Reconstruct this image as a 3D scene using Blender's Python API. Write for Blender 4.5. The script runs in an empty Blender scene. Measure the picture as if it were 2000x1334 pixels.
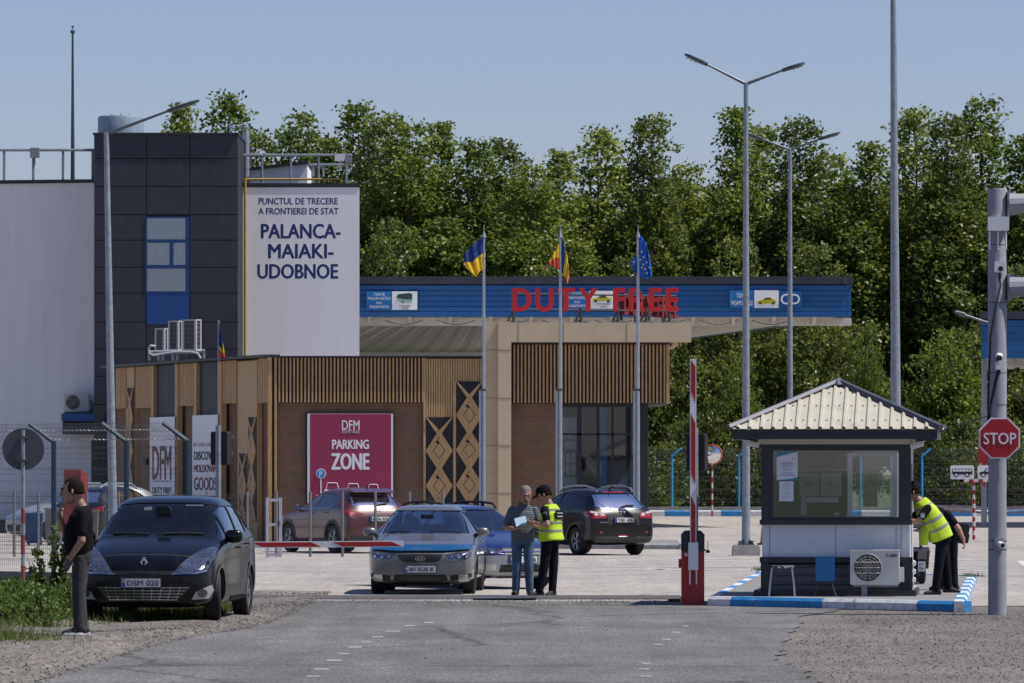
import bpy, bmesh, math, random
import numpy as np
from mathutils import Vector, Matrix
from mathutils.bvhtree import BVHTree
R = math.radians
SC = bpy.context.scene
C = SC.collection
# ---------------------------------------------------------------- camera
F, H, HZ = 11111.1, 2.05, 920.0           # 200 mm lens, eye height, horizon row of the 2000 px photograph
cam = bpy.data.cameras.new('camera'); cam.lens = 200; cam.sensor_width = 36
cam.shift_y = 253 / 2000; cam.clip_start = 1; cam.clip_end = 6000
cob = bpy.data.objects.new('camera', cam); C.objects.link(cob)
cam.dof.use_dof = True; cam.dof.focus_distance = 92; cam.dof.aperture_fstop = 16   # a long lens stopped down
cob.location = (0, 0, H); cob.rotation_euler = (R(90), 0, 0)
SC.camera = cob
# ---------------------------------------------------------------- sky, sun, exposure
SUN_EL, SUN_A = 60.0, 8.0                 # high sun from the right, a little in front of the facades
sv = Vector((math.cos(R(SUN_A)) * math.cos(R(SUN_EL)), -math.sin(R(SUN_A)) * math.cos(R(SUN_EL)), math.sin(R(SUN_EL))))
wd = bpy.data.worlds.new('World'); SC.world = wd; wd.use_nodes = True
nt = wd.node_tree; bg = nt.nodes['Background']; bg.inputs['Strength'].default_value = 0.078
sky = nt.nodes.new('ShaderNodeTexSky'); sky.sky_type = 'NISHITA'; sky.sun_disc = False
sky.sun_elevation = R(SUN_EL); sky.sun_rotation = math.atan2(sv.x, sv.y)
sky.air_density = 1.0; sky.dust_density = .35; sky.ozone_density = 3.2
hsv = nt.nodes.new('ShaderNodeHueSaturation'); hsv.inputs['Saturation'].default_value = .98
hsv.inputs['Value'].default_value = .80
tint = nt.nodes.new('ShaderNodeMix'); tint.data_type = 'RGBA'; tint.blend_type = 'MULTIPLY'; tint.inputs[0].default_value = 1; tint.inputs[7].default_value = (1.0, .97, 1.22, 1)
nt.links.new(sky.outputs[0], tint.inputs[6]); nt.links.new(tint.outputs[2], hsv.inputs['Color']); nt.links.new(hsv.outputs[0], bg.inputs['Color'])
sl = bpy.data.lights.new('sun', 'SUN'); sl.energy = 4.2; sl.angle = R(0.5); sl.color = (1, 0.955, 0.88)
so = bpy.data.objects.new('sun', sl); C.objects.link(so)
so.rotation_euler = sv.to_track_quat('Z', 'Y').to_euler()
SC.view_settings.view_transform = 'Standard'; SC.view_settings.look = 'None'
SC.view_settings.exposure = 0.38; SC.view_settings.gamma = 1
SC.cycles.max_bounces = 8; SC.cycles.transparent_max_bounces = 24
random.seed(4); RNG = np.random.default_rng(4)

# ---------------------------------------------------------------- helpers
def W(x, y, d): return Vector(((x - 1000) * d / F, d, H - (y - HZ) * d / F))
def GD(y): return H * F / (y - HZ)
def G(x, y, z=0.0):
    d = (H - z) * F / (y - HZ); return Vector(((x - 1000) * d / F, d, z))
MATS = {}
def M(name, rgb=(.5, .5, .5), rough=.55, metal=0.0, var=.12, scale=6.0, bump=0.0, bscale=40.0, spec=.5, coat=0.0, stretch=(1, 1, 1), rgb2=None, emit=0):
    if name in MATS: return MATS[name]
    m = bpy.data.materials.new(name); m.use_nodes = True; t = m.node_tree; n = t.nodes; b = n['Principled BSDF']
    b.inputs['Roughness'].default_value = rough; b.inputs['Metallic'].default_value = metal
    b.inputs['Specular IOR Level'].default_value = spec; b.inputs['Coat Weight'].default_value = coat
    b.inputs['Coat Roughness'].default_value = .04
    tc = n.new('ShaderNodeTexCoord'); mp = n.new('ShaderNodeMapping'); mp.inputs['Scale'].default_value = stretch
    t.links.new(tc.outputs['Object'], mp.inputs['Vector'])
    nz = n.new('ShaderNodeTexNoise'); nz.inputs['Scale'].default_value = scale; nz.inputs['Detail'].default_value = 6; nz.inputs['Roughness'].default_value = .65
    t.links.new(mp.outputs[0], nz.inputs['Vector'])
    cr = n.new('ShaderNodeValToRGB'); e = cr.color_ramp.elements
    a = Vector(rgb); c2 = Vector(rgb2) if rgb2 else a
    e[0].position = .32; e[1].position = .68
    e[0].color = (*(a * (1 - var)), 1); e[1].color = (*(c2 * (1 + var)), 1)
    t.links.new(nz.outputs['Fac'], cr.inputs['Fac']); t.links.new(cr.outputs['Color'], b.inputs['Base Color'])
    if bump:
        nb = n.new('ShaderNodeTexNoise'); nb.inputs['Scale'].default_value = bscale; nb.inputs['Detail'].default_value = 4
        t.links.new(mp.outputs[0], nb.inputs['Vector'])
        bp = n.new('ShaderNodeBump'); bp.inputs['Strength'].default_value = bump; bp.inputs['Distance'].default_value = .02
        t.links.new(nb.outputs['Fac'], bp.inputs['Height']); t.links.new(bp.outputs[0], b.inputs['Normal'])
    MATS[name] = m; return m
def wear(m, rgb, thr=.62, scale=9.0, stretch=(1, 1, 1), amount=.85):
    """chips and grime of their own irregular shape over a painted material"""
    t = m.node_tree; n = t.nodes; b = n['Principled BSDF']; src = b.inputs['Base Color'].links[0].from_socket
    tc = n.new('ShaderNodeTexCoord'); mp = n.new('ShaderNodeMapping'); mp.inputs['Scale'].default_value = stretch; mp.inputs['Location'].default_value = (3.1, 1.7, 5.3); t.links.new(tc.outputs['Object'], mp.inputs['Vector'])
    nz = n.new('ShaderNodeTexNoise'); nz.inputs['Scale'].default_value = scale; nz.inputs['Detail'].default_value = 9; nz.inputs['Roughness'].default_value = .7; t.links.new(mp.outputs[0], nz.inputs['Vector'])
    mr = n.new('ShaderNodeMapRange'); mr.inputs[1].default_value = thr; mr.inputs[2].default_value = thr + .07; mr.inputs[4].default_value = amount; t.links.new(nz.outputs['Fac'], mr.inputs[0])
    mx = n.new('ShaderNodeMix'); mx.data_type = 'RGBA'; mx.inputs[7].default_value = (*rgb, 1); t.links.new(mr.outputs[0], mx.inputs[0]); t.links.new(src, mx.inputs[6]); t.links.new(mx.outputs[2], b.inputs['Base Color']); return m
def glass(name, tint, refl=.06, rough=.02):
    if name in MATS: return MATS[name]
    m = bpy.data.materials.new(name); m.use_nodes = True; t = m.node_tree; n = t.nodes; n.remove(n['Principled BSDF'])
    o = n['Material Output']; tr = n.new('ShaderNodeBsdfTransparent'); tr.inputs[0].default_value = (*tint, 1)
    gl = n.new('ShaderNodeBsdfGlossy'); gl.inputs['Roughness'].default_value = rough; gl.inputs[0].default_value = (.95, .97, 1, 1)
    fr = n.new('ShaderNodeFresnel'); fr.inputs['IOR'].default_value = 1.5
    ad = n.new('ShaderNodeMath'); ad.operation = 'ADD'; ad.inputs[1].default_value = refl; ad.use_clamp = True
    nz = n.new('ShaderNodeTexNoise'); nz.inputs['Scale'].default_value = 3.0; tc = n.new('ShaderNodeTexCoord'); t.links.new(tc.outputs['Object'], nz.inputs['Vector'])
    bp = n.new('ShaderNodeBump'); bp.inputs['Strength'].default_value = .012; t.links.new(nz.outputs['Fac'], bp.inputs['Height'])
    t.links.new(bp.outputs[0], gl.inputs['Normal'])
    mx = n.new('ShaderNodeMixShader'); t.links.new(fr.outputs[0], ad.inputs[0]); t.links.new(ad.outputs[0], mx.inputs[0])
    t.links.new(tr.outputs[0], mx.inputs[1]); t.links.new(gl.outputs[0], mx.inputs[2]); t.links.new(mx.outputs[0], o.inputs['Surface'])
    MATS[name] = m; return m

class MB:
    """collects shapes; build() links them as ONE mesh object"""
    def __init__(s): s.v = []; s.f = []; s.m = []; s.mats = []; s.cur = 0; s.T = None
    def mat(s, m):
        if m not in s.mats: s.mats.append(m)
        s.cur = s.mats.index(m); return s
    def add(s, vs, fs):
        o = len(s.v)
        s.v += [(s.T @ Vector(v) if s.T else Vector(v)) for v in vs]
        for f in fs: s.f.append([o + i for i in f]); s.m.append(s.cur)
        return s
    def box(s, x0, x1, y0, y1, z0, z1):
        v = [(x0, y0, z0), (x1, y0, z0), (x1, y1, z0), (x0, y1, z0), (x0, y0, z1), (x1, y0, z1), (x1, y1, z1), (x0, y1, z1)]
        return s.add(v, [(0, 3, 2, 1), (4, 5, 6, 7), (0, 1, 5, 4), (1, 2, 6, 5), (2, 3, 7, 6), (3, 0, 4, 7)])
    def cbox(s, c, size):
        return s.box(c[0] - size[0] / 2, c[0] + size[0] / 2, c[1] - size[1] / 2, c[1] + size[1] / 2, c[2] - size[2] / 2, c[2] + size[2] / 2)
    def rbox(s, c, size, r=.03, n=3, axis='y'):
        """box with rounded corners in the plane across axis"""
        a, b = {'y': (0, 2), 'x': (1, 2), 'z': (0, 1)}[axis]; k = {'y': 1, 'x': 0, 'z': 2}[axis]
        p = rrect(size[a], size[b], r, n); P = []
        for w in (-size[k] / 2, size[k] / 2):
            for u, v in p:
                q = [0, 0, 0]; q[a] = c[a] + u; q[b] = c[b] + v; q[k] = c[k] + w; P.append(tuple(q))
        N = len(p)
        return s.add(P, [tuple(range(N)), tuple(range(2 * N - 1, N - 1, -1))] + [(i, i + N, (i + 1) % N + N, (i + 1) % N) for i in range(N)])
    def tube(s, pts, r, n=8, caps=True):
        pts = [Vector(p) for p in pts]; rs = r if isinstance(r, (list, tuple)) else [r] * len(pts)
        V = []; Fc = []; up = None
        for i, p in enumerate(pts):
            t = (pts[min(i + 1, len(pts) - 1)] - pts[max(i - 1, 0)]).normalized()
            if up is None: up = t.orthogonal().normalized()
            up = (up - t * up.dot(t));
            up = up.normalized() if up.length > 1e-6 else t.orthogonal().normalized()
            sd = t.cross(up)
            for k in range(n):
                a = 2 * math.pi * (k + .5) / n; V.append(p + (up * math.cos(a) + sd * math.sin(a)) * rs[i])
        for i in range(len(pts) - 1):
            for k in range(n):
                Fc.append((i * n + k, i * n + (k + 1) % n, (i + 1) * n + (k + 1) % n, (i + 1) * n + k))
        if caps: Fc += [tuple(range(n - 1, -1, -1)), tuple((len(pts) - 1) * n + k for k in range(n))]
        return s.add(V, Fc)
    def prism(s, poly, a, b, axis='y'):
        """polygon (u,v) extruded from a to b along axis; y: (x,z)  x: (y,z)  z: (x,y)"""
        n = len(poly); V = []
        for w in (a, b):
            for u, v in poly: V.append({'y': (u, w, v), 'x': (w, u, v), 'z': (u, v, w)}[axis])
        return s.add(V, [tuple(range(n)), tuple(range(2 * n - 1, n - 1, -1))] + [(i, i + n, (i + 1) % n + n, (i + 1) % n) for i in range(n)])
    def lathe(s, prof, c=(0, 0, 0), axis='z', n=24):
        """profile (r, h) turned about axis"""
        V = []; Fc = []; m = len(prof)
        for k in range(n):
            a = 2 * math.pi * k / n
            for r, h in prof:
                u, v = r * math.cos(a), r * math.sin(a)
                p = {'z': (u, v, h), 'y': (u, h, v), 'x': (h, u, v)}[axis]; V.append((p[0] + c[0], p[1] + c[1], p[2] + c[2]))
        for k in range(n):
            for i in range(m - 1): Fc.append((k * m + i, ((k + 1) % n) * m + i, ((k + 1) % n) * m + i + 1, k * m + i + 1))
        return s.add(V, Fc)
    def ball(s, c, r, n=10, sq=(1, 1, 1)):
        prof = [(math.sin(math.pi * i / n) * 1.0, -math.cos(math.pi * i / n)) for i in range(n + 1)]
        o = len(s.v); T = s.T; s.T = None; s.lathe([(max(a, 1e-4), h) for a, h in prof], (0, 0, 0), 'z', 2 * n)
        for i in range(o, len(s.v)):
            v = s.v[i]; v = Vector((v.x * r * sq[0] + c[0], v.y * r * sq[1] + c[1], v.z * r * sq[2] + c[2])); s.v[i] = T @ v if T else v
        s.T = T; return s
    def text(s, txt, T, size=1.0, ext=.004, bold=0.0, sx=1.0, align='CENTER', spacing=1.0, width=None):
        """lettering in the plane of matrix T (x right, y up, z out); size = cap height"""
        cu = bpy.data.curves.new('t', 'FONT'); cu.body = txt; cu.size = 1.0 / .729 * size; cu.align_x = align; cu.extrude = ext / 2
        cu.space_character = spacing; cu.resolution_u = 3
        o = bpy.data.objects.new('t', cu); C.objects.link(o); bpy.context.view_layer.update()
        me = o.to_mesh(); vs = [v.co.copy() for v in me.vertices]; fs = [tuple(p.vertices) for p in me.polygons]
        o.to_mesh_clear(); bpy.data.objects.remove(o); bpy.data.curves.remove(cu)
        if width and vs:
            w = max(v.x for v in vs) - min(v.x for v in vs); sx = width / w
        st = bold * size * .55
        for dx, dy, dz in ((0, 0, 0), (-st, 0, .0004), (st, 0, .0008), (0, -st * .6, .0012), (0, st * .6, .0016)) if bold else ((0, 0, 0),): s.add([T @ Vector((v.x * sx + dx, v.y + dy, v.z + ext / 2 + dz)) for v in vs], fs)
        return s
    def build(s, name, mat=None, parent=None, smooth=False, world=False, angle=40):
        me = bpy.data.meshes.new(name); vs = s.v
        if world and parent is not None:
            I = root_matrix(parent).inverted(); vs = [I @ v for v in vs]
        me.from_pydata([tuple(v) for v in vs], [], s.f); me.update()
        mats = s.mats if s.mats else [mat]
        for m in mats: me.materials.append(m)
        if s.mats: me.polygons.foreach_set('material_index', s.m)
        bm = bmesh.new(); bm.from_mesh(me); bmesh.ops.recalc_face_normals(bm, faces=bm.faces); bm.to_mesh(me); bm.free()
        if smooth: me.polygons.foreach_set('use_smooth', [True] * len(me.polygons)); me.set_sharp_from_angle(angle=R(angle))
        o = bpy.data.objects.new(name, me); C.objects.link(o)
        if parent is not None: o.parent = parent
        return o
def rrect(w, h, r, n=3):
    P = []
    for cx, cz, a0 in ((w / 2 - r, h / 2 - r, 0), (-w / 2 + r, h / 2 - r, 90), (-w / 2 + r, -h / 2 + r, 180), (w / 2 - r, -h / 2 + r, 270)):
        for i in range(n + 1):
            a = R(a0 + 90 * i / n); P.append((cx + r * math.cos(a), cz + r * math.sin(a)))
    return P
def circ(cx, cy, r, n=24): return [(cx + r * math.cos(2 * math.pi * i / n), cy + r * math.sin(2 * math.pi * i / n)) for i in range(n)]
def root_matrix(o):
    m = Matrix.Translation(o.location) @ o.rotation_euler.to_matrix().to_4x4()
    return root_matrix(o.parent) @ m if o.parent else m
def tag(o, label, cat, group=None):
    o['label'] = label; o['category'] = cat
    if group: o['group'] = group
    return o
def thing(name, label, cat, loc=(0, 0, 0), rz=0.0, group=None):
    o = bpy.data.objects.new(name, None); o.empty_display_size = .2; C.objects.link(o)
    o.location = loc; o.rotation_euler = (0, 0, rz); return tag(o, label, cat, group)
def setting(o, kind='structure'): o['kind'] = kind; return o
def kids(o): return [c for c in bpy.data.objects if c.parent == o]
def dup(root, loc, rz, label=None, group=None, scale=None):
    def rec(o, par):
        c = o.copy(); C.objects.link(c)
        if par is not None: c.parent = par
        for ch in kids(o): rec(ch, c)
        return c
    r = rec(root, None); r.location = loc; r.rotation_euler = (0, 0, rz)
    if scale: r.scale = scale
    if label: r['label'] = label
    if group: r['group'] = group
    return r
FRONT = lambda x, y, z, rz=0.0: Matrix.Translation((x, y, z)) @ Matrix.Rotation(rz, 4, 'Z') @ Matrix.Rotation(R(90), 4, 'X')   # lettering that faces -Y

# ---------------------------------------------------------------- shared materials
white_wall = M('white_render', (.80, .80, .80), .85, var=.05, scale=1.1, bump=.08, bscale=30, stretch=(1.5, 1.5, .18))
dark_clad = M('dark_cladding', (.042, .048, .060), .55, var=.12, scale=2, spec=.25)
dark_trim = M('dark_trim', (.022, .024, .03), .5, var=.2)
blue_paint = M('blue_sheet', (.003, .085, .27), .42, var=.1, scale=3)
blue_text = M('blue_letters', (.012, .035, .16), .5)
galv = M('galvanised_steel', (.25, .285, .32), .5, .35, var=.22, scale=9)
steel = M('steel_tube', (.45, .47, .5), .35, .8, var=.1)
dk_steel = M('dark_steel', (.07, .08, .09), .5, .3)
conc = M('concrete', (.36, .34, .32), .9, var=.2, scale=3, bump=.4, bscale=60)
cream = M('cream_panel', (.62, .49, .32), .6, var=.06, scale=2)
gold = M('gold_wood', (.48, .295, .135), .55, var=.22, scale=7, stretch=(4, 4, .4))
gold2 = M('pale_gold_wood', (.52, .325, .15), .55, var=.2, scale=7, stretch=(4, 4, .4))
black_m = M('black_board', (.012, .012, .014), .6)
white_p = M('white_plastic', (.72, .72, .72), .5, var=.05)
white_paint = M('white_paint', (.75, .75, .76), .6, var=.08, scale=12)
red_paint = M('red_paint', (.42, .018, .014), .45, var=.1)
rubber = M('rubber', (.014, .014, .015), .8, var=.3, scale=20)
yellow_p = M('yellow_pipe', (.40, .27, .06), .6)
black_cable = M('black_cable', (.01, .01, .01), .6)
post_blue = M('post_blue', (.002, .026, .055), .5, var=.1)
sky_blue = M('sky_blue_paint', (.02, .23, .52), .5, var=.12)
wire_m = M('fence_wire', (.10, .11, .115), .5, .4)
ac_white = M('appliance_white', (.62, .6, .56), .5, var=.05)
def add_brick(name, c1, c2, mortar, s=1.0):
    m = bpy.data.materials.new(name); m.use_nodes = True; t = m.node_tree; n = t.nodes; b = n['Principled BSDF']; b.inputs['Roughness'].default_value = .85
    tc = n.new('ShaderNodeTexCoord'); sp = n.new('ShaderNodeSeparateXYZ'); cb = n.new('ShaderNodeCombineXYZ')
    t.links.new(tc.outputs['Object'], sp.inputs[0]); ad = n.new('ShaderNodeMath'); ad.operation = 'ADD'
    t.links.new(sp.outputs['X'], ad.inputs[0]); t.links.new(sp.outputs['Y'], ad.inputs[1]); t.links.new(ad.outputs[0], cb.inputs['X']); t.links.new(sp.outputs['Z'], cb.inputs['Y'])
    br = n.new('ShaderNodeTexBrick'); br.inputs['Scale'].default_value = 1 / s; br.inputs['Color1'].default_value = (*c1, 1); br.inputs['Color2'].default_value = (*c2, 1)
    br.inputs['Mortar'].default_value = (*mortar, 1); br.inputs['Mortar Size'].default_value = .012; br.inputs['Brick Width'].default_value = .25; br.inputs['Row Height'].default_value = .075
    t.links.new(cb.outputs[0], br.inputs['Vector'])
    nz = n.new('ShaderNodeTexNoise'); nz.inputs['Scale'].default_value = 2.2; nz.inputs['Detail'].default_value = 6; t.links.new(tc.outputs['Object'], nz.inputs['Vector'])
    mx = n.new('ShaderNodeMix'); mx.data_type = 'RGBA'; mx.blend_type = 'MULTIPLY'; mx.inputs[0].default_value = .55
    t.links.new(br.outputs[0], mx.inputs[6]); t.links.new(nz.outputs['Color'], mx.inputs[7])
    hs = n.new('ShaderNodeHueSaturation'); hs.inputs['Value'].default_value = 1.25; t.links.new(mx.outputs[2], hs.inputs['Color']); t.links.new(hs.outputs[0], b.inputs['Base Color'])
    bp = n.new('ShaderNodeBump'); bp.inputs['Strength'].default_value = .5; bp.inputs['Distance'].default_value = .01; bp.invert = True
    t.links.new(br.outputs['Fac'], bp.inputs['Height']); t.links.new(bp.outputs[0], b.inputs['Normal'])
    return m
wear(white_wall, (.55, .55, .55), .6, 1.6, (1.2, 1.2, .2), .25); wear(dark_clad, (.075, .08, .09), .6, 3, (1, 1, .25), .5); wear(red_paint, (.2, .06, .05), .64, 14)
brick = add_brick('brown_brick', (.235, .142, .088), (.28, .168, .106), (.19, .122, .08))
# ================================================================ ground, road, markings
dirt_far = M('far_grass_soil', (.07, .085, .035), .95, var=.4, scale=.4)
def layered(name, c0, c1, fine, fscale, cracks=0.0, amp=1.0):
    """worn paving: broad patches, tracks and fine aggregate"""
    m = M(name, c0, .9, var=fine, scale=fscale, bump=.6, bscale=150, stretch=(1, .09, 1), rgb2=c1); t = m.node_tree; n = t.nodes; b = n['Principled BSDF']; src = b.inputs['Base Color'].links[0].from_socket
    tc = n.new('ShaderNodeTexCoord'); prev = src
    for sc_, st_, lo, hi in ((.55, (1, .5, 1), .78, 1.16), (2.6, (1, .22, 1), .84, 1.12), (1.0, (1.6, .03, 1), .86, 1.10), (.16, (1, .6, 1), .88, 1.08)):
        mp = n.new('ShaderNodeMapping'); mp.inputs['Scale'].default_value = st_; t.links.new(tc.outputs['Object'], mp.inputs['Vector']); nz = n.new('ShaderNodeTexNoise'); nz.inputs['Scale'].default_value = sc_; nz.inputs['Detail'].default_value = 5; t.links.new(mp.outputs[0], nz.inputs['Vector'])
        mr = n.new('ShaderNodeMapRange'); mr.inputs[1].default_value = .3; mr.inputs[2].default_value = .7; mr.inputs[3].default_value = 1 + (lo - 1) * amp; mr.inputs[4].default_value = 1 + (hi - 1) * amp; t.links.new(nz.outputs['Fac'], mr.inputs[0])
        mx = n.new('ShaderNodeMix'); mx.data_type = 'RGBA'; mx.blend_type = 'MULTIPLY'; mx.inputs[0].default_value = 1; t.links.new(prev, mx.inputs[6]); t.links.new(mr.outputs[0], mx.inputs[7]); prev = mx.outputs[2]
    if cracks:
        vo = n.new('ShaderNodeTexVoronoi'); vo.feature = 'DISTANCE_TO_EDGE'; vo.inputs['Scale'].default_value = .22; nz = n.new('ShaderNodeTexNoise'); nz.inputs['Scale'].default_value = 1.2; nz.inputs['Detail'].default_value = 6
        t.links.new(tc.outputs['Object'], nz.inputs['Vector']); av = n.new('ShaderNodeMix'); av.data_type = 'VECTOR'; av.inputs[0].default_value = .35; t.links.new(tc.outputs['Object'], av.inputs[4]); t.links.new(nz.outputs['Color'], av.inputs[5]); t.links.new(av.outputs[1], vo.inputs['Vector'])
        mr = n.new('ShaderNodeMapRange'); mr.inputs[1].default_value = .004; mr.inputs[2].default_value = .013; mr.inputs[3].default_value = 1 - cracks; mr.inputs[4].default_value = 1; t.links.new(vo.outputs['Distance'], mr.inputs[0])
        mx = n.new('ShaderNodeMix'); mx.data_type = 'RGBA'; mx.blend_type = 'MULTIPLY'; mx.inputs[0].default_value = 1; t.links.new(prev, mx.inputs[6]); t.links.new(mr.outputs[0], mx.inputs[7]); prev = mx.outputs[2]
    t.links.new(prev, b.inputs['Base Color']); return m
asphalt = layered('asphalt', (.118, .112, .108), (.152, .145, .139), .32, 30, .45)
apron_m = layered('apron_concrete', (.33, .30, .275), (.365, .335, .305), .10, 9, .3, .6)
gravel_m = layered('gravelly_tarmac', (.115, .100, .088), (.165, .145, .128), .5, 50)
dirt_m = layered('dirt', (.112, .099, .087), (.165, .145, .127), .4, 26)
mark_m = M('worn_white_marking', (.52, .51, .5), .8, var=.28, scale=14, stretch=(1, .3, 1))
mark_y = M('worn_yellow_marking', (.45, .27, .06), .8, var=.3, scale=14)
def sheet(name, pts, z, m, kind='structure'):
    b = MB(); b.add([(p[0], p[1], z) for p in pts], [tuple(range(len(pts)))])
    o = b.build(name, m)
    if o.data.polygons[0].normal.z < 0: o.data.flip_normals()
    return setting(o, kind)
sheet('ground', [(3500 * math.cos(a * math.pi / 24), 3500 * math.sin(a * math.pi / 24)) for a in range(48)], -.02, dirt_far)
sheet('gravel_lot', [(-40, -60), (40, -60), (40, 90), (-40, 90)], -.008, gravel_m)
sheet('concrete_apron', [(-60, 86.5), (60, 86.5), (90, 262), (-90, 262)], 0, apron_m)
EDGE = [(20, -5.6), (48, -4.85), (55, -4.65), (65, -4.35), (70, -4.05), (73, -3.65), (76, -3.38), (80, -3.27), (84, -3.25), (91, -3.2), (97, -3.1)]
def lerp_tab(T, x):
    if x <= T[0][0]: return T[0][1]
    for (a, u), (b, v) in zip(T, T[1:]):
        if x <= b: return u + (v - u) * (x - a) / (b - a)
    return T[-1][1]
AH = [(48, .10), (60, .19), (65, .20), (69, .12), (72, .06), (80, .05), (84, .04), (90, .012), (97, .0)]
def bank(x, y):
    t = (lerp_tab(EDGE, y) - x) / .42; t = max(0, min(1, t)); t = t * t * (3 - 2 * t)
    s = max(0, min(1, (-5.2 - x) / 2.5))
    return t * lerp_tab(AH, y) + .10 * s * t * max(0, min(1, (96 - y) / 6))
pl = [(lerp_tab(EDGE, y) - .1, y) for y in (-30, 20, 48, 55, 65, 70, 74, 78, 84, 90)]
pr = [(4.2, 89), (5.2, 85.6), (4.1, 80.2), (3.55, 71.9), (3.12, 65.6), (2.9, 61.6), (3.05, 58), (2.95, 55), (3.4, 48), (3.4, -30)]
rnd = random.Random(9); prj = []
for (a, b), (c, d) in zip(pr, pr[1:]):
    for k in range(8):
        t = k / 8; prj.append((a + (c - a) * t + rnd.uniform(-.09, .09), b + (d - b) * t))
sheet('road', pl + prj + [(3.4, -30)], .004, asphalt)
b = MB(); nx, ny = 60, 110                # the dirt bank left of the road
V = []
for j in range(ny + 1):
    y = 44 + (97 - 44) * j / ny; e = lerp_tab(EDGE, y)
    for i in range(nx + 1):
        u = i / nx; x = e + .02 - 8.5 * u ** 1.8
        V.append((x, y, bank(x, y) + .006 + .018 * math.sin(3.1 * x + 1.7 * y) * math.sin(2.3 * y - x) * min(1, u * 8)))
b.add(V, [(j * (nx + 1) + i, j * (nx + 1) + i + 1, (j + 1) * (nx + 1) + i + 1, (j + 1) * (nx + 1) + i) for j in range(ny) for i in range(nx)])
setting(b.build('dirt_shoulder', dirt_m, smooth=True))
def stones(name, spots, m, smin, smax):
    n = len(spots); P = np.array(spots); s = smin + (smax - smin) * RNG.random(n) ** 2.5
    base = np.array([(1, 0, 0), (0, 1, 0), (-1, 0, 0), (0, -1, 0), (0, 0, .8), (0, 0, -.5)], float)
    V = base[None] * s[:, None, None] * (0.6 + .8 * RNG.random((n, 6, 1))); a = RNG.random(n) * 6.28; c, q = np.cos(a), np.sin(a)
    V = np.stack([V[..., 0] * c[:, None] - V[..., 1] * q[:, None], V[..., 0] * q[:, None] + V[..., 1] * c[:, None], V[..., 2]], -1) + P[:, None, :]
    f = np.array([(0, 1, 4), (1, 2, 4), (2, 3, 4), (3, 0, 4), (1, 0, 5), (2, 1, 5), (3, 2, 5), (0, 3, 5)])
    Fc = (f[None] + 6 * np.arange(n)[:, None, None]).reshape(-1, 3)
    me = np_mesh(name, V.reshape(-1, 3), Fc); me.materials.append(m)
    o = bpy.data.objects.new(name, me); C.objects.link(o); return setting(o, 'stuff')
def np_mesh(name, V, Fc):
    me = bpy.data.meshes.new(name); k = Fc.shape[1]
    me.vertices.add(len(V)); me.vertices.foreach_set('co', np.ascontiguousarray(V, np.float32).ravel())
    me.loops.add(Fc.size); me.loops.foreach_set('vertex_index', np.ascontiguousarray(Fc, np.int32).ravel())
    me.polygons.add(len(Fc)); me.polygons.foreach_set('loop_start', np.arange(0, Fc.size, k, dtype=np.int32))
    me.update(calc_edges=True); return me
def island_mat(name, ramp, rough=.9, trans=0, spec=.3):
    m = bpy.data.materials.new(name); m.use_nodes = True; t = m.node_tree; n = t.nodes; b = n['Principled BSDF']
    b.inputs['Roughness'].default_value = rough; b.inputs['Specular IOR Level'].default_value = spec
    g = n.new('ShaderNodeNewGeometry'); cr = n.new('ShaderNodeValToRGB'); el = cr.color_ramp.elements
    for i, (p, c) in enumerate(ramp):
        e = el[i] if i < 2 else el.new(p); e.position = p; e.color = (*c, 1)
    t.links.new(g.outputs['Random Per Island'], cr.inputs[0]); t.links.new(cr.outputs[0], b.inputs['Base Color'])
    oi = n.new('ShaderNodeObjectInfo'); v1 = n.new('ShaderNodeMapRange'); v1.inputs[3].default_value = .78; v1.inputs[4].default_value = 1.3; t.links.new(oi.outputs['Random'], v1.inputs[0]); v2 = n.new('ShaderNodeMapRange'); v2.inputs[3].default_value = .505; v2.inputs[4].default_value = .482; t.links.new(oi.outputs['Random'], v2.inputs[0])
    hv = n.new('ShaderNodeHueSaturation'); t.links.new(cr.outputs[0], hv.inputs['Color']); t.links.new(v1.outputs[0], hv.inputs['Value']); t.links.new(v2.outputs[0], hv.inputs['Hue']); cr = hv
    if trans: t.links.new(hv.outputs[0], b.inputs['Base Color'])
    if trans:
        tl = n.new('ShaderNodeBsdfTranslucent'); mx = n.new('ShaderNodeMixShader'); mx.inputs[0].default_value = trans
        hs = n.new('ShaderNodeHueSaturation'); hs.inputs['Value'].default_value = 1.5; hs.inputs['Hue'].default_value = .485
        t.links.new(cr.outputs[0], hs.inputs['Color']); t.links.new(hs.outputs[0], tl.inputs[0])
        t.links.new(b.outputs[0], mx.inputs[1]); t.links.new(tl.outputs[0], mx.inputs[2]); t.links.new(mx.outputs[0], n['Material Output'].inputs[0])
    return m
stone_m = island_mat('loose_stones', [(0, (.05, .046, .043)), (.3, (.12, .108, .097)), (.7, (.18, .16, .142)), (1, (.30, .275, .25))])
sp = []
while len(sp) < 12000:                      # coarse lot right of the road
    y = 50 + 33 * rnd.random(); x = 2.6 + 7.5 * rnd.random()
    if x > 2.75 + max(0, (y - 66) * .13) + rnd.gauss(.25, .25): sp.append((x, y, 0))
while len(sp) < 15000:                      # strip between the asphalt and the grate
    y = rnd.gauss(89.0, 1.5); x = rnd.uniform(-4.2, 3.0)
    if 85.5 < y < 91.5: sp.append((x, y, .006))
for _ in range(260): sp.append((rnd.uniform(-4.3, 3.2), rnd.uniform(54, 86), .006))
stones('loose_gravel', sp, stone_m, .004, .015)
sp = []
while len(sp) < 5200:
    y = 50 + 46 * rnd.random(); x = lerp_tab(EDGE, y) - abs(rnd.gauss(0, .8)) + .12
    sp.append((x, y, bank(x, y) + .008))
stones('shoulder_gravel', sp, stone_m, .005, .02)
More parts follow.
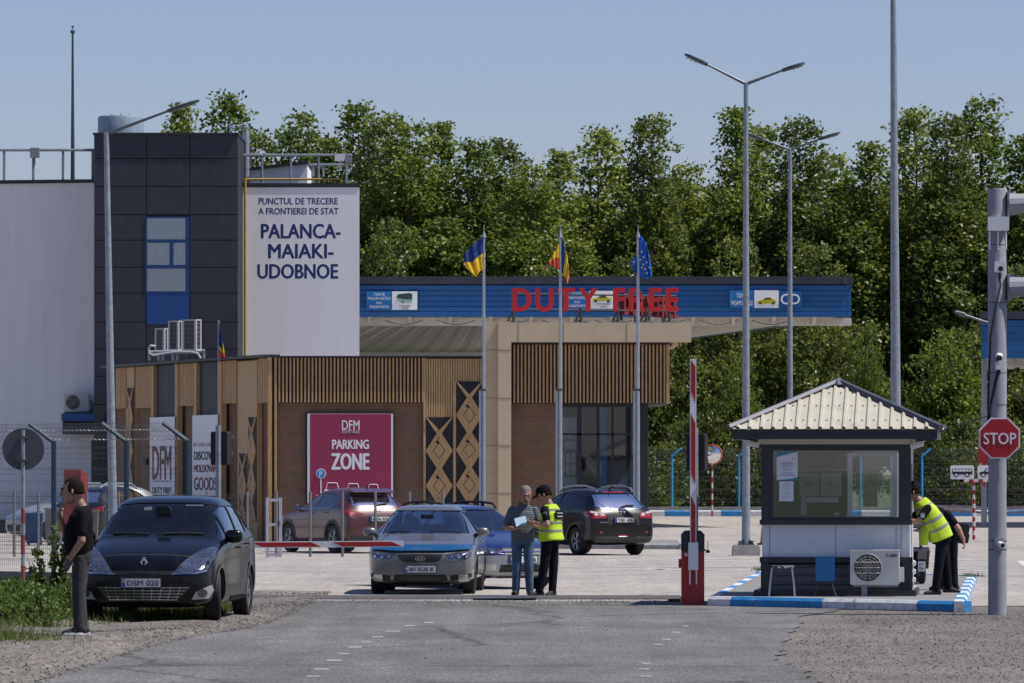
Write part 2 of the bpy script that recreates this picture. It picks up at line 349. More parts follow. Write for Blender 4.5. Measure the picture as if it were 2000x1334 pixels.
def strips(name, quads, m, z=.006):
    b = MB()
    for q in quads: b.add([(p[0], p[1], z) for p in q], [(0, 1, 2, 3)])
    o = b.build(name, m)
    for p in o.data.polygons:
        if p.normal.z < 0: p.flip()
    return setting(o)
def gl(x0, x1, y, dy, sk=0):              # a painted line seen in perspective: along X, dy metres deep
    p = G(x0, y); q = G(x1, y); return [(p.x, p.y - dy / 2), (q.x, q.y - dy / 2 + sk), (q.x, q.y + dy / 2 + sk), (p.x, p.y + dy / 2)]
dash = []
for x, y, w, dd in ((612, 1322, 26, .5), (628, 1308, 30, .7), (652, 1291, 28, .8), (672, 1278, 22, .7), (694, 1265, 26, .8), (716, 1255, 20, .8), (738, 1245, 22, .8), (768, 1234, 26, .8), (800, 1223, 22, .9), (838, 1217, 18, .9),
                   (1262, 1322, 24, .5), (1258, 1308, 20, .5), (1262, 1297, 18, .5), (1286, 1260, 16, .7), (1302, 1250, 16, .7), (1322, 1236, 14, .8), (1340, 1224, 12, .8), (520, 1247, 40, .3)):
    dash.append(gl(x - w / 2, x + w / 2, y, dd * .6))
strips('worn_lane_markings', dash, M('faded_marking', (.29, .285, .28), .85, var=.3, scale=20, stretch=(1, .2, 1)), .008)
q = [gl(1310, 1480, 1092 + 3.2 * k, .55) for k in range(6)] + [gl(1838 + 2 * k, 1985 + 5 * k, 1094 + 3.6 * k, .5) for k in range(9)]
q += [gl(1120, 1330, 1110, .5, -2), gl(1150, 1320, 1116, .4, 2.5), gl(1330, 1470, 1112, .45, -3), gl(1830, 2050, 1052, .7), gl(1830, 2050, 1056, .7), gl(1800, 2050, 1029, 1.0), gl(1280, 1480, 1044, .7), gl(1280, 1480, 1031, 1.2), gl(-20, 120, 1092, .35), gl(492, 640, 1113, .3, -1.5), gl(500, 720, 1095, .3)]
q.append([tuple(G(1985, 1096).xy), tuple(G(2000, 1096).xy), tuple(G(2060, 1134).xy), tuple(G(2030, 1134).xy)])
strips('white_road_markings', q, mark_m)
strips('yellow_road_marking', [gl(494, 566, 1168, .55)], mark_y)
# vehicle grate across the lane
t = thing('lane_grate', 'rusty steel drainage grate across the lane in front of the silver sedan', 'grate', (-.6, 92, 0))
b = MB()
for k in range(26): b.box(-3.9, 3.35, -1.2 + k * .1, -1.2 + k * .1 + .045, 0, .014)
for k in range(13): b.box(-3.9 + k * .6, -3.84 + k * .6, -1.2, 1.4, -.001, .012)
b.build('grate_bars', M('worn_steel', (.2, .185, .175), .6, .4, var=.3, scale=8), t)
b = MB(); b.T = Matrix.Translation((-.35, 90.6, .034)) @ Matrix.Rotation(R(.6), 4, 'X') @ Matrix.Rotation(R(-.7), 4, 'Y'); b.box(-.25, .75, -.5, .5, -.008, .008)
tag(b.build('steel_plate', dk_steel), 'bent dark steel plate lying loose on the lane grate', 'metal plate')
b = MB(); b.T = Matrix.Translation((2.75, 89.2, .045)); b.rbox((0, 0, 0), (.2, .3, .085), .015); b.box(-.3, -.11, -.1, .1, -.04, .0)
tag(b.build('wood_block', M('old_wood', (.07, .05, .035), .9)), 'dark wooden block beside the foot of the red barrier cabinet', 'block')

# ---------------------------------------------------------------- kerbs, islands
kerb_w = M('kerb_white', (.60, .60, .62), .7, var=.18, scale=9, bump=.3)
kerb_b = M('kerb_blue', (.02, .20, .47), .65, var=.2, scale=9, bump=.3)
kerb_g = M('kerb_grey', (.33, .32, .31), .9, var=.2, scale=5, bump=.4)
wear(kerb_w, (.30, .29, .28), .56, 6); wear(kerb_b, (.30, .31, .33), .58, 6)
paver = add_brick('grey_pavers', (.20, .20, .20), (.26, .255, .25), (.09, .09, .085), 1.6)
def kerb_run(name, pts, cols, seg, hgt=.15, wid=.16, z=0.0):
    """painted kerb stones along a polyline, chamfered, inside to the left of travel"""
    b = MB(); k = 0
    for (a, c) in zip(pts, pts[1:]):
        a = Vector((*a, z)); c = Vector((*c, z)); L = (c - a).length; u = (c - a) / L; nrm = Vector((-u.y, u.x, 0)); n = max(1, round(L / seg))
        for i in range(n):
            p = a + u * (L * i / n + .004); q = a + u * (L * (i + 1) / n - .004); b.mat(cols[k % len(cols)]); k += 1
            pr_ = [(0, 0), (0, hgt - .045), (.04, hgt), (wid, hgt), (wid, 0)]
            V = [e + nrm * s + Vector((0, 0, h)) for e in (p, q) for s, h in pr_]
            b.add(V, [(0, 1, 2, 3, 4), (9, 8, 7, 6, 5)] + [(j, j + 5, (j + 1) % 5 + 5, (j + 1) % 5) for j in range(5)])
    return setting(b.build(name))
IS = [(2.97, 86.4), (6.6, 82.9), (8.45, 103.5), (4.9, 111)]
sheet('island_pavement', [(3.1, 86.4), (6.52, 83.1), (8.32, 103.2), (4.95, 110.6)], .146, paver)
kerb_run('island_front_kerb', [IS[0], IS[1]], [kerb_w, kerb_b, kerb_b, kerb_b, kerb_b, kerb_w, kerb_w, kerb_w, kerb_w, kerb_b, kerb_b], .475)
kerb_run('island_side_kerb', [IS[1], IS[2]], [kerb_w, kerb_b], 1.5)
kerb_run('island_back_kerb', [IS[2], IS[3], IS[0]], [kerb_b, kerb_w], 2.0)
kerb_run('shop_island_kerb', [(1.0, 150), (4.55, 149), (4.75, 158)], [kerb_g], 1.0)
sheet('shop_island_pavement', [(1.0, 150.1), (4.4, 149.1), (4.6, 158), (1.0, 158)], .146, paver)
kerb_run('far_kerb', [(-2, 257.5), (40, 257.5)], [kerb_w, kerb_b], 1.26, .27, .2)
# ================================================================ border building (white wings and dark tower)
def pb(b, x0, x1, y0, y1, d, dep, z0=None):
    """axis-aligned block whose front face covers these photograph rows and columns at distance d"""
    p = W(x0, y1, d); q = W(x1, y0, d); return b.box(p.x, q.x, d, d + dep, p.z if z0 is None else z0, q.z)
D = 190.0
cb_ = thing('border_building', 'white border post building with a dark panelled tower and blue lettering', 'building', (-13, D, 0))
def part(b, name, mat=None, par=None, **k): return b.build(name, mat, par, world=True, **k)
lw0, lw1 = W(463.5, 0, D).x, W(702, 0, D).x; lwz = W(0, 366, D).z
part(MB().prism([(lw0, D), (lw1, D), (lw1 - .75, D + 11), (lw0, D + 11)], 0, lwz, 'z'), 'lettered_wall', M('lettered_white_render', (.92, .92, .92), .85, var=.03, scale=1.0, bump=.05, bscale=25, stretch=(1.5, 1.5, .18)), cb_)
pw0, pw1 = W(-60, 0, D).x, W(190, 0, D).x; part(MB().prism([(pw0, D + .9), (pw1, D), (pw1, D + 14), (pw0, D + 14)], 0, W(0, 357, D).z, 'z'), 'plain_wall', white_wall, cb_)  # left end pushed back only to keep the whole face in shade
b = MB(); b.prism([(lw0 - .02, D - .02), (lw1 + .02, D - .02), (lw1 - .72, D + 11.1), (lw0 - .05, D + 11.1)], lwz, lwz + .14, 'z'); part(b, 'parapet_cap', dark_trim, cb_)
b = MB(); b.prism([(pw0, D + .82), (pw1, D - .08), (pw1, D + 14), (pw0, D + 14)], W(0, 357, D).z, W(0, 350, D).z, 'z'); part(b, 'parapet_cap', dark_trim, cb_)
# tower: dark backing, cladding panels with open joints
TD = 186.5
tw = MB(); pb(tw, 184, 464.5, 263, 1050, TD + .06, 10, 0); tower = part(tw, 'tower', black_m, cb_)
rows = [262, 309.5, 364, 419, 469, 522, 572.6, 629, 682, 735, 790, 845, 900, 960, 1045]
cols = [183, 286, 371, 465]
cl = MB()
for a, c in zip(rows, rows[1:]):
    for u, v in zip(cols, cols[1:]):
        if u == 286 and 419 <= a < 629: continue
        pb(cl, u + .7, v - .7, a + .8, c - .8, TD, .06)
ct = part(cl, 'cladding', dark_clad, tower)
part(pb(MB(), 181, 466, 259, 262.5, TD - .08, 10.2), 'tower_cap', dark_trim, tower)
wb = MB(); pb(wb, 286.5, 370, 571.5, 633, TD - .01, .09); part(wb, 'blue_panel', M('blue_panel', (.006, .06, .24), .4), cb_)
w = MB()
for x0, x1, y0, y1 in ((284, 287, 423, 572), (362, 370, 423, 572), (287, 362, 423, 426), (287, 362, 467.5, 474), (287, 362, 517.5, 524.5), (287, 362, 569, 572), (331, 338.5, 474, 517.5)):
    pb(w, x0, x1, y0, y1, TD - .02, .12)
win = part(w, 'tower_window', M('blue_frame', (.006, .05, .17), .45), cb_)
bl = MB()
for k in range(26): pb(bl, 287.2 + k * 2.87, 289.7 + k * 2.87, 426, 569, TD + .05, .006)
part(bl, 'blinds', M('blind_fabric', (.60, .63, .68), .8), win)
g_sky = glass('window_glass', (.86, .90, .94), .10, .03)
pn = MB()
for x0, x1, y0, y1 in ((287, 362, 426, 467.5), (287, 331, 474, 517.5), (338.5, 362, 474, 517.5), (287, 362, 524.5, 569)): pb(pn, x0, x1, y0, y1, TD + .03, .012)
part(pn, 'pane', g_sky, win)
# lettering on the white wall
tx = MB()
def wall_text(b, s, x0, x1, yb, cap, d, bold=.03, ext=.05):
    p = W((x0 + x1) / 2, yb, d); b.text(s, FRONT(p.x, d, p.z), cap * d / F, ext, bold, width=(x1 - x0) * d / F)
for s_, a_, c_, y_, h_, w_ in (('PUNCTUL DE TRECERE', 505, 659, 399, 13, .025), ('A FRONTIEREI DE STAT', 505, 661, 418.5, 13, .025), ('PALANCA-', 510, 664, 465, 29, .032), ('MAIAKI-', 524, 650, 504, 29, .032), ('UDOBNOE', 503, 659, 543.5, 29, .032)):
    tx = MB(); wall_text(tx, s_, a_, c_, y_, h_, D, w_ * 2.2, .0012); part(tx, 'lettering', blue_text, cb_)
# gas pipe, low roof block, canopy over the side door
b = MB(); p0 = W(479, 696, D - .15); p1 = W(479, 349, D - .15); p2 = W(668, 350, D + .3)
b.tube([p0, p1], .045); b.tube([p1, (p1.x, D + .3, p1.z), p2], .04); part(b, 'gas_pipe', yellow_p, cb_, smooth=True)
b = MB(); p = W(464, 358, D + 5); b.prism([(p.x, p.z), (W(600, 0, D + 5).x, p.z), (W(600, 0, D + 5).x, W(0, 320, D + 5).z), (p.x, W(0, 336, D + 5).z)], D + 5, D + 9); rb = part(b, 'roof_block', white_wall, cb_)
b = MB(); b.prism([(p.x - .1, W(0, 336, D + 5).z), (W(602, 0, D + 5).x, W(0, 320, D + 5).z), (W(602, 0, D + 5).x, W(0, 315, D + 5).z), (p.x - .1, W(0, 331, D + 5).z)], D + 4.8, D + 9.2); part(b, 'roof_flashing', dark_trim, rb)
b = MB(); pb(b, 120, 212, 808, 822, D - 1.6, 1.6); sc_ = part(b, 'door_canopy', M('canopy_blue', (.01, .09, .30), .45), cb_)
pb(b := MB(), 122, 212, 822.5, 848, D - 1.5, 1.5); part(b, 'canopy_underside', dark_clad, sc_)
pb(b := MB(), 178, 212, 860, 1048, D - .1, .2); part(b, 'side_door', M('door_dark', (.03, .032, .036), .4), cb_)
pb(b := MB(), -60, 100, 1015, 1053, D - .15, .15); part(b, 'plinth', M('dark_plinth', (.05, .055, .07), .8), cb_)
def railing(name, x0, x1, yb, yt, d, posts, label, mid=False):
    t = thing(name, label, 'railing', W((x0 + x1) / 2, yb, d)); b = MB(); b.tube([W(x0, yt, d), W(x1, yt, d)], .05, 6); part(b, 'top_rail', galv, t)
    for x in posts: part(MB().tube([W(x, yb, d), W(x, yt, d)], .045, 6), 'post', galv, t)
    return t
rl_m = galv
railing('roof_railing', -30, 186, 352, 293, D + .5, (8, 65, 123, 181), 'grey steel railing on the flat roof left of the dark tower')
railing('roof_railing', 468, 688, 359, 303, D + .5, (512, 568, 622, 676), 'grey steel railing on the roof above the blue lettering')
t = railing('roof_railing', 580, 672, 345, 322, D + 6, (594, 612, 632), 'short grey railing sloping behind the roof edge of the lettered wall')
def small_box(name, x0, x1, y0, y1, d, dep, m, label, cat):
    p = W(x0, y1, d); q = W(x1, y0, d); b = MB(); b.rbox(((p.x + q.x) / 2, 0, (p.z + q.z) / 2), (q.x - p.x, dep, q.z - p.z), .02); b.box((p.x + q.x) / 2 - .02, (p.x + q.x) / 2 + .02, -.03, .03, p.z - .25, p.z)
    o = b.build(name, m); o.location = (0, d, 0)
    vs = Vector((p.x, 0, p.z - .25)); o.data.transform(Matrix.Translation(-vs)); o.location = Vector((0, d, 0)) + vs
    return tag(o, label, cat)
small_box('junction_box', 59, 77, 289, 308, D + .35, .25, galv, 'grey box mounted on the railing of the left roof', 'box')
small_box('junction_box', 654, 673, 302, 315, D + .3, .25, white_p, 'white box on the end of the railing over the lettered wall', 'box')
small_box('junction_box', 674, 687, 306, 318, D + .3, .25, galv, 'grey box beside the white box on the roof railing corner', 'box')
b = MB(); q = W(142, 350, D + 1.5); zt = W(142, 62, D + 1.5).z
b.tube([q, (q.x, q.y, (q.z + zt) / 2), (q.x, q.y, zt)], [.075, .055, .035], 8); b.tube([(q.x, q.y, zt), (q.x, q.y, W(0, 44, D).z)], .012, 5); b.ball((q.x, q.y, zt), .08, 6); b.ball((q.x, q.y, zt + .17), .045, 6)
tag(b.build('lightning_mast', dk_steel), 'tall thin dark lightning mast standing on the left roof', 'mast')
b = MB(); q = W(236, 262, TD + 3.5); q1 = W(281, 230, TD + 3.5); r = q1.x - q.x
b.lathe([(0, q.z - .3), (r, q.z - .3), (r, q1.z - .02), (r * .96, q1.z + .04), (0, q1.z + .08)], (q.x, TD + 3.5, 0), 'z', 28)
for a in (-.3, .0, .3): b.tube([(q.x + a, TD + 3.5, q1.z), (q.x + a, TD + 3.5, q1.z + .12)], .03, 6)
tag(b.build('water_tank', M('tank_plastic', (.22, .28, .34), .5), smooth=True), 'round blue grey water tank on top of the dark tower', 'water tank')
def flue(x0, x1, yb, yt, d, label):
    b = MB(); q = W((x0 + x1) / 2, yb, d); t_ = W(0, yt, d).z; r = (x1 - x0) / 2 * d / F
    b.lathe([(r, q.z), (r, t_), (r * .8, t_ + .02)], (q.x, d, 0), 'z', 16); b.lathe([(r * 1.25, q.z + .3), (r * 1.25, q.z + .35)], (q.x, d, 0), 'z', 16)
    for a in (-r * .7, r * .7): b.tube([(q.x + a, d, t_), (q.x + a, d, t_ + .16)], .02, 5)
    b.lathe([(0, t_ + .24), (r * 1.4, t_ + .15), (0, t_ + .15)], (q.x, d, 0), 'z', 16)
    tag(b.build('chimney_flue', steel, smooth=True), label, 'flue')
flue(474, 487, 346, 258, D + 1.2, 'tall shiny steel flue pipe beside the dark tower')
flue(448, 459, 264, 258, TD + 4, 'short steel flue poking above the dark tower roof edge')

# ================================================================ duty free shop
SD = 163.0
A0 = Vector((W(530, 0, SD).x, SD)); A1 = Vector((W(210, 0, 180.6).x, 180.6)); UA = (A1 - A0).normalized(); NA = Vector((-UA.y, UA.x))
if NA.y > 0: NA = -NA
def fac(x, y, off=0.0):                       # photograph column/row -> point on the receding facade (or a plane set off from it)
    k = (x - 1000) / F; B0 = A0 + NA * off; s = (k * B0.y - B0.x) / (UA.x - k * UA.y); p = B0 + UA * s - NA * off
    return p, H - (y - HZ) * p.y / F
def fbox(b, x0, x1, y0, y1, off, th=.06, y2=None):
    """block on the facade between two columns; y0/y1 rows are read at its middle so its edges stay level"""
    pa, _ = fac(x0, 0, off); pc, _ = fac(x1, 0, off); _, z1 = fac((x0 + x1) / 2, y0); _, z0 = fac((x0 + x1) / 2, y1)
    return fz(b, pa, pc, max(z0, 0), min(z1, ZR - .03), off, th)
def fz(b, pa, pc, z0, z1, off, th):
    o = NA * off; i = NA * (off - th)
    P = [(pa + i, z0), (pc + i, z0), (pc + o, z0), (pa + o, z0)]
    V = [(p.x, p.y, z) for p, z in P] + [(p.x, p.y, z1) for p, z in P]
    return b.add(V, [(0, 3, 2, 1), (4, 5, 6, 7), (0, 1, 5, 4), (1, 2, 6, 5), (2, 3, 7, 6), (3, 0, 4, 7)])
shop = thing('duty_free_shop', 'low shop clad in gold wood slats and brown brick with a cream portal', 'building', (-4, SD, 0))
ZR = W(0, 697, SD).z
# brick core with a flat roof
xe = W(945, 0, SD).x
core = MB(); core.prism([(A0.x + .12, A0.y + .06), (xe, SD + .06), (xe, SD + 10), (A1.x + .3, A1.y + 6), (A1.x + .05, A1.y + .1)], 0, ZR - .02, 'z')
part(core, 'brick_wall', brick, shop)
cp = MB(); fz(cp, A0, A1, ZR - .01, ZR + .07, .24, .5); pb(cp, 529, 945, 695, 697.5, SD - .2, .6); part(cp, 'roof_edge', dark_trim, shop)
# front: dark slat field, gold slats
bk = MB(); pb(bk, 530, 827, 697.5, 787, SD - .05, .1); pb(bk, 531, 536, 787, 1060, SD - .05, .1, 0); part(bk, 'slat_backing', black_m, shop)
sl_ = MB()
for k in range(40):
    x = 544 + k * 7.18
    if x < 826: pb(sl_, x, x + 3.4, 699, 786, SD - .12, .07)
pb(sl_, 523, 531, 698, 1060, SD - .16, .16, 0); pb(sl_, 536, 540.5, 698, 1060, SD - .14, .1, 0); part(sl_, 'slats', gold, shop)
pf = MB(); pb(pf, 827, 945, 700, 1060, SD - .02, .06, 0); part(pf, 'slat_backing', black_m, shop)
s2 = MB()
for k in range(24):
    x = 832.5 + k * 4.75
    if x > 943: break
    pb(s2, x, x + 3.7, 700.5, 815 if x < 887 else 745, SD - .09, .07)
pb(s2, 827, 831.5, 699, 1060, SD - .12, .12, 0); pb(s2, 885, 890.5, 745, 1060, SD - .12, .12, 0); part(s2, 'slats', gold2, shop)
# woven diamond panels
def diamond(b, M3, w, h, n, bar, flip=False, th=.03):
    """gold bars of a folk pattern; M3 maps (u, v, out) to the world; w x h panel, n diamonds high"""
    cnt = [0]
    def barseg(p, q, wd):
        cnt[0] += 1; th_ = th + .0012 * (cnt[0] % 9)
        p = Vector(p); q = Vector(q); u = (q - p).normalized(); s = Vector((-u.y, u.x)) * wd / 2; p = p - u * wd * .3; q = q + u * wd * .3
        V = []
        for e in (p, q):
            for sg in (1, -1):
                c = e + s * sg; c = Vector((max(0, min(w, c.x)), max(0, min(h, c.y)))); V += [M3(c.x, c.y, 0), M3(c.x, c.y, th_)]
        b.add(V, [(1, 3, 7, 5), (0, 4, 6, 2), (0, 1, 5, 4), (2, 6, 7, 3), (0, 2, 3, 1), (4, 5, 7, 6)])
    a, e, top = w / 2, .5, h - .46               # half diamond sizes; first crossing below the top edge
    for sg in (1, -1): barseg((w / 2, top), (w / 2 + sg * a, top + e * .92), bar)
    k = 0
    while top - 2 * e * k > -.2:
        c = (w / 2, top - e - 2 * e * k); k += 1
        for sx in (1, -1):
            for sy in (1, -1):
                barseg((c[0], c[1] + sy * e), (c[0] + sx * a, c[1]), bar); f = .64
                if (sx, sy) == (-1, 1): barseg((c[0] - a * .25, c[1] + e * f * .62), (c[0] - a * f, c[1]), bar * .7)
                else: barseg((c[0], c[1] + sy * e * f), (c[0] + sx * a * f, c[1]), bar * .7)
        q = .43; P4 = [(1, 0), (0, 1), (-1, 0), (0, -1)]; pts = [(c[0] + u * a * q, max(0, c[1] + v * e * q)) for u, v in P4]
        V = [M3(u, v, o) for o in (0, th - .004) for u, v in pts]
        b.add(V, [(0, 1, 2, 3), (7, 6, 5, 4), (0, 4, 5, 1), (1, 5, 6, 2), (2, 6, 7, 3), (3, 7, 4, 0)])
def front_panel(x0, x1, y0, n):
    p = W(x0, 1060, SD); q = W(x1, y0, SD); bb = MB(); bb.box(p.x, q.x, SD - .11, SD - .03, 0, q.z); o = part(bb, 'pattern_panel', black_m, shop)
    pa = MB(); h = q.z; diamond(pa, lambda u, v, o_: (p.x + u, SD - .112 - o_, v), q.x - p.x, h, n, .135); part(pa, 'pattern', gold2, o)
front_panel(832, 884, 815, 3); front_panel(891, 942.5, 745, 4)
# receding facade, bay by bay
for a_, c_, y_, e_ in ((299, 341.5, 712, 816), (383, 425, 705, 813)): part(fbox(MB(), a_, c_, y_, e_, .03), 'dark_infill', dark_clad, shop)
for x0, x1, yb in ((226, 246, 798), (265, 295, 797), (346, 378, 793), (432, 462, 788), (504, 523, 787)):
    rb_ = MB(); n = max(4, int((x1 - x0) / 3.1))
    for k in range(n): fbox(rb_, x0 + (x1 - x0) * k / n, x0 + (x1 - x0) * (k + .72) / n, 700, yb, .09, .09)
    fbox(rb_, x0, x1, 700, yb, .03, .03); part(rb_, 'ribbed_panel', gold, shop)
for x0, x1 in ((210.5, 213), (246, 262), (295, 299.5), (341.5, 346.5), (378, 383.5), (425, 432), (464, 502)): part(fbox(MB(), x0, x1, 705, 1070, .14 if x1 - x0 < 10 else .06, .16), 'gold_board', gold2, shop)
def side_panel(x0, x1, y0, n):
    bb = MB(); fbox(bb, x0, x1, y0, 1018, .075, .05); o = part(bb, 'pattern_panel', black_m, shop)
    pa, _ = fac(x0, 0, .077); pc, _ = fac(x1, 0, .077); _, z1 = fac((x0 + x1) / 2, y0); _, z0 = fac((x0 + x1) / 2, 1018); u = (pc - pa); L = u.length; u = u / L
    pt = MB()
    diamond(pt, lambda a, v, o_: ((pa + u * a + NA * (.077 + o_)).x, (pa + u * a + NA * (.077 + o_)).y, z0 + v), L, z1 - z0, n, .16); part(pt, 'pattern', gold2, o)
side_panel(248.5, 261, 758, 5); side_panel(467, 482.5, 886, 2); side_panel(485, 500.5, 815, 3)
b = MB(); fbox(b, 278, 285, 896, 908, .1, .1); part(b, 'wall_socket', black_m, shop)
# cream portal with the recessed panel beside it
pt = MB(); PD = SD - .55
pb(pt, 973, 998.5, 628, 1062, PD, .9, 0); pb(pt, 998.5, 1350, 630, 668, PD, .5); p_ = part(pt, 'portal_frame', cream, shop)
rp = MB(); pb(rp, 944, 973, 628, 1062, SD - .2, .4, 0); part(rp, 'portal_return', cream, shop)
jn = MB()
for y in (683, 777, 870, 963): pb(jn, 973.3, 998.2, y, y + .9, PD - .006, .02); pb(jn, 945, 972.8, y, y + .9, SD - .206, .02)
for x in (1012, 1100, 1224): pb(jn, x, x + .8, 631, 667, PD - .006, .02)
part(jn, 'panel_joints', M('joint_brown', (.16, .13, .09), .8), p_)  # thin brown lines for the joints between the cream panels
bm_ = MB()
for k in range(5): x = 1045 + k * 67; pb(bm_, x, x + 12, 654, 674, PD + .5, 6)
part(bm_, 'roof_beam', cream, shop)
# right part: overhanging slat box over brick and glass
BD = SD - .1
bx = MB(); pb(bx, 999, 1307, 672, 788, BD + .09, 9); part(bx, 'slat_backing', black_m, shop)
s3 = MB()
for k in range(43):
    x = 1003 + k * 7.15
    if x < 1300: pb(s3, x, x + 3.4, 673.5, 787, BD + .02, .07)
pb(s3, 1301.5, 1307.5, 673, 789, BD - .01, .12); part(s3, 'slats', gold, shop)
pb(b := MB(), 998.5, 1308, 668.5, 673, BD - .03, 9.1); part(b, 'roof_edge', dark_trim, shop)
pb(b := MB(), 999, 1086, 788, 1064, SD + .15, .3, 0); part(b, 'brick_wall', brick, shop)
fr = MB(); GDp = SD + .2
for x0, x1, y0, y1 in ((1086, 1265, 788.5, 795), (1086, 1089, 795, 1064), (1127, 1136, 795, 1064), (1165, 1171, 795, 1064), (1194, 1199, 795, 1064), (1238, 1265, 795, 1064), (1089, 1238, 846, 850)): pb(fr, x0, x1, y0, y1, GDp, .12)
sf = part(fr, 'glazing_frame', M('anthracite', (.018, .02, .024), .45), shop)
pn = MB(); pb(pn, 1089, 1238, 795, 1064, GDp + .05, .012, 0); part(pn, 'pane', glass('shop_glass', (.78, .83, .86), .02), sf)
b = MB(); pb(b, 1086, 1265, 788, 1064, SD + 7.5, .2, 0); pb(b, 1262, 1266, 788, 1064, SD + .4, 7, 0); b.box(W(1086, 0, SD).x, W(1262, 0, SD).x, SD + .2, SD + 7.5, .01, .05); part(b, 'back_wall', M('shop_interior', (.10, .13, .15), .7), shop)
b = MB(); pb(b, 1092, 1126, 800, 1050, SD + .6, .1); ib = part(b, 'partition', M('pale_partition', (.62, .66, .66), .7), shop)
b = MB()
for x0, x1, y0, y1 in ((1101, 1122, 858, 861), (1101, 1122, 878, 880), (1101, 1103, 858, 880), (1103, 1127, 882, 884), (1103, 1127, 905, 907), (1103, 1127, 929, 931), (1103, 1105, 882, 931), (1113, 1114.5, 882, 931), (1125, 1127, 882, 931)): pb(b, x0, x1, y0, y1, SD + .52, .07)
pb(b, 1100, 1124, 800, 815, SD + .45, .15); part(b, 'notice_frames', black_m, ib)
pb(b := MB(), 1171, 1186, 796, 1064, SD + .9, .4, 0); part(b, 'blue_column', M('column_blue', (.05, .22, .45), .5), shop)
b = MB()
for k in range(6): b.tube([W(1196 + k * 4, 960 - k * 0.5 + 2 * k, SD + 1.5), W(1250, 905 + k * 9, SD + 1.5)], .035, 6)
for k in range(3): b.tube([W(1146 + 3 * k, 900 + 6 * k, SD + 3), W(1186, 952 + 3 * k, SD + 3)], .03, 6)
part(b, 'stair_rails', M('rail_white', (.6, .63, .66), .5), shop)

# ================================================================ customs canopies
soffit_m = M('soffit_sheet', (.62, .59, .53), .55, var=.05)
def canopy(name, label, corners, zb, zt, loc, step=.42):
    """corners: front-left, front-right, back-right, back-left of the roof plan"""
    t = thing(name, label, 'canopy', loc); fl, fr_ = Vector(corners[0]), Vector(corners[1]); bl_ = Vector(corners[-1]); br_ = Vector(corners[2]); PLAN = [Vector(c) for c in corners]
    b = MB(); prof = []; n = 6; hgt = (zt - zb - .3) / n                         # ribbed blue fascia
    def ribbed(a, c):
        u = (c - a).normalized(); nr = Vector((u.y, -u.x))
        for k in range(n):
            z0 = zb + k * hgt; P = [(0, z0), (.012, z0 + .02), (.012, z0 + hgt - .03), (0, z0 + hgt - .012), (-.12, z0 + hgt - .012), (-.12, z0)]
            V = [(e.x + nr.x * o, e.y + nr.y * o, z) for e in (a, c) for o, z in P]
            b.add(V, [(0, 1, 2, 3, 4, 5), (11, 10, 9, 8, 7, 6)] + [(j, j + 6, (j + 1) % 6 + 6, (j + 1) % 6) for j in range(6)])
    ribbed(fl, fr_); ribbed(fr_, br_); ribbed(bl_, fl); part(b, 'fascia', blue_paint, t)
    b = MB()
    for a, c in ((fl, fr_), (fr_, br_), (bl_, fl)):
        u = (c - a).normalized(); nr = Vector((u.y, -u.x)); V = [(e.x + nr.x * o, e.y + nr.y * o, z) for e in (a - u * .06, c + u * .06) for o, z in ((.08, zt - .28), (.08, zt), (-.3, zt), (-.3, zt - .28))]
        b.add(V, [(0, 1, 2, 3), (7, 6, 5, 4)] + [(j, j + 4, (j + 1) % 4 + 4, (j + 1) % 4) for j in range(4)])
    NP = len(PLAN); b.add([(p.x, p.y, zt - .02) for p in PLAN] + [(p.x, p.y, zt - .06) for p in PLAN], [tuple(range(NP)), tuple(range(2 * NP - 1, NP - 1, -1))])
    part(b, 'roof_capping', dark_clad, t)
    b = MB(); L = (fr_ - fl).length; n = int(L / step); u = (fr_ - fl).normalized()  # corrugated soffit: trapezoid ribs
    PR = []
    for k in range(n):
        for f, z in ((0, 0), (.45, 0), (.6, .07), (.85, .07)): PR.append(((k + f) / n, z))
    PR.append((1, 0)); V = []; ends = [br_] + PLAN[3:-1] + [bl_]
    def back(q):                                  # matching point on the back edge of the plan
        Ls = [(p2 - p1).length for p1, p2 in zip(ends, ends[1:])]; r = (1 - q) * sum(Ls)
        for (p1, p2), L_ in zip(zip(ends, ends[1:]), Ls):
            if r <= L_ + 1e-6: return p1 + (p2 - p1) * (r / L_)
            r -= L_
        return ends[-1]
    for s_, z in PR:
        p = fl + (fr_ - fl) * s_; V.append((p.x, p.y, zb + .03 + z))
    for s_, z in PR:
        p = back(s_); V.append((p.x, p.y, zb + .03 + z))
    m = len(PR); b.add(V, [(i, i + 1, m + i + 1, m + i) for i in range(m - 1)]); part(b, 'soffit', soffit_m, t)
    return t
ZB = W(0, 619, 205).z; ZT = W(0, 540, 205).z
cn = canopy('customs_canopy', 'long blue ribbed canopy roof spanning behind the duty free shop', [(W(690, 0, 205).x, 205), (W(1662, 0, 205).x, 205), (6.5, 246), (1.5, 272), (-13, 272)], ZB, ZT, (3, 205, 0))
b = MB()
for k in range(12): x = -5.2 + k * 1.46; b.prism([(205.1, ZB), (206.2, ZB), (206.2, ZB - .25), (205.9, ZB - .25)], x, x + .12, 'x')
pb(b, 702, 1663, 621, 636, 206.3, .3); part(b, 'bracket_beam', M('pale_beam', (.58, .56, .52), .6), cn)
b = MB()
for k in range(8):
    x = -4.6 + k * 1.46 * 1.3; b.tube([(x + s * .17, 205.7, ZB - .10 - .16 * math.sin(math.pi * s / 8)) for s in range(9)], .012, 5)
part(b, 'hanging_cable', black_cable, cn)
for x in (-12.3, -.6, 2.2): part(MB().box(x - .2, x + .2, 239.8, 240.2, 0, ZB + .05), 'column', M('pale_column', (.5, .5, .5), .6), cn)
pb(b := MB(), 690, 945, 688, 697, 268, .3); part(b, 'gutter', white_p, cn)
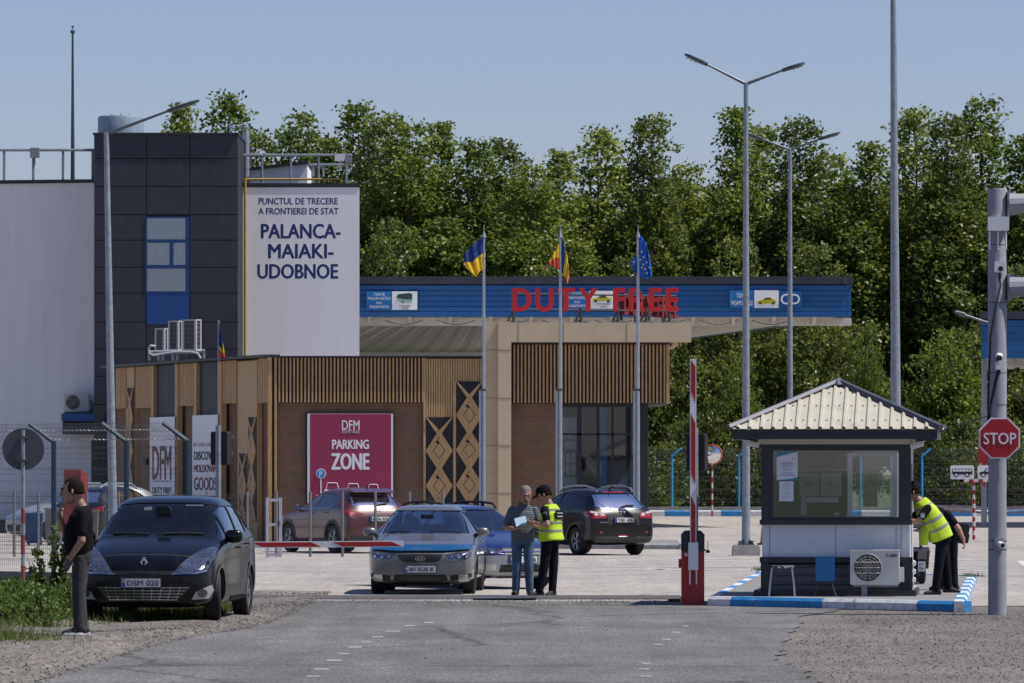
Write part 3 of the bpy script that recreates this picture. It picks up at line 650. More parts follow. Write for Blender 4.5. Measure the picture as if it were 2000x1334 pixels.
canopy('customs_canopy', 'blue ribbed canopy partly hidden behind the grey pole with the stop sign', [(W(1917, 0, 205).x, 205), (30, 205), (34, 228), (W(1917, 0, 205).x + 2, 228)], W(0, 700, 205).z, W(0, 608, 205).z, (20, 205, 0))
b = MB(); q = W(1922, 700, 206); b.tube([(q.x, 206, 0), (q.x, 206, q.z + .1)], .11, 8)
tag(b.build('steel_post', galv), 'thin grey post under the edge of the blue canopy behind the stop sign pole', 'post')
# ================================================================ signs on the canopy
sign_blue = M('sign_blue', (.01, .16, .42), .5, var=.03); sign_white = M('sign_white', (.82, .82, .83), .6, var=.03)
pic_green = M('bus_green', (.33, .52, .40), .5); pic_dark = M('picture_dark', (.03, .05, .05), .5); pic_yel = M('picture_yellow', (.55, .48, .03), .5); ink_grey = M('ink_grey', (.38, .40, .40), .7)
def passes(name, label, x0, x1, xs, y0, y1, lines, pict):
    d = 204.75; p = W(x0, y1, d); t = thing(name, label, 'sign', p); k = d / F
    b = MB(); pb(b, x0, xs, y0, y1, d, .1); bl_ = part(b, 'text_panel', sign_blue, t)
    n = len(lines); hh = (y1 - y0) / (n + .4)
    for i, s in enumerate(lines):
        b = MB(); wall_text(b, s, (x0 + xs) / 2 - min(xs - x0 - 6, 4.15 * len(s)) / 2, (x0 + xs) / 2 + min(xs - x0 - 6, 4.15 * len(s)) / 2, y0 + hh * (i + 1.0), hh * .62, d - .01, .015, .02); part(b, 'lettering', sign_white, bl_)
    w_ = (x1 - xs); b = MB(); pb(b, xs + .3, x1, y0, y1, d - .02, .1); wp = part(b, 'picture_panel', sign_white, t)
    def poly(pts, m, off, nm): part(MB().prism([((xs + u * w_ - 1000) * k, H - (y0 + v * (y1 - y0) - HZ) * k) for u, v in pts], d - .02 - off, d - .02), nm, m, wp)
    if pict == 'bus':
        poly([(.19, .3), (.24, .14), (.7, .07), (.82, .13), (.8, .55), (.76, .63), (.42, .62), (.24, .55)], pic_green, .02, 'bus_body')
        poly([(.17, .33), (.24, .17), (.68, .1), (.8, .17), (.79, .45), (.44, .42), (.25, .38)], pic_dark, .03, 'bus_glass'); poly([(.4, .52), (.46, .56), (.44, .64), (.38, .6)], pic_dark, .035, 'bus_wheel')
        for i, s in enumerate(('AUTOBUZE', 'BUSES')):
            b = MB(); wall_text(b, s, xs + w_ * (.3 + .1 * i), x1 - w_ * (.26 + .08 * i), y0 + (y1 - y0) * (.84 + .13 * i), 3, d - .03, .02, .02); part(b, 'lettering', ink_grey, wp)
    else:
        poly([(.1, .52), (.14, .44), (.3, .4), (.42, .28), (.62, .26), (.8, .38), (.9, .42), (.91, .55), (.12, .6)] if pict == 'car' else [(.1, .72), (.14, .6), (.32, .54), (.46, .42), (.64, .4), (.84, .52), (.9, .6), (.9, .74), (.12, .78)], pic_yel, .02, 'car_body')
        dz = 0 if pict == 'car' else .14
        poly([(.36, .39 + dz), (.44, .3 + dz), (.62, .28 + dz), (.72, .38 + dz)], pic_dark, .03, 'car_glass')
        for u in (.25, .77): poly([(u + .06 * math.cos(a), .58 + dz + .09 * math.sin(a)) for a in (0, .8, 1.6, 2.4, 3.2, 4, 4.8, 5.6)], pic_dark, .03, 'car_wheel')
        if pict == 'car':
            b = MB(); wall_text(b, 'AUTOTURISME', xs + w_ * .25, x1 - w_ * .1, y0 + (y1 - y0) * .78, 3, d - .03, .02, .02); part(b, 'lettering', ink_grey, wp); b = MB(); wall_text(b, 'CARS', xs + w_ * .45, x1 - w_ * .3, y0 + (y1 - y0) * .93, 3, d - .03, .02, .02); part(b, 'lettering', ink_grey, wp)
    return t
PAS = 'PA\u0218APOARTELE'
passes('lane_sign', 'blue and white lane sign with a green bus picture on the canopy front', 716, 815, 765.5, 569, 605, ['TOATE', PAS, 'ALL', 'PASSPORTS'], 'bus')
passes('lane_sign', 'blue and white lane sign with a yellow car behind the red letters', 1104, 1199, 1151, 568, 603, ['TOATE', PAS, 'ALL', 'PASSPORTS'], 'car')
t = passes('lane_sign', 'lane sign with a yellow sports car and large letters CD', 1425, 1521, 1473, 567, 601.5, ['TOATE', PAS], 'sport')
b = MB(); pb(b, 1521.3, 1566, 568, 601.5, 204.75, .1); e_ = part(b, 'text_panel', blue_paint, t)
b = MB(); wall_text(b, 'CD', 1525, 1562, 594, 21, 204.74, .03, .03); part(b, 'lettering', sign_white, e_)
# red DUTY FREE letters on the portal roof: one row facing the road, one facing the right
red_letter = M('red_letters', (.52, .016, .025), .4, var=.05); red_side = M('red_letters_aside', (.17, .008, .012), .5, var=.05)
def letter_row(t, s, T, total, cap, m=None):
    """each letter its own part, laid out by its own width"""
    tmp = []
    for ch in s:
        if ch == ' ': tmp.append((None, .42)); continue
        b = MB(); b.text(ch, Matrix.Identity(4), cap, .16, .10, 1, 'LEFT'); xs_ = [v.x for v in b.v]; tmp.append((b, max(xs_) - min(xs_), min(xs_)))
    gap = .16 * cap; W_ = sum((e[1] if e[0] else .42 * cap) + gap for e in tmp) - gap; f = total / W_; x = 0
    for e in tmp:
        if e[0] is None: x += .42 * cap * f + gap * f; continue
        b = e[0]; b.v = [T @ Vector(((v.x - e[2]) * f + x, v.y, v.z)) for v in b.v]; part(b, 'letter', m or red_letter, t); x += e[1] * f + gap * f
LD = 163.2
p = W(1000, 607, LD); t = thing('roof_lettering', 'big red DUTY FREE letters standing on the shop portal facing the road', 'sign', p)
letter_row(t, 'DUTY FREE', FRONT(p.x, LD, p.z), 326 * LD / F, 46 * LD / F)
b = MB()
for y in (604, 574): b.tube([W(1010, y, LD + .14), W(1322, y + 4, LD + .14)], .025, 4)
for x in (1003, 1135, 1207, 1262, 1308): b.tube([W(x, 600, LD + .14), W(x, 630, LD + .14)], .04, 4); b.tube([W(x - 12, 629.5, LD + .14), W(x + 14, 629.5, LD + .14)], .05, 4); b.tube([W(x - 12, 629, LD + .9), W(x, 606, LD + .14)], .03, 4)
part(b, 'support_frame', dk_steel, t)
p = W(1209, 613, LD + .5); rz = R(69); t = thing('roof_lettering', 'second row of red DUTY FREE letters turned sideways at the right end of the portal', 'sign', p)
letter_row(t, 'DUTY FREE', FRONT(p.x, p.y, p.z, rz), 4.7, 42 * LD / F, red_side)
b = MB(); ux, uy = math.cos(rz), math.sin(rz)
for z in (.1, .55): b.tube([(p.x - uy * -.1, p.y + .1, p.z + z), (p.x + ux * 4.7, p.y + uy * 4.7, p.z + z)], .03, 4)
for s in (.2, 1.4, 2.6, 3.8): b.tube([(p.x + ux * s, p.y + uy * s, p.z + .5), (p.x + ux * s, p.y + uy * s, p.z - .28)], .04, 4)
part(b, 'support_frame', dk_steel, t)

# ---------------------------------------------------------------- posters on the shop
poster_red = M('poster_magenta', (.31, .028, .085), .55, var=.05, scale=1.5); poster_white = M('poster_white', (.84, .84, .85), .6, var=.04)
PDp = SD - .12
t = thing('parking_poster', 'large magenta PARKING ZONE poster in a black frame on the brick wall', 'poster', W(685, 1050, PDp))
b = MB(); pb(b, 597, 769, 805, 1046, PDp, .16); part(b, 'frame', black_m, t)
b = MB(); pb(b, 600.5, 767.5, 808, 1044, PDp - .012, .05); ps = part(b, 'sheet', poster_white, t)
b = MB(); pb(b, 605.5, 764, 808.5, 1043, PDp - .018, .03); part(b, 'magenta_field', poster_red, ps)
b = MB(); e = PDp - .02
def wt(b, s, x0, x1, yb, cap, bold=.03): wall_text(b, s, x0, x1, yb, cap, e, bold * 1.3, .0015)
for q_ in (('DFM', 668, 702, 839.5, 19.5, .02), ('DUTY FREE', 668, 702, 846, 3.4, .03), ('PARKING', 649, 720, 876.5, 18.5, .055), ('ZONE', 648, 720.5, 916.5, 32.5, .06)):
    b = MB(); wt(b, *q_); part(b, 'lettering', poster_white, ps)
b = MB()
pb(b, 668, 702, 841, 841.6, e - .01, .012)
b.prism(circ(W(627, 0, e).x, W(0, 925, e).z, 9.7 * e / F), e - .01, e, 'y')
pb(b, 625.6, 628, 934, 968, e - .01, .01); pb(b, 618, 636, 967, 968.6, e - .01, .01)
for cx, w_, top in ((649, 15, 943), (690, 14, 944.5), (729, 12.5, 946)):
    for a, c in (((-w_ * .62, top), (w_ * .62, top)), ((-w_ * .62, top), (-w_ * .85, 957)), ((w_ * .62, top), (w_ * .85, 957)), ((-w_, 957), (w_, 957)), ((-w_, 957), (-w_, 972)), ((w_, 957), (w_, 972)), ((-w_, 972), (w_, 972))):
        b.tube([W(cx + a[0], a[1], e + .012), W(cx + c[0], c[1], e + .012)], .018, 4)
    if cx == 649: pb(b, cx - w_, cx + w_, 957, 970, e - .008, .01)
part(b, 'pictogram', poster_white, ps)
b = MB(); b.prism(circ(W(627, 0, e).x, W(0, 925, e).z, 8.1 * e / F), e - .018, e - .004, 'y'); ds = part(b, 'parking_disc', sky_blue, ps)
b = MB(); wall_text(b, 'P', 623.5, 628.5, 931, 11, e - .018, .05, .012); part(b, 'lettering', poster_white, ds)
# long banners on the receding facade: each letter run is laid along the facade
ink_b = M('ink_black', (.03, .028, .028), .6); ink_r = M('ink_red', (.33, .03, .03), .6); ink_p = M('ink_pale', (.5, .42, .42), .7)
def patchy(name):
    m = M(name, (.03, .03, .03), .6)
    cr = [n for n in m.node_tree.nodes if n.type == 'VALTORGB'][0]; el = cr.color_ramp; el.interpolation = 'CONSTANT'
    el.elements[0].color = (.03, .03, .03, 1); el.elements[0].position = 0; el.elements[1].color = (.33, .03, .03, 1); el.elements[1].position = .5; e2 = el.elements.new(.58); e2.color = (.02, .12, .04, 1); e3 = el.elements.new(.62); e3.color = (.03, .03, .03, 1)
    return m
ink_x = patchy('ink_patchwork')
for n in ink_x.node_tree.nodes:
    if n.type == 'TEX_NOISE': n.inputs['Scale'].default_value = 2.4
def banner(name, label, x0, x1, y0, y1, lines):
    pa, _ = fac(x0, 0, .2); pc, _ = fac(x1, 0, .2); z1 = fac((x0 + x1) / 2, y0)[1]; z0 = fac((x0 + x1) / 2, y1)[1]
    t = thing(name, label, 'banner', (pa.x, pa.y, z0)); b = MB(); fz(b, pa, pc, z0, z1, .2, .03); sh = part(b, 'sheet', poster_white, t)
    u = (pc - pa); L = u.length; u /= L; rz = math.atan2(u.y, u.x)
    for s, a0, a1, yb, cap, m in lines:
        zb = fac((x0 + x1) / 2, yb)[1]; dd = pa.y; b = MB(); o = pa + u * (L * (a0 + a1) / 2) + NA * .203
        b.text(s, FRONT(o.x, o.y, zb, rz), cap * dd / F, .01, .035, width=L * (a1 - a0)); part(b, 'lettering', m, sh)
    return t
banner('shop_banner', 'white banner with tall patterned DFM letters on the receding shop front', 292.5, 340.5, 815, 966, [('DFM', .12, .88, 936, 68, ink_x), ('DUTY FREE', .12, .88, 963, 12, ink_b), ('_', .14, .86, 938, 10, ink_b)])
banner('shop_banner', 'white DISCOVER MOLDOVAN GOODS banner on the receding shop front', 375.5, 424.5, 811, 968, [('BE OUR GUEST', .06, .94, 872, 7, ink_p), ('DISCOVER', .08, .98, 898, 17, ink_b), ('MOLDOVAN', .08, .98, 922, 15, ink_x), ('GOODS', .08, .97, 957, 26, ink_x)])

# ---------------------------------------------------------------- air conditioners
def ac_front(name, label, w, h, dp, loc, rz, logo=False):
    """outdoor unit facing -Y, origin at its bottom centre"""
    t = thing(name, label, 'air conditioner', loc, rz)
    b = MB(); b.rbox((0, dp / 2, h / 2), (w, dp, h), .025); b.box(w / 2, w / 2 + .07, dp * .25, dp * .8, h * .08, h * .5); b.box(-w / 2 - .01, w / 2 + .01, -.012, dp, h - .012, h + .006); b.build('housing', ac_white, t, True)
    cx, r = -w * .14, h * .40
    b = MB(); b.lathe([(0, .004), (r, .004), (r, -.004), (0, -.004)], (cx, -.003, h * .5), 'y', 32); fo = b.build('fan_opening', M('fan_dark', (.06, .055, .05), .7), t)
    b = MB()
    for k in range(3):
        a = k * 2.094; b.add([(cx + .05 * math.cos(a), -.008, h / 2 + .05 * math.sin(a)), (cx + r * .9 * math.cos(a - .35), -.008, h / 2 + r * .9 * math.sin(a - .35)), (cx + r * .92 * math.cos(a + .35), -.011, h / 2 + r * .92 * math.sin(a + .35))], [(0, 1, 2)])
    b.lathe([(0, -.006), (.07, -.006), (.07, -.014), (0, -.014)], (cx, 0, h / 2), 'y', 16); b.build('fan', M('fan_grey', (.17, .165, .16), .6), fo)
    b = MB()
    for k in range(5): rr = r * (k + 1) / 5; b.tube([(cx + rr * math.cos(a), -.02, h / 2 + rr * math.sin(a)) for a in [i * math.pi / 14 for i in range(29)]], .004, 4, False)
    for k in range(14): a = k * math.pi / 7; b.tube([(cx + .06 * math.cos(a), -.02, h / 2 + .06 * math.sin(a)), (cx + r * math.cos(a), -.02, h / 2 + r * math.sin(a))], .0035, 4, False)
    for z in (-.4, 0, .4): b.tube([(cx - r * .9, -.023, h / 2 + z * r), (cx + r * .9, -.023, h / 2 + z * r)], .005, 4, False)
    b.build('guard', M('guard_cream', (.45, .43, .39), .5), fo)
    if logo:
        b = MB()
        for a in (90, 210, 330):
            c, s = math.cos(R(a)), math.sin(R(a)); q = .034; b.prism([(w * .255 + c * q * .08, h * .845 + s * q * .08), (w * .255 + c * q * .5 - s * q * .29, h * .845 + s * q * .5 + c * q * .29), (w * .255 + c * q, h * .845 + s * q), (w * .255 + c * q * .5 + s * q * .29, h * .845 + s * q * .5 - c * q * .29)], -.006, 0, 'y')
        b.build('emblem', red_paint, t)
        b = MB(); b.text('MITSUBISHI', FRONT(w * .385, -.003, h * .85), .022, .004, .02, width=w * .15); b.build('lettering', M('logo_ink', (.06, .07, .14), .6), t); b = MB(); b.text('ELECTRIC', FRONT(w * .385, -.003, h * .805), .022, .004, .02, width=w * .15); b.build('lettering', M('logo_ink'), t)
    return t
p = W(149, 803, D - .5)
b_ = ac_front('air_conditioner', 'cream air conditioner with a round fan fixed high on the white left wall', .82, .58, .32, (p.x, D - .45, p.z), 0)
b = MB(); b.T = Matrix.Translation((p.x, D - .45, p.z)); b.box(-.42, .5, 0, .45, -.12, -.02); b.box(.44, .5, .1, .44, -.1, .35)
tag(b.build('wall_bracket', dk_steel), 'dark bracket carrying the air conditioner on the white left wall', 'bracket')
def ac_back(label, x0, x1, yt, yb, d, coil):
    q = W((x0 + x1) / 2, yb, d); k = d / F; w = (x1 - x0) * k; h = (yb - yt) * k; t = thing('air_conditioner', label, 'air conditioner', q, 0, 'air conditioners on the shop roof')
    rz = R(-42); c = w / (math.cos(R(42)) + .42 * math.sin(R(42))); T = Matrix.Rotation(rz, 4, 'Z'); dp = c * .42; b = MB(); b.T = T
    fr_ = .07
    for z0, z1 in ((0, fr_), (h - fr_ * .6, h)): b.box(-c / 2, c / 2, -dp / 2, dp / 2, z0, z1)
    for sx in (-1, 1):
        for sy in (-1, 1): b.box(sx * c / 2 - (fr_ if sx > 0 else 0), sx * c / 2 + (fr_ if sx < 0 else 0), sy * dp / 2 - (fr_ * .7 if sy > 0 else 0), sy * dp / 2 + (fr_ * .7 if sy < 0 else 0), fr_, h - fr_ * .6)
    b.build('frame', M('appliance_frame', (.42, .42, .42), .5), t); b = MB(); b.T = T; b.box(-c / 2 + .03, c / 2 - .03, -dp / 2 + .03, dp / 2 - .03, .05, h - .05); co = b.build('coil', coil, t)
    b = MB(); b.T = T
    for z in range(1, 7): b.box(-c / 2 + fr_, c / 2 - fr_, -dp / 2 + .012, -dp / 2 + .024, h * z / 7, h * z / 7 + .012); b.box(c / 2 - .024, c / 2 - .012, -dp / 2 + .05, dp / 2 - .05, h * z / 7, h * z / 7 + .02)
    b.build('grille', M('grille_grey', (.2, .2, .21), .6), co); return t
coil = M('coil_fins', (.055, .055, .07), .6, var=.3, scale=30, stretch=(12, 12, .3)); coil2 = M('coil_teal', (.04, .085, .10), .6)
ac_back('low air conditioner with a teal back panel, leftmost unit on the shop roof', 302, 329, 641, 690, 171, coil2)
ac_back('tall air conditioner standing between two others on the shop roof', 328, 357, 626.5, 686, 170.4, coil)
ac_back('tallest air conditioner nearest the blue panel edge on the shop roof, rightmost of three', 355.5, 394, 624, 686, 169.6, coil)
p = W(345, 690, 170.4); t = thing('roof_stand', 'pale metal stand under the three air conditioners on the shop roof', 'stand', (p.x, p.y, ZR))
b = MB()
for x in (292, 310, 318, 338, 346, 398): b.tube([W(x, 686, 170), W(x, 704, 170)], .05, 5); b.tube([W(x, 687, 172), W(x, 704, 172)], .05, 5)
for d_ in (170, 172): b.tube([W(290, 689, d_), W(400, 686.5, d_)], .07, 5)
part(b, 'legs', galv, t)
b = MB(); b.tube([W(303, 676, 169.5), W(294, 675, 169.4), W(290, 682, 169.4), W(292, 690, 169.4), W(300, 694, 169.4), W(322, 690, 169.4), W(345, 687, 169.3), W(372, 687, 169.3), W(386, 690, 169.3), W(392, 700, 169.3)], .038, 6)
part(b, 'refrigerant_hose', M('hose_white', (.36, .38, .39), .6), t, smooth=True)

# ---------------------------------------------------------------- flags
flag_cols = {'b': M('flag_dark_blue', (.015, .045, .22), .8, var=.15), 'y': M('flag_yellow', (.85, .55, .02), .8, var=.1), 'r': M('flag_red', (.65, .08, .045), .8, var=.1), 'n': M('flag_blue', (.016, .12, .55), .8, var=.12), 'm': M('flag_mid_blue', (.02, .05, .2), .8)}
def flagpole(x, ytop, d, label, sub=True):
    top = W(x, ytop, d); t = thing('flagpole', label, 'flagpole', (top.x, d, 0))
    b = MB(); z = top.z; b.tube([(0, 0, 0), (0, 0, z * .55), (0, 0, z - .16)], [.055, .05, .036], 10); b.build('pole', steel, t, True)
    b = MB(); b.lathe([(.036, z - .16), (.07, z - .12), (.045, z - .03), (.012, z + .06), (.006, z + .22), (.0, z + .24)], (0, 0, 0), 'z', 10); b.build('finial', galv, t, True)
    if sub:
        b = MB(); zz = W(0, 762, d).z; b.tube([(-.09, .02, 0), (-.09, .02, zz)], .045, 8); b.build('support_post', steel, t, True)
        b = MB(); b.box(-.13, .05, -.05, .07, zz - .02, zz + .04); b.box(-.13, .05, -.05, .07, .5, .56); b.build('hinge_bracket', dk_steel, t)
    b = MB(); b.box(-.3, .25, -.25, .25, -.01, .03); b.build('base_plate', galv, t)
    return t
FD = 158.0
flagpole(945, 455, FD, 'steel flagpole carrying the blue and yellow flag in front of the shop')
flagpole(1094.5, 455, FD, 'steel flagpole carrying the blue, yellow and red flag in front of the shop')
flagpole(1246, 455, FD, 'steel flagpole carrying the blue flag with gold stars in front of the shop')
def cloth(label, rows, colf, d, px, nu=30, nv=20, amp=.05, cat='flag', folds=3.0):
    """draped cloth: rows = edge curves in photograph pixels from hoist to fly, each a list of points top to bottom"""
    b = MB(); grid = []
    def interp(P, t):
        k = t * (len(P) - 1); i = min(int(k), len(P) - 2); f = k - i; return (P[i][0] + (P[i + 1][0] - P[i][0]) * f, P[i][1] + (P[i + 1][1] - P[i][1]) * f)
    V = []
    for i in range(nu + 1):
        for j in range(nv + 1):
            u, v = i / nu, j / nv; pts = [interp(r, v) for r in rows]; q = interp(pts, u)
            w = W(q[0], q[1], d); V.append((w.x, d - .02 + amp * u * math.sin(folds * 2 * math.pi * u + 2.2 * v) - amp * u, w.z))
    for i in range(nu):
        for j in range(nv):
            b.mat(flag_cols[colf((i + .5) / nu, (j + .5) / nv)]); a = i * (nv + 1) + j; b.add([V[a], V[a + 1], V[a + nv + 2], V[a + nv + 1]], [(0, 1, 2, 3)])
    o = b.build('flag', smooth=True, angle=180); bmx = bmesh.new(); bmx.from_mesh(o.data); bmesh.ops.remove_doubles(bmx, verts=bmx.verts, dist=.0005); bmx.to_mesh(o.data); bmx.free()
    sd = o.modifiers.new('thickness', 'SOLIDIFY'); sd.thickness = .006
    return tag(o, label, cat)
cloth('dark blue and yellow striped flag drooping left from its pole', [[(948, 457), (948, 492), (947.5, 527)], [(936, 468), (935, 500), (937, 530)], [(920, 482), (922, 512), (931, 541)], [(907, 497), (906, 512), (911, 524)]], lambda u, v: 'b' if v < .5 else 'y', FD, 945)
cloth('blue, yellow and red flag folded around its pole', [[(1096, 460), (1096.5, 500), (1097, 530)], [(1103, 482), (1103, 505), (1100, 536)], [(1108, 500), (1109, 522), (1107, 545)], [(1111, 530), (1111.5, 544), (1108, 557)]], lambda u, v: 'b' if u < .42 - .1 * v else ('y' if u < .9 else 'r'), FD, 1095)
o = cloth('yellow and red', [[(1094, 470), (1093, 500), (1093, 528)], [(1089, 484), (1086, 502), (1086, 524)], [(1080, 497), (1078, 508), (1078, 518)], [(1072, 513), (1071, 515), (1073, 517)]], lambda u, v: 'y' if v < .55 - .1 * u else 'r', FD, 1095)
fl_ = [q for q in bpy.data.objects if q.get('label', '').startswith('blue, yellow and red flag folded')][0]
del o['label'], o['category']; o.name = 'folded_corner'; o.parent = fl_
ef = cloth('blue flag with a ring of gold stars hanging beside its pole', [[(1247.5, 457), (1248, 490), (1249, 540)], [(1255, 464), (1257, 500), (1259, 545)], [(1261, 474), (1265, 505), (1270, 543)], [(1264, 486), (1270, 512), (1274, 537)]], lambda u, v: 'n', FD, 1246)
o = cloth('x', [[(1245, 500), (1245, 515), (1244.5, 538)], [(1240, 503), (1239, 515), (1240, 534)], [(1234, 508), (1233.5, 514), (1236, 522)]], lambda u, v: 'n', FD, 1246, 14, 12)
del o['label'], o['category']; o.name = 'folded_corner'; o.parent = ef
b = MB()
for x, y in ((1253, 492), (1257, 503), (1263, 513), (1256, 517), (1268, 523), (1259.5, 526), (1250, 508), (1253.5, 523), (1238, 512), (1263, 534)):
    q = W(x, y, FD); rr = 2.3 * FD / F; b.prism([(q.x + rr * (1 if k % 2 == 0 else .42) * math.sin(k * math.pi / 5), q.z + rr * (1 if k % 2 == 0 else .42) * math.cos(k * math.pi / 5)) for k in range(10)], FD - .19, FD - .18, 'y')
b.build('star', flag_cols['y'], ef)
q = W(427, 700, 167); b = MB(); b.tube([(q.x, 167, ZR - .1), (q.x, 167, W(0, 626, 167).z)], .028, 6); tag(b.build('flagpole', galv), 'short thin flagpole on the roof edge of the shop', 'flagpole')
cloth('small blue, yellow and red flag hanging on the shop roof edge', [[(427.5, 627), (427.5, 660), (428, 699)], [(431, 645), (433, 670), (434, 700)], [(434, 660), (437, 682), (439, 700)]], lambda u, v: 'r' if v > .82 - .05 * u else ('y' if (v > .68 or (u > .55 and v > .3)) else 'b'), 167, 427, 14, 20, .04)
# ================================================================ lamps, masts, signs, fences, barriers
led = M('lamp_lens', (.45, .47, .42), .3)
lamp_dark = M('lamp_housing', (.05, .06, .07), .5, .3)
def lamp(label, x, yb, yt, d, arms, r0, r1, block=True, lean=0.0, group=None):
    """tapered pole; arms = list of (dx, dz, luminaire length)"""
    zt = W(0, yt, d).z; X = (x - 1000) * d / F; t = thing('street_lamp', label, 'street lamp', (X, d, 0), 0, group)
    b = MB(); n = 6; b.tube([(lean * k / n, 0, (0.0 if block else 0) + zt * k / n) for k in range(n + 1)], [r0 + (r1 - r0) * k / n for k in range(n + 1)], 12); b.build('pole', galv, t, True)
    for dx, dz, L in arms:
        b = MB(); b.tube([(lean, 0, zt - .04), (lean + dx, 0, zt + dz)], [r1 * .8, r1 * .5], 8); a = b.build('arm', M('arm_grey', (.10, .11, .125), .5, .3), t, True)
        u = Vector((dx, 0, dz)).normalized(); p = Vector((lean + dx, 0, zt + dz)); e = p + u * L; nn = Vector((-u.z, 0, u.x)); nn = nn if nn.z > 0 else -nn
        b = MB(); sec = [(0, .05, .05), (.12, .09, .05), (.3, .16, .055), (.75, .17, .045), (.95, .1, .03), (1, .04, .015)]; V = []
        for s, w, hh in sec:
            c = p + u * (L * s)
            for k in range(8): an = 2 * math.pi * (k + .5) / 8; V.append(c + Vector((0, 1, 0)) * (w * math.cos(an)) + nn * (hh * math.sin(an)))
        b.add(V, [(i * 8 + k, i * 8 + (k + 1) % 8, (i + 1) * 8 + (k + 1) % 8, (i + 1) * 8 + k) for i in range(5) for k in range(8)] + [tuple(range(8)), tuple(47 - k for k in range(8))])
        lu = b.build('luminaire', lamp_dark, a, True)
        b = MB()
        for s in (.42, .6, .78):
            c = p + u * (L * s) - nn * .05; b.lathe([(0, -.012), (.07, -.012), (.07, .012), (0, .012)], tuple(c), 'z', 12)
        b.build('lens', led, lu)
    if block:
        b = MB(); b.prism([(-.33, 0), (.33, 0), (.33, .2), (.29, .26), (-.29, .26), (-.33, .2)], -.33, .33, 'y'); b.build('concrete_base', conc, t)
        b = MB(); b.box(-.2, .2, -.2, .2, .26, .285)
        for sx in (-1, 1):
            for sy in (-1, 1): b.tube([(sx * .16, sy * .16, .27), (sx * .16, sy * .16, .36)], .016, 6); b.add([(sx * .05, sy * .05, .285), (sx * .19, sy * .19, .285), (sx * .06, sy * .06, .42)], [(0, 1, 2)])
        b.build('anchor_bolts', dk_steel, t)
    return t
lamp('tall double armed street lamp on a concrete block left of the booth', 1457, 1085, 161, 138, [(-.93, .43, .62), (.88, .29, .58)], .105, .055)
lamp('farther double armed street lamp rising behind the booth roof', 1543, 1057, 290, 166, [(-.78, .26, .6), (.85, .27, .65)], .1, .052)
lamp('single armed street lamp in front of the dark tower', 222, 1106, 258, 124, [(1.35, .46, .72)], .105, .055, True, -.16)
lamp('lamp on the left edge whose tip only is in view', -60, 1090, 300, 136, [(.35, .3, .4)], .1, .05)
b = MB(); X = (1751 - 1000) * 120 / F; b.tube([(X, 120, 0), (X - .02, 120, 4), (X - .07, 120, 12), (X - .1, 120, 20)], [.125, .105, .06, .04], 14)
tag(b.build('mast_pole', galv, None, True), 'very tall tapered steel mast behind the booth roof running out of the picture', 'mast')
p = W(1865, 609, 200); b = MB(); b.tube([p, W(1918, 627, 200), W(1960, 640, 200)], [.05, .05, .05], 8); b.T = None; b.tube([p, W(1884, 615, 200)], [.06, .1], 8)
b.tube([W(1960, 640, 200), (W(1960, 0, 200).x, 200, 0)], .07, 8)
tag(b.build('street_lamp', M('arm_grey'), None, True), 'thin lamp arm jutting out left of the far blue canopy', 'street lamp')

# ---------------------------------------------------------------- round sign seen from behind, traffic lights
d = 98.0; p = W(45, 877, d); t = thing('round_road_sign', 'grey back of a round road sign on a red banded post', 'road sign', (p.x, d, 0))
b = MB(); b.lathe([(0, -.012), (.36, -.012), (.365, .0), (.36, .012), (0, .012)], (0, .06, p.z), 'y', 40); b.build('disc', M('sign_back', (.062, .072, .08), .6, var=.15), t)
b = MB(); b.tube([(0, 0, 0), (0, 0, p.z + .33)], .035, 10); b.build('post', galv, t, True)
for z0, z1 in ((0.1, .42), (.62, .95), (1.15, 1.4)): MB().lathe([(.0375, z0), (.0375, z1)], (0, 0, 0), 'z', 10).build('red_band', M('faded_red', (.22, .05, .05), .6), t, True)
b = MB()
for z in (.2, -.2): b.box(-.07, .07, -.05, .05, p.z + z - .02, p.z + z + .02)
b.build('clamp', dk_steel, t)
def traffic_light(label, x, yt, yb, ygr, d, w, lens_dir, post_dx):
    """signal head; lens_dir (x, y) is the way the lamps face"""
    p = W(x, (yt + yb) / 2, d); h = (yb - yt) * d / F; t = thing('traffic_light', label, 'traffic light', (p.x, d, 0)); rz = math.atan2(lens_dir[0], -lens_dir[1]); T = Matrix.Translation((0, 0, p.z)) @ Matrix.Rotation(rz, 4, 'Z')
    b = MB(); b.T = T; b.rbox((0, 0, 0), (w, .16, h), .03); hd = b.build('signal_head', black_m, t)
    b = MB(); b.T = T
    for z in (-h / 4, h / 4):
        b.lathe([(.1, -.08), (.115, -.24), (.11, -.24), (.095, -.08)], (0, 0, z), 'y', 18)
    b.build('visor', black_m, hd, True); b = MB(); b.T = T
    for z in (-h / 4, h / 4): b.lathe([(0, -.1), (.095, -.085)], (0, 0, z), 'y', 18)
    b.build('lamp_lens', M('signal_lens_off', (.03, .03, .025), .2), hd)
    b = MB(); b.tube([(post_dx, -.14, 0), (post_dx, -.14, p.z + h * .5 + (.1 if post_dx else -.05))], .045, 10); b.build('post', galv, t, True)
    return t
traffic_light('black traffic light seen from behind on a grey post over the dark car', 432, 843, 908, 0, 92, .30, (.45, 1), -.04)
traffic_light('black traffic light behind the raised red and white barrier arm', 1361.5, 848, 919, 0, 89, .30, (.35, 1), -.03)

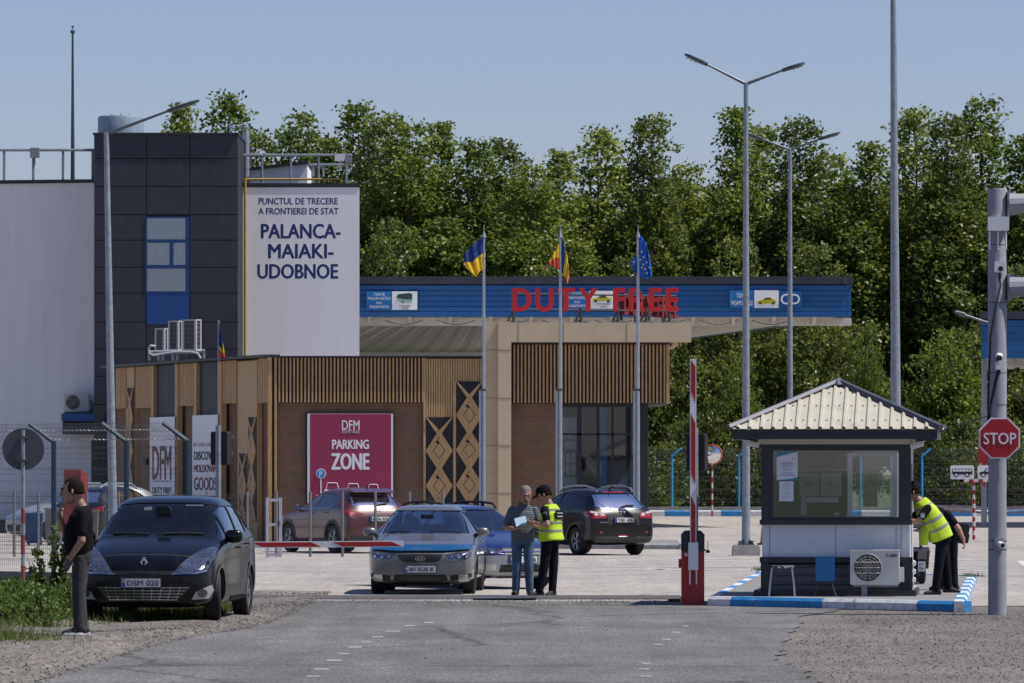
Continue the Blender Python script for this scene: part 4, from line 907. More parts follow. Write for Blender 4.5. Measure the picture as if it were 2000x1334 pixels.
# ---------------------------------------------------------------- convex mirror
mirror_m = M('mirror_glass', (.9, .92, .95), .02, 1.0, var=0)
d = 256.5; p = W(1391, 888, d); t = thing('convex_mirror', 'round orange rimmed traffic mirror on a red and white post', 'mirror', (p.x, d, 0)); rr = .44
b = MB(); b.T = Matrix.Translation((0, -.12, p.z)) @ Matrix.Rotation(R(-14), 4, 'Z') @ Matrix.Rotation(R(5), 4, 'X'); b.lathe([(0, -.12), (rr * .35, -.105), (rr * .7, -.06), (rr * .95, 0)], (0, 0, 0), 'y', 40); b.build('mirror_face', mirror_m, t, True, angle=180)
b = MB(); b.T = Matrix.Translation((0, -.12, p.z)) @ Matrix.Rotation(R(-14), 4, 'Z') @ Matrix.Rotation(R(5), 4, 'X'); b.lathe([(rr * .94, -.02), (rr * 1.06, -.01), (rr * 1.06, .06), (0, .1)], (0, 0, 0), 'y', 40); b.build('rim', M('mirror_orange', (.55, .14, .03), .5), t, True)
def banded_post(par, h, r, n, x=0, y=0):
    b = MB()
    for k in range(n): b.mat(M('band_red', (.28, .035, .03), .6) if k % 2 == 0 else M('band_white', (.55, .54, .53), .6)); b.lathe([(r, h * k / n), (r, h * (k + 1) / n)], (x, y, 0), 'z', 10)
    return b.build('post', None, par, True)
banded_post(t, p.z, .042, 11)

# ---------------------------------------------------------------- lane direction signs on a red and white stand
d = 170.0; p = W(1902, 1075, d); k = d / F; zt = W(0, 940, d).z
t = thing('lane_stand', 'slim red and white T shaped stand with two white vehicle signs', 'road sign', (p.x, d, 0)); banded_post(t, zt, .045, 13)
b = MB()
for i in range(9): b.mat(red_paint if i % 2 == 0 else white_paint); x0 = -.43 + i * .14; b.box(x0, x0 + .14, -.05, .05, zt - .02, zt + .07)
b.box(-.43, -.33, -.05, .05, zt - .02, zt + .2); b.build('cross_bar', None, t)
def vehicle_plate(x0, x1, kind):
    a = (x0 - 1902) * k; c = (x1 - 1902) * k; z0 = H - (936 - HZ) * k; z1 = H - (909 - HZ) * k
    b = MB(); b.rbox(((a + c) / 2, -.06, (z0 + z1) / 2), (c - a, .03, z1 - z0), .05); s = b.build('sign_plate', white_paint, t)
    b = MB(); w = c - a; h = z1 - z0; X = lambda u: a + u * w; Z = lambda v: z0 + v * h
    if kind == 'bus': b.prism([(X(.07), Z(.34)), (X(.93), Z(.34)), (X(.93), Z(.62)), (X(.9), Z(.76)), (X(.09), Z(.76)), (X(.07), Z(.7))], -.083, -.075, 'y')
    else: b.prism([(X(.06), Z(.34)), (X(.94), Z(.34)), (X(.94), Z(.5)), (X(.7), Z(.52)), (X(.6), Z(.78)), (X(.36), Z(.78)), (X(.27), Z(.56)), (X(.08), Z(.5))], -.083, -.075, 'y')
    wh = (.25, .7); r_ = .1 * w
    for u in wh: b.prism(circ(X(u), Z(.32), r_, 16), -.083, -.075, 'y')
    g = b.build('pictogram', ink_b, s); b = MB()
    for u in wh: b.prism(circ(X(u), Z(.32), r_ * .5, 12), -.088, -.083, 'y')
    if kind == 'bus':
        for q in range(6): b.box(X(.1 + q * .135), X(.21 + q * .135), -.088, -.083, Z(.56), Z(.71))
    else: b.prism([(X(.34), Z(.56)), (X(.56), Z(.56)), (X(.53), Z(.72)), (X(.39), Z(.72))], -.088, -.083, 'y')
    b.build('pictogram_cutout', white_paint, s)
vehicle_plate(1856, 1902, 'bus'); vehicle_plate(1909, 1954, 'car')
b = MB(); p0 = W(1921, 905, 205); b.box(p0.x - .13, p0.x + .28, 205.6, 205.7, W(0, 905, 205).z, W(0, 845, 205).z); b.box(p0.x + .02, p0.x + .12, 205.7, 205.8, 1.5, 2.8)
tag(b.build('red_board', red_paint), 'red board behind the stop sign pole on the thin grey post', 'sign')

# ---------------------------------------------------------------- warning tape and cones
tape = M('warning_tape', (.62, .42, .40), .6, var=.3, scale=5)
for yy, lb in ((988, 'upper strand of red and white warning tape stretched right of the booth'), (998, 'lower strand of red and white warning tape stretched right of the booth')):
    b = MB(); V = []; dd = 215
    for i in range(31):
        u = i / 30; q = W(1790 + 330 * u, yy - 2 + 5 * math.sin(math.pi * u) + .8 * math.sin(17 * u), dd); tw = .045
        V += [(q.x, dd, q.z - tw), (q.x, dd + .01, q.z + tw), (q.x, dd + .02, q.z - tw), (q.x, dd + .03, q.z + tw)]
    for i in range(30): o = 4 * i; b.add([V[o], V[o + 1], V[o + 5], V[o + 4]], [(0, 1, 2, 3)])
    tag(b.build('warning_tape', tape), lb, 'tape')
def cone(label, x, yb, yt, d):
    p = W(x, yb, d); h = (yb - yt) * d / F; t = thing('safety_cone', label, 'cone', (p.x, d, 0)); r = h * .13
    b = MB(); b.lathe([(r, .04), (r * .3, h), (0, h)], (0, 0, 0), 'z', 16); b.build('cone_body', M('cone_yellow', (.55, .27, .02), .6, var=.2), t, True)
    b = MB(); b.rbox((0, 0, .025), (r * 3, r * 3, .05), r * .4, axis='z'); b.build('cone_base', rubber, t); return t
cone('tall yellow cone with a dark foot half hidden behind the booth', 1494, 1064, 990, 158)
cone('small yellow cone at the road edge behind the bending man', 1846, 1012, 990, 247)

# ---------------------------------------------------------------- fences
def v_fence(name, label, pts, zb, zt, post_r, post_m, step=.06, hz=(), overhang=None, wm=wire_m, wr=.0023, post_top=0.0, group=None, base=None):
    """welded mesh fence through plan points (a post at each); hz = heights of folded double wires"""
    t = thing(name, label, 'fence', (pts[0][0], pts[0][1], 0), 0, group)
    for i, (x, y) in enumerate(pts):
        b = MB(); b.tube([(x, y, 0 if base is None else base), (x, y, zt + post_top)], post_r, 4)
        if overhang: b.tube([(x, y, zt + post_top - .02), (x + overhang[0], y + overhang[1], zt + post_top + overhang[2])], post_r * .9, 4)
        part(b, 'post', post_m, t)
    for (a, c) in zip(pts, pts[1:]):
        a = Vector((*a, 0)); c = Vector((*c, 0)); L = (c - a).length; n = max(1, int(L / step)); b = MB(); nr = Vector(((c - a).y, -(c - a).x, 0)).normalized()
        def wire(p, q, r):
            u = (q - p).normalized(); s = u.orthogonal().normalized(); w = u.cross(s); V = [e + (s * math.cos(k * 2.094) + w * math.sin(k * 2.094)) * r for e in (p, q) for k in range(3)]
            b.add(V, [(0, 1, 4, 3), (1, 2, 5, 4), (2, 0, 3, 5)])
        for i in range(n + 1):
            p = a + (c - a) * i / n; zs = [zb] + [z + dz for z in hz for dz in (-.05, 0, .05)] + [zt]; of = [0] + [o for z in hz for o in (0, .035, 0)] + [0]
            for (z0, o0), (z1, o1) in zip(zip(zs, of), zip(zs[1:], of[1:])): wire(p + nr * o0 + Vector((0, 0, z0)), p + nr * o1 + Vector((0, 0, z1)), wr)
            if overhang: wire(p + Vector((0, 0, zt)), p + Vector((overhang[0], overhang[1], zt + overhang[2])), wr)
        z = zb
        while z <= zt + .001:
            wire(a + Vector((0, 0, z)), c + Vector((0, 0, z)), wr * 1.25); z += .2
        for z in hz:
            for dz in (-.05, .05): wire(a + Vector((0, 0, z + dz)), c + Vector((0, 0, z + dz)), wr * 1.6)
        if overhang:
            for f in (.25, .5, .75, .98):
                o = Vector((overhang[0] * f, overhang[1] * f, zt + overhang[2] * f)); wire(a + o, c + o, wr * 1.3)
        part(b, 'mesh_panel', wm, t)
    return t
nf = [(W(x, 0, dd).x, dd) for x, dd in ((-175, 102.6), (-35, 101.4), (105, 100), (247, 98.8), (367, 97.6))]
t = v_fence('mesh_fence', 'near steel mesh fence with blue cranked posts at the left', nf, .27, 2.58, .045, post_blue, .055, (.55, 1.05, 1.55, 2.05, 2.4), (-.42, -.12, .30), base=.05)
b = MB()
for z, o in ((2.58 + .30 * .6, .6), (2.58 + .02, 0)):
    for a, c in zip(nf, nf[1:]):
        n = 60; pp = []
        for i in range(n + 1):
            q = Vector((*a, z)).lerp(Vector((*c, z)), i / n) + Vector((-.42 * o, -.12 * o - .05, 0)); pp.append(q + Vector((0, .02 * math.cos(i * 1.9), .012 * math.sin(i * 1.9))))
        b.tube(pp, .009, 3, False)
part(b, 'barbed_wire', M('barbed_wire', (.3, .3, .3), .5, .3), t)
b = MB()
for (a, c) in zip(nf, nf[1:]): b.add([(a[0], a[1] - .1, -.05), (c[0], c[1] - .1, -.05), (c[0], c[1] + .1, -.05), (a[0], a[1] + .1, -.05), (a[0], a[1] - .1, .27), (c[0], c[1] - .1, .27), (c[0], c[1] + .1, .27), (a[0], a[1] + .1, .27)], [(0, 1, 5, 4), (2, 3, 7, 6), (4, 5, 6, 7)])
tag(b.build('fence_footing', M('footing_concrete', (.13, .125, .12), .9, var=.3, scale=3)), 'low grey concrete footing under the near mesh fence behind the weeds', 'wall')
lf = [(W(x, 0, 136).x, 136) for x in (-110, -20, 28, 75, 170, 232, 330, 405, 483, 540, 606, 669, 733, 800, 865)]
v_fence('mesh_fence', 'low grey mesh fence in front of the red parked car', lf, .08, 1.5, .035, M('fence_post_grey', (.17, .18, .19), .55, .3), .055, (.35, .85, 1.35), None, wire_m, .0024, .06)
t = thing('gate_frame', 'pale narrow steel gate frame in the low mesh fence', 'gate', (W(535, 0, 135).x, 135, 0)); b = MB(); k = 135 / F
for x in (-.155, .155): b.box(x - .035, x + .035, -.03, .03, 0, 1.42)
for z in (.06, .78, 1.36): b.box(-.12, .12, -.025, .025, z - .03, z + .03)
b.build('frame', M('pale_steel', (.45, .46, .5), .5), t)
b = MB(); b.box(.08, .14, -.05, -.03, .74, .86); b.build('lock', dk_steel, t)
ff = [(x, 259.5) for x in (3.6, 7.3, 10.35, 13.1, 15.9, 18.7, 21.5, 24.4, 27.2)]
v_fence('mesh_fence', 'far dark mesh fence with bright blue cranked posts in front of the trees', ff, .4, 2.75, .055, sky_blue, .1, (.7, 1.2, 1.7, 2.2, 2.6), (.42, 0, .32), M('far_wire', (.16, .17, .17), .5, .5), .0042)
b = MB(); b.box(-1.5, 40, 259.2, 259.8, 0, .42)
tag(b.build('fence_footing', M('footing_far', (.28, .285, .28), .9, var=.25, scale=2)), 'long low concrete footing of the far fence behind the blue and white kerb', 'wall')

# ---------------------------------------------------------------- barriers
def barrier(label, X, Y, h, arm_len, upright, z_piv, ang=0.0):
    t = thing('barrier', label, 'barrier', (X, Y, 0))
    b = MB(); b.rbox((0, 0, h * .36), (.345, .32, h * .72), .03, axis='z'); b.box(-.215, -.17, -.06, .06, h * .5, h * .62); cabn = b.build('cabinet', M('barrier_red', (.34, .018, .015), .45, var=.12, scale=5), t)
    b = MB(); b.prism([(-.175, h * .72), (.175, h * .72), (.175, h * .95), (.12, h), (-.12, h), (-.175, h * .95)], -.165, .165, 'y'); b.box(.165, .2, -.02, .02, h * .73, h * .75); b.tube([(.23, 0, h * .72), (.23, 0, h * .86)], .005, 4); b.box(.2, .26, -.02, .02, h * .7, h * .74); b.build('hood', M('barrier_hood', (.02, .021, .023), .55), t)
    b = MB(); b.box(-.125, -.085, -.166, -.16, h * .66, h * .7); b.build('sticker', white_paint, cabn)
    b = MB(); b.prism(circ(.06, h * .38, .022, 12), -.175, -.16, 'y'); b.build('lock', black_m, cabn)
    U = Vector((math.sin(ang), 0, math.cos(ang))); S = Vector((math.cos(ang), 0, -math.sin(ang))); o = Vector((0, -.21, z_piv)); w = .048
    mk = lambda s, u: o + U * s + S * u
    b = MB(); b.add([mk(s, u) + Vector((0, y, 0)) for y in (-.03, .03) for s, u in ((-.1, -w), (-.1, w), (arm_len, w), (arm_len, -w))], [(0, 1, 2, 3), (7, 6, 5, 4), (0, 4, 5, 1), (1, 5, 6, 2), (2, 6, 7, 3), (3, 7, 4, 0)]); a = b.build('arm', white_paint, t)
    b = MB(); s = .02 if upright else .12; fl_ = -1 if upright else 1
    while s < arm_len - .03:
        e = min(s + .92, arm_len - .03); ww = w * .72
        b.add([mk(q, u) + Vector((0, y, 0)) for y in (-.033, .033) for q, u in ((max(s - .08 * fl_, 0), -ww), (s + .08 * fl_, ww), (min(e + .08 * fl_, arm_len - .02), ww), (min(e - .08 * fl_, arm_len - .02), -ww))], [(0, 1, 2, 3), (7, 6, 5, 4), (0, 4, 5, 1), (1, 5, 6, 2), (2, 6, 7, 3), (3, 7, 4, 0)]); s += .92 + .33
    b.build('red_stripe', M('stripe_red', (.40, .018, .014), .5, var=.06), a)
    b = MB(); b.add([mk(q, u) + Vector((0, y, 0)) for y in (-.05, .06) for q, u in ((-.12, -.075), (-.12, .075), (.3, .075), (.3, -.075))], [(0, 1, 2, 3), (7, 6, 5, 4), (0, 4, 5, 1), (1, 5, 6, 2), (2, 6, 7, 3), (3, 7, 4, 0)])
    for u in (-.05, .05): b.tube([mk(-.12, u), mk(-.34, u)], .012, 6)
    b.build('arm_clamp', white_p, t); return t
BY = 87.0; p = W(1353, 1182, BY)
barrier('red barrier cabinet with its red and white arm raised upright', p.x, BY, 1.14, 3.1, True, .66)
p = W(330, 1062, 88.5); q = W(788, 1062, 88.5)
barrier('red barrier with its red and white arm lowered across the lane', p.x, 88.5 + .21, 1.14, q.x - p.x, False, W(0, 1065, 88.5).z, R(90 - .35))
# ================================================================ control booth
BS = 128.0
bx_ = lambda x: (x - 1632) / BS
bz = lambda y: H - (y - HZ) / BS - .146
YAW = R(-5.3); fx = (1632 - 1000) / BS; HALF = 1.13
bl0 = Vector((fx + HALF * math.sin(-YAW), 86.8 + HALF * math.cos(YAW), .146))
booth = thing('control_booth', 'small white and anthracite control booth with a corrugated hip roof', 'booth', bl0, YAW)
panel_w = wear(M('booth_panel', (.68, .69, .71), .5, var=.04), (.42, .41, .39), .62, 2.5, (1, 1, .4), .4); booth_cream = M('booth_cream', (.55, .51, .43), .55, var=.04); anth = M('booth_anthracite', (.026, .028, .034), .45, var=.1)
wl, wr_ = bx_(1487), bx_(1778); yf = -HALF; yb_ = HALF
b = MB(); b.box(wl + .01, wr_ - .01, yf + .02, yf + .08, bz(1090), bz(1022)); b.box(wl + .01, wr_ - .01, yf + .02, yf + .08, bz(880), bz(855))
b.box(wr_ - .07, wr_ - .01, yf + .08, yb_ - .08, 0, bz(1022)); b.box(wr_ - .07, wr_ - .01, yf + .08, yf + .6, bz(1022), bz(855)); b.box(wr_ - .07, wr_ - .01, yb_ - .5, yb_ - .08, bz(1022), bz(855)); b.box(wr_ - .07, wr_ - .01, yf + .6, yb_ - .5, bz(905), bz(855))
b.box(wl + .01, wl + .07, yf + .08, yb_ - .08, 0, bz(1022)); b.box(wl + .01, wl + .07, yf + .08, yb_ - .08, bz(900), bz(855)); b.box(wl + .01, wl + .07, yf + .08, yf + 1.2, bz(1022), bz(900))
ox0, ox1 = bx_(1655), bx_(1751)
b.box(wl + .01, ox0, yb_ - .08, yb_ - .02, 0, bz(855)); b.box(ox1, wr_ - .01, yb_ - .08, yb_ - .02, 0, bz(855)); b.box(ox0, ox1, yb_ - .08, yb_ - .02, 0, bz(1018)); b.box(ox0, ox1, yb_ - .08, yb_ - .02, bz(884), bz(855))
b.build('wall', panel_w, booth)
b = MB(); b.box(wl + .07, wr_ - .07, yf + .08, yb_ - .08, .02, .06); b.build('floor_slab', conc, booth)
b = MB(); b.box(wl + .07, wr_ - .07, yf + .08, yb_ - .08, bz(862), bz(856)); b.build('ceiling', white_p, booth)
b = MB()
for x in (1503, 1632, 1750, 1760): b.box(bx_(x) - .004, bx_(x) + .004, yf + .012, yf + .025, bz(1087), bz(1027))
for y in (-.6, 0, .6): b.box(wr_ - .013, wr_ - .005, y - .004, y + .004, .1, bz(860))
b.build('panel_seams', M('seam', (.3, .3, .32), .6), booth)
b = MB(); b.box(bx_(1480), bx_(1786), yf - .03, yf + .019, bz(868), bz(857)); b.box(wr_ - .005, wr_ + .02, yf - .03, yb_, bz(868), bz(857)); cr_ = b.build('eave_trim', booth_cream, booth)
b = MB(); b.box(bx_(1487), bx_(1510), yf - .035, yf + .03, bz(1015), bz(868)); b.box(bx_(1755), bx_(1779), yf - .035, yf + .03, bz(1015), bz(868)); b.box(bx_(1510), bx_(1755), yf - .033, yf + .03, bz(880), bz(868)); b.box(bx_(1510), bx_(1755), yf - .033, yf + .03, bz(1015), bz(1010))
b.box(bx_(1484), bx_(1781), yf - .07, yf + .03, bz(1025), bz(1015)); fw = b.build('window_frame', anth, booth)
b = MB(); b.box(bx_(1510), bx_(1755), yf - .004, yf + .008, bz(1010), bz(880)); b.build('pane', glass('booth_glass', (.93, .95, .95), .05, .02), fw)
b = MB(); b.box(bx_(1484), bx_(1782), yf - .05, yf + .02, bz(1099), bz(1088)); b.box(bx_(1486), bx_(1502), yf - .03, yf + .02, 0, bz(1099)); b.box(bx_(1762), bx_(1780), yf - .03, yf + .02, 0, bz(1099)); b.box(wr_ - .01, wr_ + .03, yf - .05, yf + .12, 0, bz(1088)); b.build('lower_frame', anth, booth)
b = MB(); V = []; n = 0; z = .06
prof = [(yf - .012, 0), (yf + .018, .02), (yf + .018, .1), (yf - .012, .12)]
while z < bz(1100):
    for y, dz in prof:
        if z + dz <= bz(1099): V += [(bx_(1502), y, z + dz), (bx_(1762), y, z + dz)]; n += 1
    z += .135
b.add(V, [(2 * i, 2 * i + 1, 2 * i + 3, 2 * i + 2) for i in range(n - 1)]); b.build('lower_cladding', M('clad_grey', (.105, .11, .12), .5), booth)
b = MB(); V = []; n = 0; z = .02
while z < bz(1095):
    for y, dz in ((0, 0), (.035, .025), (.035, .08), (0, .105)): V += [(wr_ + y, yf + .13, z + dz), (wr_ + y, yb_, z + dz)]; n += 1
    z += .13
b.add(V, [(2 * i, 2 * i + 1, 2 * i + 3, 2 * i + 2) for i in range(n - 1)]); b.build('side_cladding', M('clad_pale', (.42, .42, .42), .5), booth)
b = MB(); b.box(bx_(1473), bx_(1789), yf - .14, yb_ + .1, 0, .085); b.build('plinth', anth, booth)
# hip roof with real corrugation
ze, zp = bz(838), bz(747); ex0, ex1 = bx_(1426), bx_(1838); ey0, ey1 = yf - .5, yb_ + .5; cx = (ex0 + ex1) / 2; cy = 0
roofm = wear(M('cream_sheet', (.45, .425, .35), .5, var=.08, scale=4), (.25, .225, .18), .6, 3, (1, 1, .5), .4)
def hip(axis, sgn):
    b = MB(); hw = (ex1 - ex0) / 2 if axis == 'x' else (ey1 - ey0) / 2; run = (ey1 - ey0) / 2 if axis == 'x' else (ex1 - ex0) / 2
    n = 18; cols_ = []
    for k in range(n):
        for f, hh in ((0, 0), (.58, 0), (.7, .035), (.88, .035)):
            u = -1 + 2 * (k + f) / n; cols_.append((u, hh))
    cols_.append((1, 0)); V = []; m = 7
    for u, hh in cols_:
        top = 1 - abs(u)
        for j in range(m):
            t = top * j / (m - 1); a = u * hw; d_ = run * (1 - t)
            p = (cx + a, cy + sgn * d_, ze + (zp - ze) * t + hh) if axis == 'x' else (cx + sgn * d_, cy + a, ze + (zp - ze) * t + hh)
            V.append(p)
    b.add(V, [(i * m + j, (i + 1) * m + j, (i + 1) * m + j + 1, i * m + j + 1) for i in range(len(cols_) - 1) for j in range(m - 1)])
    return b
scr = hip('x', -1); scr.mats = [roofm, dk_steel]; scr.cur = 1; scr.m = [0] * len(scr.f)
for k in range(1, 17):
    u = -1 + 2 * (k + .3) / 18
    for t in (.18, .5, .78):
        if t < 1 - abs(u) - .04: q = (cx + u * (ex1 - ex0) / 2, -(1 - t) * (ey1 - ey0) / 2 - .004, ze + (zp - ze) * t + .008); scr.lathe([(.013, -.004), (.013, .006), (0, .008)], q, 'z', 6)
rf = scr.build('roof', None, booth)
for a, s in (('x', 1), ('y', -1), ('y', 1)): hip(a, s).build('roof_slope', roofm, rf)
b = MB(); ap = (cx, cy, zp + .035)
for x, y in ((ex0, ey0), (ex1, ey0), (ex0, ey1), (ex1, ey1)): b.tube([(x, y, ze + .02), ap], .052, 6)
b.lathe([(.17, -.05), (.03, .055), (0, .06)], ap, 'z', 8); b.build('ridge_cap', M('ridge_grey', (.085, .085, .105), .45, .2), rf)
b = MB(); f0, f1 = bx_(1434), bx_(1831); g0, g1 = ey0 + .06, ey1 - .06; zb0, zb1 = bz(858), ze - .012
for a in ((f0, f1, g0, g0 + .04), (f0, f1, g1 - .04, g1), (f0, f0 + .04, g0 + .04, g1 - .04), (f1 - .04, f1, g0 + .04, g1 - .04)): b.box(*a, zb0, zb1)
b.build('fascia', anth, booth)
b = MB(); b.box(f0 + .04, f1 - .04, g0 + .04, g1 - .04, zb0 + .02, zb0 + .035); b.build('soffit', white_p, booth)
def cam_at(par_or_none, name, loc, rz, label):
    b = MB(); b.T = Matrix.Translation(loc) @ Matrix.Rotation(rz, 4, 'Z') @ Matrix.Rotation(R(-12), 4, 'X')
    b.tube([(0, .1, 0), (0, -.1, 0)], .038, 10); b.box(-.045, .045, -.13, .09, .028, .04); b.mat(white_p); b.lathe([(0, -.103), (.03, -.103)], (0, 0, 0), 'y', 12); b.tube([(0, .06, 0), (0, .12, .09)], .015, 6)
    b.mats = [white_p]; b.m = [0] * len(b.f)
    return tag(b.build(name, None, None, True), label, 'camera')
Mb = Matrix.Translation(bl0) @ Matrix.Rotation(YAW, 4, 'Z')
cam_at(None, 'security_camera', Mb @ Vector((bx_(1470), yf - .1, bz(868))), R(-70), 'small white camera under the left eave of the booth')
cam_at(None, 'security_camera', Mb @ Vector((bx_(1791), yf - .05, bz(870))), R(60), 'small white camera under the right eave of the booth')
# inside the booth
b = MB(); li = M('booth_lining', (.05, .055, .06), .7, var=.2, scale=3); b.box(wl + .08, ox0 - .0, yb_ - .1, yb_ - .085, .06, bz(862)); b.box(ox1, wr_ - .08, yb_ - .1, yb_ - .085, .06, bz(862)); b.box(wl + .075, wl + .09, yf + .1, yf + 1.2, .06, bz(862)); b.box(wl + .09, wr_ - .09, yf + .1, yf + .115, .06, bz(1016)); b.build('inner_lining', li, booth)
wf = MB()
for a in ((ox0, ox1, bz(892), bz(884)), (ox0, ox1, bz(1018), bz(1008)), (ox0, ox0 + .075, bz(1008), bz(892)), (ox1 - .075, ox1, bz(1008), bz(892))): wf.box(a[0], a[1], yf + .04, yf + .09, a[2], a[3])
w_ = wf.build('sliding_sash', white_p, booth); b = MB(); b.box(ox0 + .01, ox0 + .1, yf + .02, yf + .04, bz(950), bz(946)); b.build('handle', steel, w_)
b = MB(); b.box(ox0 + .075, ox1 - .075, yb_ - .05, yb_ - .04, bz(1008), bz(892)); b.build('pane', glass('booth_glass', (.8, .84, .84)), w_)
def inside(name, x0, x1, y0, y1, y, dp, m, label, cat):
    b = MB(); b.rbox(((bx_(x0) + bx_(x1)) / 2, y + dp / 2, (bz(y0) + bz(y1)) / 2), (bx_(x1) - bx_(x0), dp, bz(y0) - bz(y1)), .012); b.v = [Mb @ v for v in b.v]; return tag(b.build(name, m), label, cat)
cab_g = M('cabinet_grey', (.50, .50, .46), .6, var=.1)
for x0, x1, lb in ((1556, 1595, 'left grey electrical cabinet with a warning triangle seen through the booth window'), (1598, 1637, 'right grey electrical cabinet with a warning triangle seen through the booth window')):
    o = inside('electrical_cabinet', x0, x1, 925, 970, yf + .95, .25, cab_g, lb, 'cabinet'); c = (x0 + x1) / 2
    b = MB(); q = [(bx_(c - 6), bz(949)), (bx_(c + 6), bz(949)), (bx_(c), bz(939))]; b.prism(q, yf + .943, yf + .949, 'y'); b.v = [Mb @ v for v in b.v]; tr = b.build('warning_triangle', M('triangle_ink', (.08, .075, .05), .6), o)
    b = MB(); q = [(bx_(c - 4), bz(948)), (bx_(c + 4), bz(948)), (bx_(c), bz(941.5))]; b.prism(q, yf + .939, yf + .942, 'y'); b.box(bx_(c - 5.5), bx_(c + 5.5), yf + .943, yf + .949, bz(956), bz(952)); b.v = [Mb @ v for v in b.v]; b.build('label_plate', cab_g, o)
inside('cardboard_box', 1622, 1646, 887, 916, yf + 1.5, .3, M('cardboard', (.16, .10, .06), .8), 'brown cardboard box on the shelf behind the booth window', 'box')
inside('wall_shelf', 1560, 1650, 916, 919, yf + 1.3, .7, cab_g, 'grey shelf under the cardboard box inside the booth', 'shelf')
inside('desk', 1512, 1652, 1006, 1013, yf + .12, .6, M('desk_dark', (.05, .045, .04), .5), 'dark desk top behind the booth window', 'desk')
inside('paper_roll', 1571, 1634, 972, 982, yf + .8, .08, white_p, 'white roll lying below the grey cabinets in the booth', 'roll')
inside('cabinet_post', 1559, 1570, 970, 1008, yf + .9, .08, white_p, 'white upright post below the grey cabinets in the booth', 'post')
inside('telephone', 1627, 1637, 1002, 1008, yf + .3, .08, white_p, 'small white box on the desk in the booth', 'box')
inside('monitor', 1578, 1618, 990, 1007, yf + .5, .12, black_m, 'dark equipment lying on the desk in the booth', 'equipment')
def notice(label, x0, x1, y0, y1, fancy):
    t = thing('notice', label, 'notice', Mb @ Vector((bx_((x0 + x1) / 2), yf - .012, bz(y1))), YAW); ox = bx_((x0 + x1) / 2); oz = bz(y1); w = bx_(x1) - bx_(x0); h = bz(y0) - bz(y1)
    b = MB(); b.box(-w / 2, w / 2, 0, .004, 0, h); sh = b.build('sheet', M('notice_paper', (.72, .72, .78), .6, var=.02), t)
    if fancy:
        b = MB(); b.prism([(-w / 2, h), (w / 2, h), (w / 2 - .01, h * .985), (w * .15, h * .93), (-w * .2, h * .86), (-w / 2, h * .8)], -.004, -.001, 'y'); b.prism([(-w / 2, 0), (w / 2, 0), (w / 2, h * .12), (w * .2, h * .05), (-w * .2, .01)], -.004, -.001, 'y'); b.build('teal_band', M('notice_teal', (.05, .25, .33), .5), sh)
    b = MB(); rg = random.Random(3)
    for i in range(11 if fancy else 9):
        z = h * (.62 - .046 * i) if fancy else h * (.88 - .09 * i); ww = w * rg.uniform(.2, .38)
        if not (fancy and i in (4, 7)) and not (not fancy and i in (4,)): b.box(-ww, ww, -.003, -.001, z, z + h * .012)
    b.build('print_lines', M('print_grey', (.2, .2, .24), .6), sh)
    b = MB()
    if fancy: b.text('A', FRONT(w * .26, -.001, h * .72), h * .07, .002); b.build('lettering', M('print_grey'), sh)
    return t
notice('white notice with teal corners stuck high inside the booth window', 1517, 1558, 881.5, 938, True)
notice('smaller white notice with red and grey lines low in the booth window', 1522, 1550, 940, 979, False)
# in front of the booth
p = Mb @ Vector((bx_(1710), yf - .52, .18))
ac = ac_front('air_conditioner', 'large cream air conditioner standing on a post in front of the booth', .74, .52, .3, p, YAW, True)
b = MB(); b.T = Mb; b.box(bx_(1684), bx_(1695), yf - .42, yf - .3, 0, .18); b.box(bx_(1668), bx_(1755), yf - .45, yf - .26, .15, .178)
tag(b.build('post_stand', galv), 'short grey post stand under the air conditioner of the booth', 'stand')
p = Mb @ Vector((bx_(1530), yf - .42, 0)); t = thing('stool', 'small metal stool with a black and white patterned seat by the booth', 'stool', p, YAW)
b = MB(); b.rbox((0, 0, .45), (.36, .3, .035), .015, axis='y'); st_ = M('stool_cloth', (.02, .02, .02), .7)
cr = [n for n in st_.node_tree.nodes if n.type == 'VALTORGB'][0].color_ramp; cr.interpolation = 'CONSTANT'; cr.elements[1].color = (.6, .6, .6, 1); cr.elements[1].position = .5
for n in st_.node_tree.nodes:
    if n.type == 'TEX_NOISE': n.inputs['Scale'].default_value = 14
b.build('seat', st_, t)
for sx in (-1, 1):
    for sy in (-1, 1): MB().tube([(sx * .15, sy * .11, .44), (sx * .18, sy * .13, .2), (sx * .195, sy * .14, 0)], .012, 8).build('leg', steel, t, True)
p = Mb @ Vector((bx_(1614), yf - .42, 0)); t = thing('chair', 'small blue plastic chair with thin dark legs in front of the booth', 'chair', p, YAW)
b = MB(); b.rbox((0, -.13, .42), (.29, .03, .38), .035); b.box(-.13, .13, -.12, .16, .24, .265); b.build('shell', M('chair_blue', (.005, .12, .33), .4), t)
for sx in (-1, 1):
    for sy in (-1, 1): MB().tube([(sx * .09, sy * .1 + .02, .24), (sx * .17, sy * .15 + .02, 0)], .009, 6).build('leg', dk_steel, t, True)

